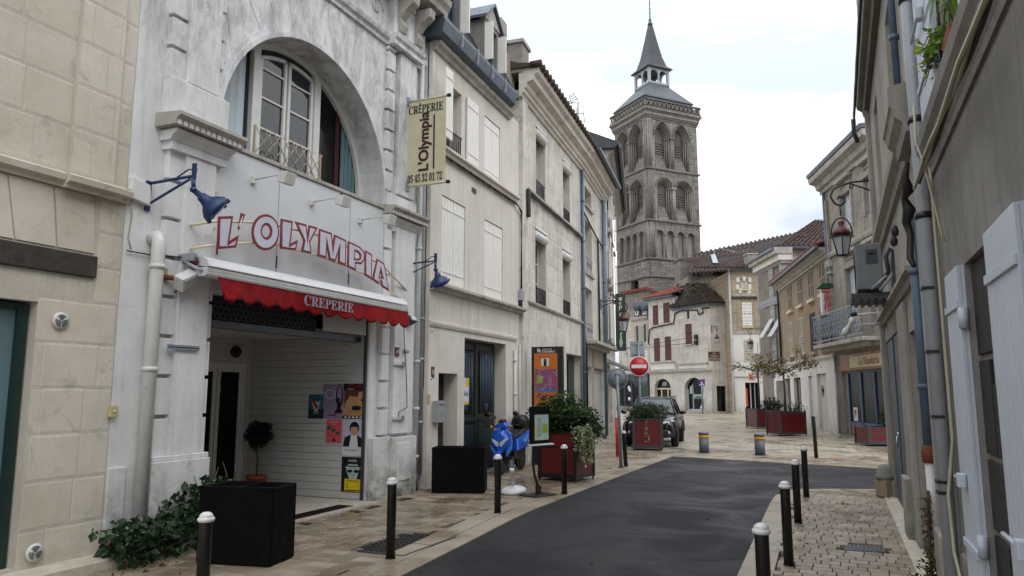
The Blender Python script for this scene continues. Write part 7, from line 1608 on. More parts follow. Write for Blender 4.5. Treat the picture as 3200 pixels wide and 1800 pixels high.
# string courses, cornice and parapet all round
def ringb(z0,z1,out,name,mat='tower_stone'): return MB().box(-out,WR+out,-out,WL+out,z0,z1).obj(name,mat,tw,bevel=.04)
for z in (14.6,16.65,21.1,27.25): ringb(z,z+.16,.2,'string_course','tower_dark'); ringb(z+.16,z+.26,.1,'string_course')
MB().box(.8,WR-.01,.8,WL-.01,0,33).obj('core','tower_dark',tw) 
for k,(z,o) in enumerate(((33.3,.1),(33.5,.2),(33.75,.28),(34.1,.36),(34.3,.5))): ringb(z,z+(.2,.25,.35,.2,.25)[k],o,'cornice_course','tower_dark' if k%2 else 'tower_stone')
pa=MB(); o_=.42
for (z0,z1) in ((34.55,34.7),(35.5,35.68)):
    pa.box(-o_,WR+o_,-o_,-o_+.25,z0,z1).box(-o_,-o_+.25,-o_,WL+o_,z0,z1).box(WR+o_-.25,WR+o_,-o_,WL+o_,z0,z1).box(-o_,WR+o_,WL+o_-.25,WL+o_,z0,z1)
pa.obj('parapet_rails','tower_dark',tw); tc_=MB()
def tracery(pf):
    n=13
    for i in range(n):
        t0=i/n; t1=(i+1)/n; tm=(t0+t1)/2
        for (a,b) in (((t0,34.7),(t1,35.5)),((t1,34.7),(t0,35.5))): tc_.tube([pf(*a),pf(*b)],.07,5)
        c=[pf(tm+ .3/n*cos(k*pi/5),35.1+.2*sin(k*pi/5)) for k in range(11)]; tc_.tube(c,.06,5,caps=False)
tracery(lambda t,z:(-o_+t*(WR+2*o_),-o_+.12,z)); tracery(lambda t,z:(-o_+.12,-o_+t*(WL+2*o_),z)); tracery(lambda t,z:(WR+o_-.12,-o_+t*(WL+2*o_),z))
tc_.obj('parapet_tracery','tower_stone',tw,kind='stuff')
MB().box(-o_+.3,WR+o_-.3,-o_+.3,WL+o_-.3,34.5,34.9).obj('parapet_floor','tower_dark',tw)
# hipped slate roof, open lantern, spire
rx0,rx1,ry0,ry1=-.15,WR-.55,-.05,WL-.2; cx_,cy_=(rx0+rx1)/2,(ry0+ry1)/2; lw=1.5
MB().box(rx0,rx1,ry0,ry1,34.9,36.0).obj('roof_base','slate_light',tw); MB().box(rx0-.12,rx1+.12,ry0-.12,ry1+.12,36.0,36.12).obj('roof_gutter','zinc',tw)
mb=MB(); q0=[(rx0-.08,ry0-.08,36.12),(rx1+.08,ry0-.08,36.12),(rx1+.08,ry1+.08,36.12),(rx0-.08,ry1+.08,36.12)]; q1=[(cx_-lw,cy_-lw,38.5),(cx_+lw,cy_-lw,38.5),(cx_+lw,cy_+lw,38.5),(cx_-lw,cy_+lw,38.5)]
mb.add(q0+q1,[(i,(i+1)%4,(i+1)%4+4,i+4) for i in range(4)]+[(7,6,5,4)]).obj('slate_roof','slate_light',tw,fixn=True)
lt_=MB().box(cx_-lw,cx_+lw,cy_-lw,cy_+lw,38.4,38.7).obj('lantern_base','slate_light',tw)
for sx in (-1,1):
    for sy in (-1,1): MB().box(cx_+sx*(lw-.12)-.14,cx_+sx*(lw-.12)+.14,cy_+sy*(lw-.12)-.14,cy_+sy*(lw-.12)+.14,38.7,40.7).obj('lantern_post','zinc_light',tw)
for s in range(4):
    m=MB(); r=(2*lw-.56)/2/2-.09
    for c in (-1,1):
        pass
    P=[(-lw+.24,lw-.24)]
    cs=[(-lw+.28,-.09),(.09,lw-.28)]
    m.wall(-lw+.2,lw-.2,38.7,40.75,-.08,.08,arches=[(a,b,38.95,[(a,39.9)]+arc((a+b)/2,39.9,(b-a)/2,(b-a)/2*1.0,180,0,8)[1:-1]+[(b,39.9)]) for a,b in cs])
    m.xf(Matrix.Translation((cx_,cy_,0))@Matrix.Rotation(s*pi/2,4,'Z')@Matrix.Translation((0,-lw+.12,0))); m.obj('lantern_arcade','zinc_light',tw,fixn=True)
sw_=lw+.32
prof=[(sw_,40.7),(sw_,40.82),(sw_-.5,41.3),(.95,42.6),(.6,44.6),(.2,47.0),(.12,47.3)]
mb=MB(); vs=[];fs=[]
for r,z in prof: vs+=[(cx_-r,cy_-r,z),(cx_+r,cy_-r,z),(cx_+r,cy_+r,z),(cx_-r,cy_+r,z)]
for i in range(len(prof)-1): fs+=[(i*4+k,i*4+(k+1)%4,(i+1)*4+(k+1)%4,(i+1)*4+k) for k in range(4)]
fs+=[(0,3,2,1),tuple(4*(len(prof)-1)+k for k in range(4))]
mb.add(vs,fs).obj('spire','slate',tw,fixn=True)
MB().lathe([(.3,0),(.34,.15),(.2,.3),(.16,.6),(.2,.7),(.06,.9),(0,.9)],(cx_,cy_,47.0),10).obj('finial','zinc',tw)
cr_=MB().tube([(cx_,cy_,47.6),(cx_,cy_,53.4)],[.09,.03],6).obj('weather_rod','iron_grey',tw)
MB().box(cx_-.55,cx_+.55,cy_-.03,cy_+.03,50.9,51.0).obj('cross_arm','iron_grey',cr_)
for s in (-1,1): MB().lathe([(0,-.1),(.1,0),(0,.1)],(cx_+s*.6,cy_,50.95),6).obj('cross_knob','iron_grey',cr_)
for z in (48.6,49.2,49.9): MB().lathe([(.05,-.12),(.13,0),(.05,.12)],(cx_,cy_,z),8).obj('knop','iron_grey',cr_)
MB().prism([(cx_-.35,53.3),(cx_-.1,53.2),(cx_+.2,53.3),(cx_+.35,53.75),(cx_+.1,53.5),(cx_-.1,53.55),(cx_-.2,53.9),(cx_-.38,53.7)],cy_-.03,cy_+.03).obj('weathercock','iron',cr_)
# distant antennas
for k,(c,x,y,y2) in enumerate((('T',692,325,298),('T',465,330,292))):
    F_=Fr(20,68,0); p=F_.uz(c,x,y); p2=F_.uz(c,x,y2); t=on(F_,'roof_antenna',('thin antenna with a long crossbar on the far tiled roof','bare thin antenna rod on the roof beside the tower')[k],'antenna',p[0],0,p[1]-.8)
    MB().tube([(0,0,0),(.1*k,0,p2[1]-p[1]+.8)],.03,5).obj('mast','zinc_light',t)
    if k==0: a=F_.uz(c,580,288); b=F_.uz(c,740,318); MB().tube([(a[0]-p[0],0,a[1]-p[1]+.8),(b[0]-p[0],0,b[1]-p[1]+.8)],.03,5).obj('crossbar','zinc_light',t)
# ================================================================ street furniture
def at_(o,x,y,z=0,a=0): o.location=(x,y,z); o.rotation_euler=(0,0,a)
def bollard(h=.84,cap=True):
    t=thing('bollard',(0,0,0),0,'x','bollard')
    MB().lathe([(.049,-.03),(.049,h-.08 if cap else h-.01),(.045 if not cap else .049,h-.07 if cap else h)],(0,0,0),20).obj('post','bollard_black',t)
    MB().lathe([(.056,0),(.056,.012),(.049,.012)],(0,0,0),20).obj('foot_ring','bollard_black',t)
    if cap: MB().lathe([(.05,h-.075),(.06,h-.07),(.065,h-.056),(.061,h-.042),(.05,h-.039),(.053,h-.028),(.04,h-.012),(.024,h-.002),(0,h)],(0,0,0),20).obj('cap','bollard_cap',t)
    return t
BL=[((-2.34,5.85),'white capped black bollard nearest the camera, by the black planter box'),((-1.29,8.17),'white capped black bollard at the edge of the metal grating'),((-.21,11.15),'white capped black bollard before the blue scooter'),((.91,13.21),'white capped black bollard in front of the big red planter'),
    ((1.75,5.37),'nearest of the bollards on the right pavement kerb'),((2.82,7.85),'second nearest bollard on the right pavement kerb'),((3.86,10.32),'third bollard on the right pavement kerb'),((4.95,12.8),'farthest white capped bollard on the right pavement, at the kerb corner')]
b0_=bollard()
for i,(p,l) in enumerate(BL):
    o=b0_ if i==0 else copy_tree(b0_)
    at_(o,*p); o['label']=l; o['group']='white capped bollards along the road'; o.rotation_euler=(rnd.uniform(-.006,.006),rnd.uniform(-.006,.006),i)
o=copy_tree(b0_); at_(o,2.70,17.94); o.rotation_euler=(.0,-.055,0); o['label']='leaning white topped bollard beside the grey sign post'; o['group']='white capped bollards along the road'
o=bollard(1.1,False); at_(o,8.14,20.22); o.rotation_euler=(0,-.02,0); o['label']='tall plain black post without a cap on the plaza edge'; del_=None
rb=thing('retractable_bollard',(5.6,22.0,0),0,'x','bollard',group='grey retractable bollards closing the plaza')
MB().lathe([(.14,-.02),(.14,.42)],(0,0,0),28).obj('cylinder','bollard_grey',rb); MB().lathe([(.142,.42),(.142,.5)],(0,0,0),28).obj('orange_band','reflective_orange',rb); MB().lathe([(.14,.5),(.14,.565),(.125,.58),(0,.58)],(0,0,0),28).obj('head','bollard_grey',rb)
for k in range(12): a=2*pi*k/12; MB().box(-.02,.02,-.004,.004,.525,.55).xf(Matrix.Rotation(a,4,'Z')@Matrix.Translation((0,-.14,0))).obj('light_slot','dark_gap',rb)
MB().lathe([(.14,.003),(.21,.003),(.21,-.02)],(0,0,0),28).obj('ground_ring','grey_steel',rb)
rb['label']='grey retractable bollard with orange band, the left of two'
o=copy_tree(rb,None,'grey retractable bollard with orange band, the right of two'); at_(o,6.95,21.16)
# black planter boxes
def trough(x,y,a,w_,d_,h,label):
    t=thing('black_planter_box',(x,y,0),a,label,'planter',group='black planter boxes outside the creperie')
    MB().box(-w_/2,w_/2,-d_/2,-d_/2+.03,0.01,h).box(-w_/2,w_/2,d_/2-.03,d_/2,.01,h).box(-w_/2,-w_/2+.03,-d_/2+.03,d_/2-.03,.01,h).box(w_/2-.03,w_/2,-d_/2+.03,d_/2-.03,.01,h).obj('box','black_matt',t,bevel=.012)
    MB().box(-w_/2+.03,w_/2-.03,-d_/2+.03,d_/2-.03,h-.07,h-.05).obj('lid','black_matt',t); MB().box(-.012,.012,-d_/2+.03,d_/2-.03,h-.05,h-.005).box(-w_/2-.006,w_/2+.006,-d_/2-.006,-d_/2+.03,h-.03,h+.003).obj('rim','black_matt',t,bevel=.004)
    return t
a_=radians(-13); c_=Vector((-2.44,7.74)); X_=Vector((cos(a_),sin(a_))); N_=Vector((-sin(a_),cos(a_))); p=c_-X_*.42+N_*.25; trough(p.x,p.y,a_,.84,.50,.78,'large black planter box beside the nearest bollard')
trough(-.93,13.50,radians(-4),.93,.5,.78,'black planter box in front of the cream house doors')
# red planters with steel frames
def planter(x,y,a,w_,d_,h,label,fm='planter_frame',foot=.08,mid=.62,group='red square planters'):
    t=thing('red_planter',(x,y,0),a,label,'planter',group=group); pw=.07
    for sx in (-1,1):
        for sy in (-1,1):
            MB().box(sx*(w_/2)-pw/2,sx*(w_/2)+pw/2,sy*(d_/2)-pw/2,sy*(d_/2)+pw/2,.05,h).obj('corner_post',fm,t,bevel=.006); MB().lathe([(.018,-.0),(.018,.06)],(sx*w_/2,sy*d_/2,0),8).obj('foot',fm,t)
            MB().lathe([(0,0),(.03,0),(.03,.03),(0,.05)],(sx*w_/2,sy*d_/2,h),8).obj('post_knob',fm,t)
    for sy in (-1,1):
        MB().box(-w_/2+pw/2,w_/2-pw/2,sy*d_/2-.012,sy*d_/2+.012,foot+.06,h-.06).obj('panel','planter_red',t)
        for z in (foot+.03,h*mid,h-.05): MB().box(-w_/2+pw/2,w_/2-pw/2,sy*d_/2-.022,sy*d_/2+.022,z,z+.035).obj('rail',fm,t,bevel=.004)
        MB().box(-w_/2+pw/2,w_/2-pw/2,sy*d_/2-.02,sy*d_/2+.02,foot-.02,foot+.06).obj('skirt',fm,t,bevel=.004)
    for sx in (-1,1):
        MB().box(sx*w_/2-.012,sx*w_/2+.012,-d_/2+pw/2,d_/2-pw/2,foot+.06,h-.06).obj('panel','planter_red',t)
        for z in (foot+.03,h*mid,h-.05): MB().box(sx*w_/2-.022,sx*w_/2+.022,-d_/2+pw/2,d_/2-pw/2,z,z+.035).obj('rail',fm,t,bevel=.004)
        MB().box(sx*w_/2-.02,sx*w_/2+.02,-d_/2+pw/2,d_/2-pw/2,foot-.02,foot+.06).obj('skirt',fm,t,bevel=.004)
    MB().box(-w_/2+.03,w_/2-.03,-d_/2+.03,d_/2-.03,foot+.05,h-.12).obj('soil','soil',t)
    return t
def by_corner(c,a,w_,d_,which='R'):
    a=radians(a); X=Vector((cos(a),sin(a))); N=Vector((-sin(a),cos(a))); c=Vector(c)
    p=(c-X*w_/2 if which=='R' else c+X*w_/2)+N*d_/2; return p.x,p.y,a
x,y,a=by_corner((1.24,14.82),-32,.8,.78); bigp=planter(x,y,a,.8,.78,.98,'big red planter with black steel frame overflowing with green shrubs',fm='planter_frame_black',mid=.66)
x2,y2,a2=by_corner((4.49,22.65),-14,.82,.7); planter(x2,y2,a2,.82,.7,.97,'red planter standing in front of the parked black car',mid=.93)
x3,y3,a3=by_corner((11.78,36.2),12,1.3,1.0,'L'); planter(x3,y3,a3,1.2,1.0,.95,'farther red planter with a tree on the plaza, left of two',mid=.86)
x4,y4,a4=by_corner((10.78,30.17),14,1.15,.95,'L'); planter(x4,y4,a4,1.15,.95,.98,'nearer red planter with a tree on the plaza, right of two',mid=.86)
x5,y5,a5=by_corner((11.62,24.5),2,1.3,.9,'L'); planter(x5,y5,a5,1.3,.9,.62,'low red planter with a conifer by the restaurant front',mid=.6)
def shrub(name,label,x,y,z,lists,grp=None):
    t=thing(name,(x,y,z),0,label,'shrub')
    for (nm,mat,pts,size,n,j,dr,asp,rs) in lists: leaves(nm,mat,t,pts,size,n,j,dr,asp,rs)
    R=random.Random(int(x*10)); st=MB()
    for k in range(14): a=R.uniform(0,6.28); r=R.uniform(.1,.45); st.tube([(0.06*cos(a),.06*sin(a),-.05),(r*.5*cos(a),r*.5*sin(a),.2),(r*cos(a),r*sin(a),.42)],[.012,.009,.005],5)
    st.obj('stems','bark',t,kind='stuff'); return t
shrub('leafy_shrub','dense leafy green shrub spilling over the big red planter',x,y,.95,[('foliage','leaf_shrub',cloud(1500,(-.12,0,.36),(.58,.5,.38),1,.25)+cloud(520,(-.5,-.05,.16),(.28,.4,.3),2,.3)+cloud(480,(.38,.1,.1),(.34,.4,.3),3,.3)+cloud(90,(.62,.15,.0),(.18,.2,.25),6,.3),.085,2,.03,.7,.5,21),('dark_foliage','leaf_dark',cloud(900,(0,0,.2),(.6,.5,.3),4,.0),.11,1,.03,.7,.55,22)])
pts=[]; R_=random.Random(3); C2=Vector((1.24,14.82))
for k in range(46):
    ax=R_.uniform(-.05,.62); L_=R_.uniform(.25,.75)*(1.0 if ax>.1 else .7); 
    q=C2+Vector((.74,.67))*ax*.72
    for s in range(14): f=s/14; pts.append((q.x+.05*sin(ax*20)+.10*(1-(1-f)**2)*.6,q.y-.09*(.5+f*.5)-.02,1.04-.0+.06*sin(f*3)-L_*f))
tv=thing('trailing_plant',(0,0,0),0,'pale variegated trailing plant hanging over the front corner of the big red planter','trailing plant'); leaves('foliage','leaf_variegated',tv,pts,.05,3,.02,.6,.8,24)
shrub('bushy_shrub','feathery dark green bush in the planter before the black car',x2,y2,.92,[('foliage','leaf_needle',cloud(1900,(0,0,.2),(.66,.5,.34),5,.2),.085,2,.025,.1,.28,25)])
tv=thing('trailing_plant',(x2-.1,y2-.38,.9),a2,'thin pale sprig trailing down the planter before the black car','trailing plant'); leaves('foliage','leaf_variegated',tv,[(rnd.gauss(.02*sin(k),.03),-.03,-.02*k) for k in range(34)],.05,2,.015,.6,.7,26); MB().tube([(0,-.02,0),(.02,-.03,-.3),(-.01,-.03,-.66)],.005,4).obj('stem','bark',tv)
shrub('dark_shrub','dark round bush behind the farther plaza tree',x3+.35,y3,.9,[('foliage','leaf_dark',cloud(1000,(.1,0,.18),(.6,.45,.36),7,.2),.1,1,.02,.3,.5,27)])
shrub('grassy_plant','sparse grassy plant in the nearer plaza planter',x4+.3,y4,.92,[('foliage','leaf_shrub',cloud(240,(.1,0,.12),(.5,.4,.2),8,.2),.12,1,.02,-1.5,.18,28)])
shrub('dwarf_conifer','round olive green conifer in the low planter by the restaurant',x5+.25,y5,.55,[('foliage','leaf_needle',cloud(2200,(.1,0,.36),(.42,.42,.42),9,.35),.06,2,.015,.1,.3,29)])
# plaza trees
def tree(label,x,y,z,h,spread,seed,nleaf):
    t=thing('plaza_tree',(x,y,z),0,label,'tree',group='young autumn trees in plaza planters'); R=random.Random(seed)
    MB().tube([(0,0,0),(.02,.02,h*.5),(-.01,0,h)],[.06,.045,.035],8).obj('trunk','bark',t)
    br=MB(); tips=[]
    def grow(p,d,l,r,n):
        q=p+d*l; m=p+d*l*.5+Vector((R.uniform(-.04,.04),R.uniform(-.04,.04),R.uniform(0,.05)))
        br.tube([p,m,q],[r,r*.8,r*.6],5)
        if n==0: tips.append(q); return
        tips.append(q)
        for k in range(3 if n>1 else 2): grow(q,(d+Vector((R.uniform(-.7,.7),R.uniform(-.7,.7),R.uniform(-.32,.28)))).normalized(),l*R.uniform(.55,.8),r*.6,n-1)
    for k in range(8):
        a=2*pi*k/8+R.uniform(-.3,.3); grow(Vector((0,0,h*R.uniform(.86,1.0))),Vector((cos(a),sin(a),R.uniform(.12,.6))).normalized(),spread*.42,.028,3)
    br.obj('branches','bark',t)
    pts=[tuple(R.choice(tips)) for _ in range(nleaf)]; leaves('leaves','leaf_autumn',t,pts,.1,1,.09,.6,.7,seed)
    return t
tree('young tree with sparse autumn leaves in the nearer plaza planter',x4-.0,y4,.9,1.7,1.3,5,620)
tree('thin nearly bare young tree in the farther plaza planter',x3-.15,y3,.9,2.0,1.3,9,160)
# metal grating, drain, manhole, small ground things
def slab(name,label,cat,P,mat,bars=0,z=.0):
    c=Vector((sum(p[0] for p in P)/4,sum(p[1] for p in P)/4)); t=thing(name,(c.x,c.y,0),0,label,cat)
    Q=[(p[0]-c.x,p[1]-c.y) for p in P]; MB().prismz(Q,-.05,z-.012).obj('frame',mat,t)
    A=[Vector((*q,0)) for q in Q]
    return t,A
t,A=slab('metal_grating','large black cast grating with a wavy tread set in the left pavement','grating',GR,'anthracite')
n=9
for i in range(n):
    for j in range(14):
        s0,s1=(i+.08)/n,(i+.92)/n; u0_,u1_=j/14,(j+.62)/14
        def q(s,u): return A[0].lerp(A[1],u).lerp(A[3].lerp(A[2],u),s)
        m=MB(); p=[q(s0,u0_),q((s0+s1)/2,u0_+.02),q(s1,u0_),q(s1,u1_),q((s0+s1)/2,u1_+.02),q(s0,u1_)]; m.prismz([(v.x,v.y) for v in p],-.012,-.001); m.obj('tread','black_metal',t)
for k in range(4):
    a,b=A[k],A[(k+1)%4]; d=(b-a).normalized(); nn_=Vector((-d.y,d.x,0))*.018; MB().prismz([(v.x,v.y) for v in (a-nn_,b-nn_,b+nn_,a+nn_)],-.04,.0+.001*k).obj('rim','moss' if k in (1,) else 'anthracite',t)
t,A=slab('drain_grate','small slotted drain grate in the right pavement','drain grate',DG,'anthracite')
for j in range(10):
    def q(s,u): return A[0].lerp(A[1],u).lerp(A[3].lerp(A[2],u),s)
    MB().prismz([(v.x,v.y) for v in (q(.05,j/10+.01),q(.05,j/10+.065),q(.95,j/10+.065),q(.95,j/10+.01))],-.012,-.002).obj('grate_bar','grey_steel',t)
mh=thing('manhole_cover',(5.3,16.55,-.012),.2,'round rusty patterned manhole cover in the asphalt','manhole cover')
MB().lathe([(0,0),(.36,0),(.37,-.01)],(0,0,0),32).obj('ring','grey_steel',mh)
for k in range(9):
    for j in range(9):
        X=-.3+.075*k; Y=-.3+.075*j
        if X*X+Y*Y<.105: MB().box(X-.025,X+.025,Y-.012 if (k+j)%2 else Y-.025,Y+.012 if (k+j)%2 else Y+.025,.0,.006).obj('tread','rust' if (k*j)%5==1 else 'anthracite',mh)
for k,(c,x_,y_,w_,d_,l) in enumerate((('Y',885,343,.5,.06,'thin dark drain slot right of the left retractable bollard'),('Y',2075,508,.5,.06,'dark drain slot on the plaza edge beside the plain post'),('Y',1140,162,.7,.1,'narrow drain slot before the farther plaza planter'),('Y',2185,353,.5,.08,'narrow drain slot before the restaurant planter'),('Y',1720,375,.5,.08,'short drain slot between plaza planter and plain post'))):
    X,Y=gp(c,x_,y_); t=thing('drain_slot',(X,Y,0),-.1,l,'drain'); MB().box(-w_/2,w_/2,-d_/2,d_/2,-.02,.004).obj('channel','dark_gap',t); MB().box(-w_/2-.01,w_/2+.01,-d_/2-.012,-d_/2,-.02,.006).obj('frame','grey_steel',t)
X,Y=gp('Y',1995,489); t=thing('yellow_scrap',(X,Y,.004),.1,'small yellow orange scrap lying on the plaza edge paving','litter'); MB().prismz([(-.18,-.05),(.16,-.03),(.2,.02),(-.1,.06)],0,.012).obj('scrap','reflective_orange',t)
R_=random.Random(6); pts=[]
for _ in range(70):
    if R_.random()<.6: q=(R_.uniform(1.6,5.5),R_.uniform(5.5,12.5)); ok=inside(q,regR)
    else: q=(R_.uniform(-4,4),R_.uniform(6,20)); ok=True
    if ok: pts.append((q[0],q[1],.004 if inside(q,regR) or inside(q,regL) else -.016))
lf_=thing('fallen_leaves',(0,0,0),0,'scattered small dead leaves on paving and asphalt',None,kind='stuff'); leaves('dead_leaf','leaf_dry',lf_,pts,.04,1,.0,0,.7,31)
X,Y=gp('K',215,1088); t=thing('green_sprig',(X,Y,.0),0,'small green weed sprig lying on the right pavement','weed'); leaves('sprig','leaf_fresh',t,[(rnd.gauss(0,.04),rnd.gauss(0,.03),.015) for _ in range(14)],.05,1,.005,0,.6,32)
# ---------------------------------------------------------------- signs
def disc(t,name,x,z,r,y,mat,th=.006): return MB().lathe([(0,-th),(r,-th),(r,th),(0,th)],(x,y,z),36,'y').obj(name,mat,t)
s1_=thing('road_sign',(2.55,17.7,0),radians(-6),'back of a round grey road sign on the nearest grey post','road sign')
MB().tube([(0,0,0),(-.055,0,2.26)],.04,12).obj('post','sign_back',s1_); disc(s1_,'disc',-.05,2.06,.245,.045,'sign_back'); MB().lathe([(.23,-.012),(.25,-.012),(.25,.012),(.23,.012),(.23,-.012)],(-.05,.045,2.06),36,'y').obj('rim','zinc_light',s1_)
for z in (1.95,2.17): MB().box(-.11,.01,-.04,.04,z,z+.03).obj('clamp','zinc_light',s1_)
MB().lathe([(.0,0),(.08,0),(.08,.02),(.05,.02)],(0,0,0),12).obj('foot_plate','grey_steel',s1_); MB().prism([(.08,2.0),(.1,1.96),(.085,1.9),(.06,1.93)],.032,.036).obj('sticker','anthracite',s1_)
PX=4.03; s2_=thing('road_sign',(PX,23.62,0),radians(-4),'red no entry sign with grey sign backs above and below on one post','road sign')
def zz(y): b=bearing('H',315,y); return EYE+b[2]/b[1]*23.62
MB().tube([(.02,0,0),(.0,0,zz(490))],.04,12).obj('post','sign_back',s2_)
r_=.305; disc(s2_,'red_disc',0,zz(658),r_,-.06,'sign_red'); MB().lathe([(r_-.012,-.01),(r_+.012,-.01),(r_+.012,.01),(r_-.012,.01),(r_-.012,-.01)],(0,-.06,zz(658)),40,'y').obj('white_rim','sign_white',s2_); MB().box(-.235,.235,-.072,-.066,zz(658)-.055,zz(658)+.055).obj('white_bar','sign_white',s2_)
disc(s2_,'round_back',.02,zz(748),.225,.05,'sign_back'); MB().lathe([(.21,-.01),(.23,-.01),(.23,.01),(.21,.01),(.21,-.01)],(.02,.05,zz(748)),36,'y').obj('rim','zinc_light',s2_)
MB().box(-.26,.2,.045,.055,zz(590),zz(487)).obj('square_back','zinc_light',s2_,bevel=.004); MB().box(-.27,.21,.04,.06,zz(590)-.012,zz(590)).box(-.27,.21,.04,.06,zz(487),zz(487)+.012).obj('frame','sign_back',s2_)
for y in (505,575): MB().box(-.2,.15,.025,.045,zz(y)-.015,zz(y)+.015).obj('clamp','sign_back',s2_)
s3_=thing('road_sign',(15.55,60.3,0),0,'small square blue dead end sign before the arched shops','road sign')
def z3(y): b=bearing('O',1060,y); return EYE+b[2]/b[1]*60.3
X3=bearing('O',1060,525); X3=X3[0]/X3[1]*60.3; s3_.location=(X3,60.3,0)
MB().tube([(.0,.05,0),(.0,.05,z3(495))],.05,8).obj('post','sign_back',s3_); MB().box(-.26,.26,-.01,.01,z3(565),z3(490)).obj('plate','sign_blue',s3_); zc=(z3(565)+z3(490))/2
MB().box(-.05,.05,-.02,-.012,zc-.22,zc+.08).obj('white_stem','sign_white',s3_); MB().box(-.12,.12,-.022,-.012,zc+.06,zc+.2).obj('red_bar','sign_red',s3_); MB().box(-.2,-.1,-.018,-.012,zc-.22,zc-.14).box(.1,.18,-.018,-.012,zc-.2,zc-.1).obj('white_mark','sign_white',s3_)
bs=on(B5,'blue_sign','small blue hanging shop sign with white mark below the green sign','shop sign'); P_=perp(B5,6); a=P_.uz('Q',245,760); b=P_.uz('Q',288,808); 
bs.location=P_.w(0,0); bs.rotation_euler=(0,0,P_.a); MB().box(a[0],b[0],-.04,.04,b[1],a[1]).obj('plate','sign_white',bs); MB().box(a[0]+.1,b[0],-.05,-.04,b[1]+.15,a[1]-.1).obj('blue_field','sign_blue',bs); text('n',.5,'sign_white',bs,'lettering',((a[0]+b[0])/2,-.056,(a[1]+b[1])/2+.05),.002)
rp_=thing('red_post',(2.95,20.3,0),0,'dark red post standing by the pink ground floor wall','post'); b=bearing('S',1928,1330); rp_.location=(b[0]/b[1]*20.6,20.6,0); MB().tube([(0,0,0),(0,0,1.05)],.05,12).obj('post','sign_red',rp_); MB().lathe([(.06,0),(.06,.03)],(0,0,0),12).obj('foot','sign_red',rp_)
# ---------------------------------------------------------------- town information totem
it=thing('information_totem',(.48,18.42,0),radians(-18.4),'black framed orange town map panel headed VILLE DE COGNAC','information panel')
IW=.80; MB().box(0,IW,0,.14,.0,2.86).obj('case','black_metal',it,bevel=.012)
def ip(x,y): # F-crop -> local on the totem face
    f=Fr(.48,18.42,-18.4); return f.uz('F',x,y,0)
p0=ip(760,552); p1=ip(892,810); 
MB().box(p0[0]-.01,p1[0]+.02,-.006,0,.55,p0[1]+.02).obj('frame','anthracite',it); MB().box(p0[0],p1[0],-.010,-.006,.58,p0[1]).obj('orange_sheet','info_orange',it)
mw=p1[0]-p0[0]; cx=(p0[0]+p1[0])/2
q0=ip(800,580); q1=ip(844,622); MB().box(q0[0],q1[0],-.014,-.010,q1[1],q0[1]).obj('pictogram_field','sign_white',it); text('i',.24,'black_metal',it,'lettering',((q0[0]+q1[0])/2,-.0155,(q0[1]+q1[1])/2-.01),.001,1.5,bold=.012)
m0=ip(766,640); m1=ip(888,768); MB().box(m0[0],m1[0],-.013,-.010,m1[1],m0[1]).obj('map_sheet','map_purple',it)
ml=MB(); R_=random.Random(4); W_=m1[0]-m0[0]; H_=m0[1]-m1[1]
for k in range(26):
    x=R_.random(); y=R_.random(); a=R_.choice((0.2,1.8,.9,2.5))+R_.uniform(-.2,.2); l=R_.uniform(.15,.5); pts=[(m0[0]+W_*min(max(x+cos(a)*l*s*.5,0),1),-.0140,m1[1]+H_*min(max(y+sin(a)*l*s*.5,0),1)) for s in (-1,0,1)]
    ml.tube(pts,.0035,4)
ml.obj('street_lines','map_pink',it); MB().prism([(m0[0]+.02,m1[1]+H_*.35),(m0[0]+W_*.35,m1[1]+H_*.4),(m0[0]+W_*.38,m1[1]+H_*.68),(m0[0]+W_*.12,m1[1]+H_*.74)],-.0155,-.013).obj('park','map_green',it); MB().prism([(m0[0],m1[1]),(m1[0],m1[1]),(m1[0],m1[1]+.05),(m0[0]+W_*.5,m1[1]+.1),(m0[0],m1[1]+.06)],-.0155,-.013).obj('river','map_blue',it)
text('Office de Tourisme',.055,'map_purple',it,'lettering',(cx,-.011,ip(800,572)[1]),.0005,.9); text('VILLE DE',.05,'sign_ivory',it,'lettering',(cx+.04,-.001,ip(800,528)[1]),.0005,1.2); text('COGNAC',.085,'sign_ivory',it,'lettering',(cx+.04,-.001,ip(800,540)[1]-.01),.0005,1.1,bold=.002)
e=ip(785,532); MB().box(e[0]-.04,e[0]+.03,-.004,0,e[1]-.05,e[1]+.03).obj('crest','sign_ivory',it); MB().prism([(e[0]-.02,e[1]-.03),(e[0]+.02,e[1]-.03),(e[0],e[1]+.02)],-.006,-.004).obj('crest_mark','sign_red',it)
for i in range(4): MB().box(p0[0]+.04+.15*i,p0[0]+.13+.15*i,-.013,-.010,ip(770,800)[1],ip(770,785)[1]).obj('pictogram','map_purple',it)
# ---------------------------------------------------------------- menu board and parasol foot
mb_=thing('menu_board',(.45,13.02,0),radians(48),'black menu stand with a paper menu on a curved pole','menu stand')
MB().box(-.27,.27,-.2,.2,.0,.02).obj('base_plate','black_metal',mb_,bevel=.004)
MB().tube([(.08,0,.02),(.0,.0,.12),(-.1,0,.35),(-.15,0,.6),(-.12,0,.85),(-.02,0,1.05)],.022,8).obj('curved_pole','black_metal',mb_)
bd=MB().box(-.26,.28,-.05,-.02,.87,1.5).obj('board','black_matt',mb_,bevel=.006); MB().box(-.15,.22,-.056,-.05,.93,1.36).obj('paper','poster_mint',bd); MB().box(.05,.2,-.058,-.056,1.05,1.2).obj('paper_photo','map_green',bd); MB().box(-.14,-.1,-.058,-.056,.95,1.2).obj('yellow_strip','poster_yellow',bd)
for i in range(8): MB().box(-.08,.02,-.0575,-.056,1.0+.04*i,1.01+.04*i).obj('menu_line','anthracite',bd)
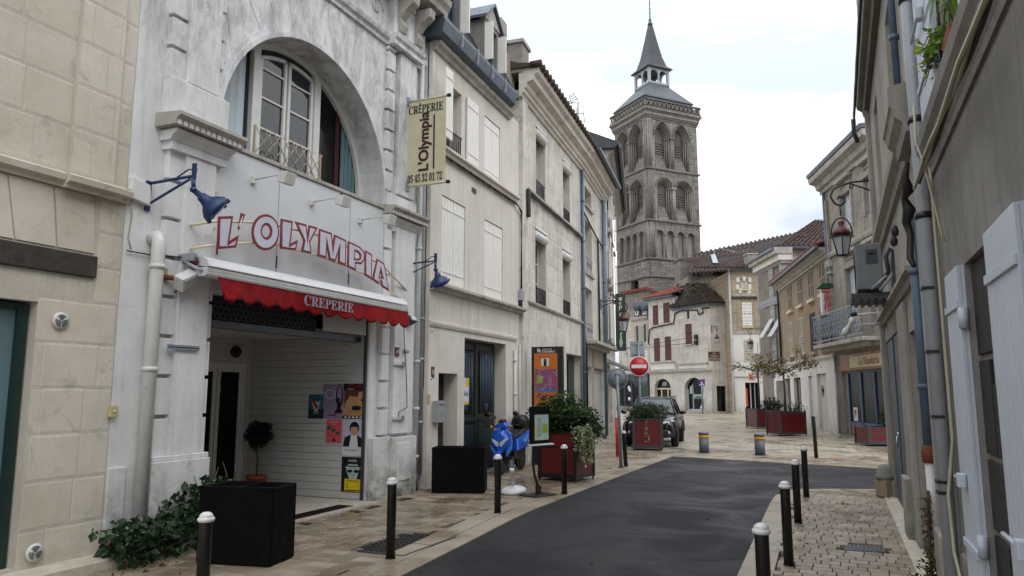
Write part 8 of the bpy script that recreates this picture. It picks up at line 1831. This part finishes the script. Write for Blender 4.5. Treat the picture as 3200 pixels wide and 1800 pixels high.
MB().box(-.26,.29,-.12,-.0,.84,.865).obj('tray','sign_white',mb_,bevel=.004); MB().box(-.04,.04,-.03,.03,.0,.16).obj('pole_socket','black_metal',mb_)
ps=thing('parasol_foot',(.03,13.2,0),.5,'white plastic parasol foot lying tilted beside the menu stand','parasol base'); ps.rotation_euler=(.10,-.12,.3); ps.location=(.03,13.2,.03)
MB().lathe([(0,0),(.21,0),(.225,.02),(.22,.045),(.17,.075),(.07,.095),(.05,.1),(.045,.11),(0,.11)],(0,0,0),28).obj('foot','plastic_white',ps); MB().lathe([(.035,.1),(.032,.34),(.042,.34),(.042,.41),(.03,.41),(.03,.2)],(0,0,0),14).obj('tube','plastic_white',ps)
# ---------------------------------------------------------------- scooter (x forward, z up; front axle over the origin)
sc=thing('scooter',(-.24,16.25,0),radians(-110),'blue scooter with black seat and black top box parked by the carriage door','scooter')
sc.rotation_euler=(0.05,0,radians(-110))
def wheel(par,x,y,r,w_,rim_r,name='wheel',sp=5):
    t=MB().lathe([(rim_r,-w_*.42),(r*.93,-w_*.5),(r,-w_*.25),(r,w_*.25),(r*.93,w_*.5),(rim_r,w_*.42)],(x,y,r),26,'y').obj(name,'rubber',par)
    m=MB().lathe([(rim_r*.86,-w_*.3),(rim_r,-w_*.42),(rim_r,w_*.42),(rim_r*.86,w_*.3)],(x,y,r),26,'y'); m.lathe([(0,-w_*.45),(.06,-w_*.45),(.06,w_*.45),(0,w_*.45)],(x,y,r),14,'y')
    for k in range(sp):
        a=2*pi*k/sp; m.tube([(x+.05*cos(a),y,r+.05*sin(a)),(x+rim_r*.92*cos(a),y,r+rim_r*.92*sin(a))],[r*.09,r*.07],6)
    m.obj('rim','chrome' if r>.3 else 'grey_steel',t); return t
wheel(sc,0,0,.24,.11,.15); wheel(sc,-1.28,0,.24,.12,.15)
MB().tube([(-.02,-.09,.24),(-.12,-.09,.55),(-.2,-.04,.78)],.024,8).tube([(-.02,.09,.24),(-.12,.09,.55),(-.2,.04,.78)],.024,8).obj('fork','plastic_black',sc)
MB().lathe([(.0,-.07),(.255,-.07),(.27,0),(.255,.07),(0,.07)],(0,0,.25),20,'y').obj('mud','scooter_blue',sc) if False else None
fd=MB()
for k in range(9):
    a0=radians(20+k*16); a1=radians(20+(k+1)*16)
    for s in (-1,1): fd.quad((.27*cos(a0),0,.24+.275*sin(a0)),(.27*cos(a1),0,.24+.275*sin(a1)),(.265*cos(a1),s*.075,.24+.25*sin(a1)),(.265*cos(a0),s*.075,.24+.25*sin(a0)))
fd.obj('front_fender','scooter_blue',sc)
def loft(name,mat,secs,par,sub=2,axis=None):
    """closed rings of equal count lofted into one smooth hull"""
    n=len(secs[0]); vs=[p for s in secs for p in s]; m=len(secs)
    fs=[(i*n+k,i*n+(k+1)%n,(i+1)*n+(k+1)%n,(i+1)*n+k) for i in range(m-1) for k in range(n)]+[tuple(range(n-1,-1,-1)),tuple((m-1)*n+k for k in range(n))]
    o=MB().add(vs,fs,True).obj(name,mat,par,fixn=True); s_=o.modifiers.new('smooth','SUBSURF'); s_.levels=sub; s_.render_levels=sub; return o
def ringx(x,hw,z0,z1,top=.7,low=.8): return [(x,-hw*low,z0),(x,-hw,(z0*.6+z1*.4)),(x,-hw*top,z1),(x,0,z1+.02),(x,hw*top,z1),(x,hw,(z0*.6+z1*.4)),(x,hw*low,z0),(x,0,z0-.01)]
# leg shield: faceted front panels
def tp(name,mat,poly,x0,x1,s,cz_,bev=.012,par=sc,sy=None):
    """polygon (y,z) between x0 and x1, scaled by s about (0,cz_) at the front"""
    sy=sy or s; n=len(poly); vs=[(x0,y,z) for y,z in poly]+[(x1,y*sy,cz_+(z-cz_)*s) for y,z in poly]
    return MB().add(vs,[tuple(range(n)),tuple(range(2*n-1,n-1,-1))]+[(i,(i+1)%n,(i+1)%n+n,i+n) for i in range(n)]).obj(name,mat,par,bevel=bev,fixn=True)
tp('leg_shield','scooter_blue',[(-.10,.33),(-.21,.50),(-.25,.70),(-.22,.86),(-.12,.95),(.12,.95),(.22,.86),(.25,.70),(.21,.50),(.10,.33)],-.20,-.10,.97,.66)
tp('nose_panel','scooter_blue',[(-.06,.42),(-.15,.56),(-.20,.72),(-.15,.86),(-.07,.93),(.07,.93),(.15,.86),(.20,.72),(.15,.56),(.06,.42)],-.10,.02,.72,.70,.014)
for s in (-1,1):
    tp('headlight','headlight',[(s*.015,.60),(s*.06,.57),(s*.165,.70),(s*.175,.755),(s*.12,.735),(s*.015,.67)],-.045,.035,.92,.66,.005)
    tp('light_blue_trim','scooter_light',[(s*.11,.36),(s*.23,.52),(s*.25,.60),(s*.20,.57),(s*.10,.44)],-.13,-.075,1.0,.5,.006)
tp('shield_vent','dark_gap',[(-.05,.47),(-.04,.55),(.04,.55),(.05,.47)],-.05,-.005,.9,.5,.004)
tp('handlebar_cover','scooter_blue',[(-.18,.95),(-.20,1.02),(-.10,1.10),(.10,1.10),(.20,1.02),(.18,.95)],-.34,-.12,.72,1.0,.014)
tp('dashboard','plastic_black',[(-.09,1.07),(-.07,1.16),(.07,1.16),(.09,1.07)],-.30,-.14,.75,1.07,.01)
MB().box(-.34,-.24,-.05,.05,.5,1.0).obj('steering_column','plastic_black',sc,bevel=.01)
MB().tube([(-.27,-.36,1.02),(-.24,-.15,1.0),(-.24,.15,1.0),(-.27,.36,1.02)],.016,8).obj('handlebar','plastic_black',sc)
for s in (-1,1): MB().tube([(-.26,s*.25,1.01),(-.27,s*.38,1.02)],.022,8).obj('grip','rubber',sc); MB().tube([(-.22,s*.2,1.02),(-.2,s*.27,1.17),(-.2,s*.31,1.22)],.007,6).obj('mirror_stem','black_metal',sc); MB().lathe([(0,-.012),(.06,-.012),(.065,0),(.05,.012),(0,.012)],(0,0,0),16,'x').xf(Matrix.Translation((-.2,s*.33,1.27))@Matrix.Diagonal((1,1.1,.8,1))).obj('mirror','plastic_black',sc)
MB().box(-.68,-.2,-.14,.14,.27,.33).obj('footboard','plastic_black',sc,bevel=.02)
MB().prism([(-.60,.44),(-.63,.70),(-.95,.74),(-1.25,.80),(-1.66,.88),(-1.60,.72),(-1.30,.56),(-1.0,.46)],-.19,.19).obj('rear_body','scooter_blue',sc,bevel=.03); MB().prism([(-.58,.26),(-.60,.46),(-1.0,.48),(-1.32,.58),(-1.36,.40),(-1.1,.24)],-.13,.13).obj('lower_body','plastic_black',sc,bevel=.02)
MB().prism([(-.58,.70),(-.62,.80),(-.80,.83),(-1.02,.81),(-1.12,.89),(-1.45,.93),(-1.5,.86),(-1.0,.74)],-.15,.15).obj('seat','seat_black',sc,bevel=.03)
for s in (-1,1): MB().prism([(-.98,.66),(-1.22,.73),(-1.45,.80),(-1.3,.64),(-1.1,.58)],s*.192-.006,s*.192+.006).obj('side_panel','scooter_light',sc,bevel=.004)
tb_=loft('top_box','plastic_black',[ringx(-1.22,.14,.93,1.14,.8),ringx(-1.28,.2,.92,1.2,.8),ringx(-1.48,.21,.92,1.22,.8),ringx(-1.66,.18,.93,1.18,.8)],sc); MB().box(-1.35,-1.55,-.16,.16,.88,.93).obj('rack','black_metal',sc)
text('Peugeot',.07,'chrome',sc,'lettering',(-1.05,.196,.63),.001,1,rot=(pi/2,0,pi)) ; MB().lathe([(0,0),(.05,0),(.05,.25),(0,.25)],(-1.25,-.17,.28),12,'x').obj('exhaust','grey_steel',sc); MB().tube([(-.75,-.12,.24),(-.72,-.16,.02),(-.6,-.18,.015)],.013,6).obj('stand','black_metal',sc); MB().tube([(-.75,.12,.24),(-.72,.16,.02),(-.86,.18,.015)],.013,6).obj('stand','black_metal',sc)
MB().box(-.16,-.13,-.23,.23,.30,.36).obj('lower_cowl','plastic_black',sc,bevel=.01)
for s in (-1,1): MB().lathe([(0,-.02),(.03,-.02),(.035,.01),(0,.02)],(-.12,s*.22,1.0),10,'x').obj('indicator','reflective_orange',sc)
MB().box(-1.74,-1.72,-.09,.09,.45,.6).obj('number_plate','sign_white',sc)
CARS=.94
# ---------------------------------------------------------------- parked car (y points to its tail, front axle at the origin)
cr=thing('parked_car',(4.58,24.72,0),radians(-16.5),'black sport utility car parked behind the red planter','car'); cr.scale=(CARS,)*3
def ringy(y,hw,zb,zs,zt,ht=.8):  # half widths: sill, belt, top
    return [(-hw*.9,y,zb),(-hw,y,(zb+zs)/2+.05),(-hw*.985,y,zs),(-hw*ht,y,zt),(0,y,zt+.03),(hw*ht,y,zt),(hw*.985,y,zs),(hw,y,(zb+zs)/2+.05),(hw*.9,y,zb),(0,y,zb)]
loft('body','car_black',[ringy(-.80,.62,.34,.68,.74,.85),ringy(-.78,.80,.30,.74,.84,.85),ringy(-.60,.89,.28,.84,.96,.82),ringy(-.2,.925,.28,.92,1.03,.8),ringy(.45,.93,.28,.98,1.10,.82),ringy(.6,.93,.28,1.0,1.10,.86),ringy(2.4,.93,.28,1.02,1.10,.86),ringy(3.5,.90,.32,1.02,1.12,.86),ringy(3.72,.84,.36,.95,1.08,.86),ringy(3.76,.7,.42,.9,1.0,.86)],cr,2)
gh=[(-.80,.50,1.07),(.80,.50,1.07),(.82,3.66,1.08),(-.82,3.66,1.08)]; rf=[(-.60,1.16,1.60),(.60,1.16,1.60),(.60,3.2,1.62),(-.60,3.2,1.62)]
gr=MB().add(gh+rf,[(0,1,5,4),(1,2,6,5),(2,3,7,6),(3,0,4,7),(4,5,6,7)]).obj('cabin','glass_dark',cr,fixn=True)
loft('roof','car_black',[ringy(1.12,.60,1.585,1.60,1.61,.85),ringy(1.3,.63,1.585,1.62,1.65,.85),ringy(2.2,.64,1.6,1.64,1.68,.85),ringy(3.2,.6,1.58,1.62,1.66,.85),ringy(3.4,.56,1.57,1.6,1.62,.85)],cr)
def lp_(a,b,t): return tuple(a[i]+(b[i]-a[i])*t for i in range(3))
ws=[(-.74,.555,1.115),(.74,.555,1.115),(.575,1.13,1.58),(-.575,1.13,1.58)]; MB().quad(*[(p[0],p[1]-.03,p[2]+.015) for p in ws]).obj('windscreen','windscreen',cr)
for s in (-1,1):
    MB().tube([(s*.80,.5,1.08),(s*.615,1.14,1.6)],.032,6).obj('pillar','car_black',cr); MB().tube([(s*.62,1.2,1.66),(s*.64,1.5,1.7),(s*.64,3.0,1.7),(s*.6,3.3,1.65)],.02,6).obj('roof_rail','car_plastic',cr)
    for y0,y1 in ((1.75,.0),(2.75,0)): MB().tube([(s*.815,y0,1.08),(s*.625,y0,1.6)],.035,6).obj('pillar','car_black',cr)
    mr=loft('mirror','car_black',[[(s*(.93+.0),.72+dy*.05,1.12+dz*.06) for dy,dz in ((-1,-1),(1,-1),(1,1),(-1,1))],[(s*1.06,.70+dy*.07,1.15+dz*.085) for dy,dz in ((-1,-1),(1,-1),(1,1),(-1,1))],[(s*1.17,.73+dy*.05,1.15+dz*.07) for dy,dz in ((-1,-1),(1,-1),(1,1),(-1,1))]],cr)
    loft('headlight','headlight',[[(s*.36,-.80,.76),(s*.36,-.80,.83),(s*.36,-.72,.88),(s*.36,-.70,.78)],[(s*.55,-.785,.755),(s*.55,-.785,.84),(s*.55,-.68,.90),(s*.55,-.66,.78)],[(s*.74,-.70,.77),(s*.74,-.70,.86),(s*.75,-.56,.93),(s*.75,-.56,.80)],[(s*.85,-.52,.82),(s*.85,-.52,.88),(s*.85,-.42,.92),(s*.85,-.42,.85)]],cr,2)
    for k,(x,y) in enumerate(((.46,-.835),(.64,-.79))): MB().lathe([(0,-.01),(.05,-.01),(.055,.01),(0,.02)],(s*x,y+.02,.805),16,'y').obj('lamp_ring','chrome',cr)
    MB().lathe([(0,-.01),(.05,-.01),(.05,.02),(0,.02)],(s*.66,-.80,.50),16,'y').obj('fog_lamp','headlight',cr)
    MB().prism([(s*.03,.70),(s*.24,.70),(s*.26,.83),(s*.05,.84)],-.845,-.80).obj('grille','chrome',cr,bevel=.01); MB().prism([(s*.05,.715),(s*.225,.715),(s*.24,.815),(s*.065,.822)],-.852,-.84).obj('grille_mesh','dark_gap',cr)
    for yy in (0,2.78):
        w_=wheel(cr,s*.80,yy,.36,.23,.25,sp=0) if False else None
        tw_=MB().lathe([(.24,-.11),(.34,-.115),(.36,-.07),(.36,.07),(.34,.115),(.24,.11)],(s*.80,yy,.36),28,'x').obj('wheel','rubber',cr)
        rm_=MB().lathe([(.2,-.05),(.245,-.105),(.245,.105),(.2,.05)],(s*.80,yy,.36),28,'x'); rm_.lathe([(0,-.09),(.06,-.09),(.06,.09),(0,.09)],(s*.80,yy,.36),12,'x')
        for k in range(5): a=2*pi*k/5; rm_.tube([(s*.88,yy+.05*cos(a),.36+.05*sin(a)),(s*.89,yy+.23*cos(a),.36+.23*sin(a))],.028,6)
        rm_.obj('rim','grey_steel',tw_)
        A_=MB()
        for k in range(12):
            a0=pi*k/12; a1=pi*(k+1)/12; A_.add([(s*.945,yy+.40*cos(a0),.36+.40*sin(a0)),(s*.945,yy+.40*cos(a1),.36+.40*sin(a1)),(s*.945,yy+.46*cos(a1),.36+.46*sin(a1)),(s*.945,yy+.46*cos(a0),.36+.46*sin(a0)),(s*.80,yy+.40*cos(a0),.36+.40*sin(a0)),(s*.80,yy+.40*cos(a1),.36+.40*sin(a1)),(s*.90,yy+.46*cos(a0),.36+.47*sin(a0)),(s*.90,yy+.46*cos(a1),.36+.47*sin(a1))],[(0,1,2,3),(0,4,5,1),(3,2,7,6)])
        A_.obj('wheel_arch','car_plastic',cr,fixn=True); MB().lathe([(0,-.02),(.41,-.02),(.41,.02),(0,.02)],(s*.78,yy,.36),24,'x').obj('arch_liner','dark_gap',cr)
loft('front_bumper','car_plastic',[[(-.88,-.50,z) for z in (.26,.5,.62)]+[(-.8,-.4,.5)],[(-.80,-.78,z) for z in (.26,.48,.64)]+[(-.7,-.6,.5)],[(-.5,-.86,z) for z in (.25,.46,.66)]+[(-.4,-.7,.5)],[(0,-.89,z) for z in (.25,.46,.67)]+[(0,-.7,.5)],[(.5,-.86,z) for z in (.25,.46,.66)]+[(.4,-.7,.5)],[(.80,-.78,z) for z in (.26,.48,.64)]+[(.7,-.6,.5)],[(.88,-.50,z) for z in (.26,.5,.62)]+[(.8,-.4,.5)]],cr,2)
MB().box(-.26,.26,-.915,-.89,.44,.55).obj('number_plate','sign_white',cr); MB().lathe([(0,-.006),(.04,-.006),(.04,.006),(0,.006)],(0,-.80,.88),16,'y').obj('badge','chrome',cr)
for s in (-1,1):
    MB().tube([(s*.7,.4,1.12),(s*.1,.5,1.14)],.008,5).obj('wiper','black_metal',cr)
    for y in (1.78,2.78): MB().box(s*.935-.004,s*.935+.004,y-.004,y+.004,.4,1.0).obj('door_seam','dark_gap',cr)
    for y in (1.5,2.5): MB().tube([(s*.95,y-.1,.92),(s*.965,y,.92),(s*.95,y+.1,.92)],.014,6).obj('door_handle','car_black',cr)
# ---------------------------------------------------------------- lettering and flat curves become plain meshes
def finish():
    dg=bpy.context.evaluated_depsgraph_get()
    for o in [o for o in SC.objects if o.type in ('FONT','CURVE')]:
        me=bpy.data.meshes.new_from_object(o.evaluated_get(dg)); me.name=o.name.split('.')[0]
        n=bpy.data.objects.new('tmp',me); COL.objects.link(n); n.parent=o.parent; n.location=o.location; n.rotation_euler=o.rotation_euler; n.scale=o.scale
        for k in o.keys():
            if k in ('label','category','group','kind'): n[k]=o[k]
        for c in list(o.children): c.parent=n
        nm=o.name; bpy.data.objects.remove(o); n.name=nm
finish()
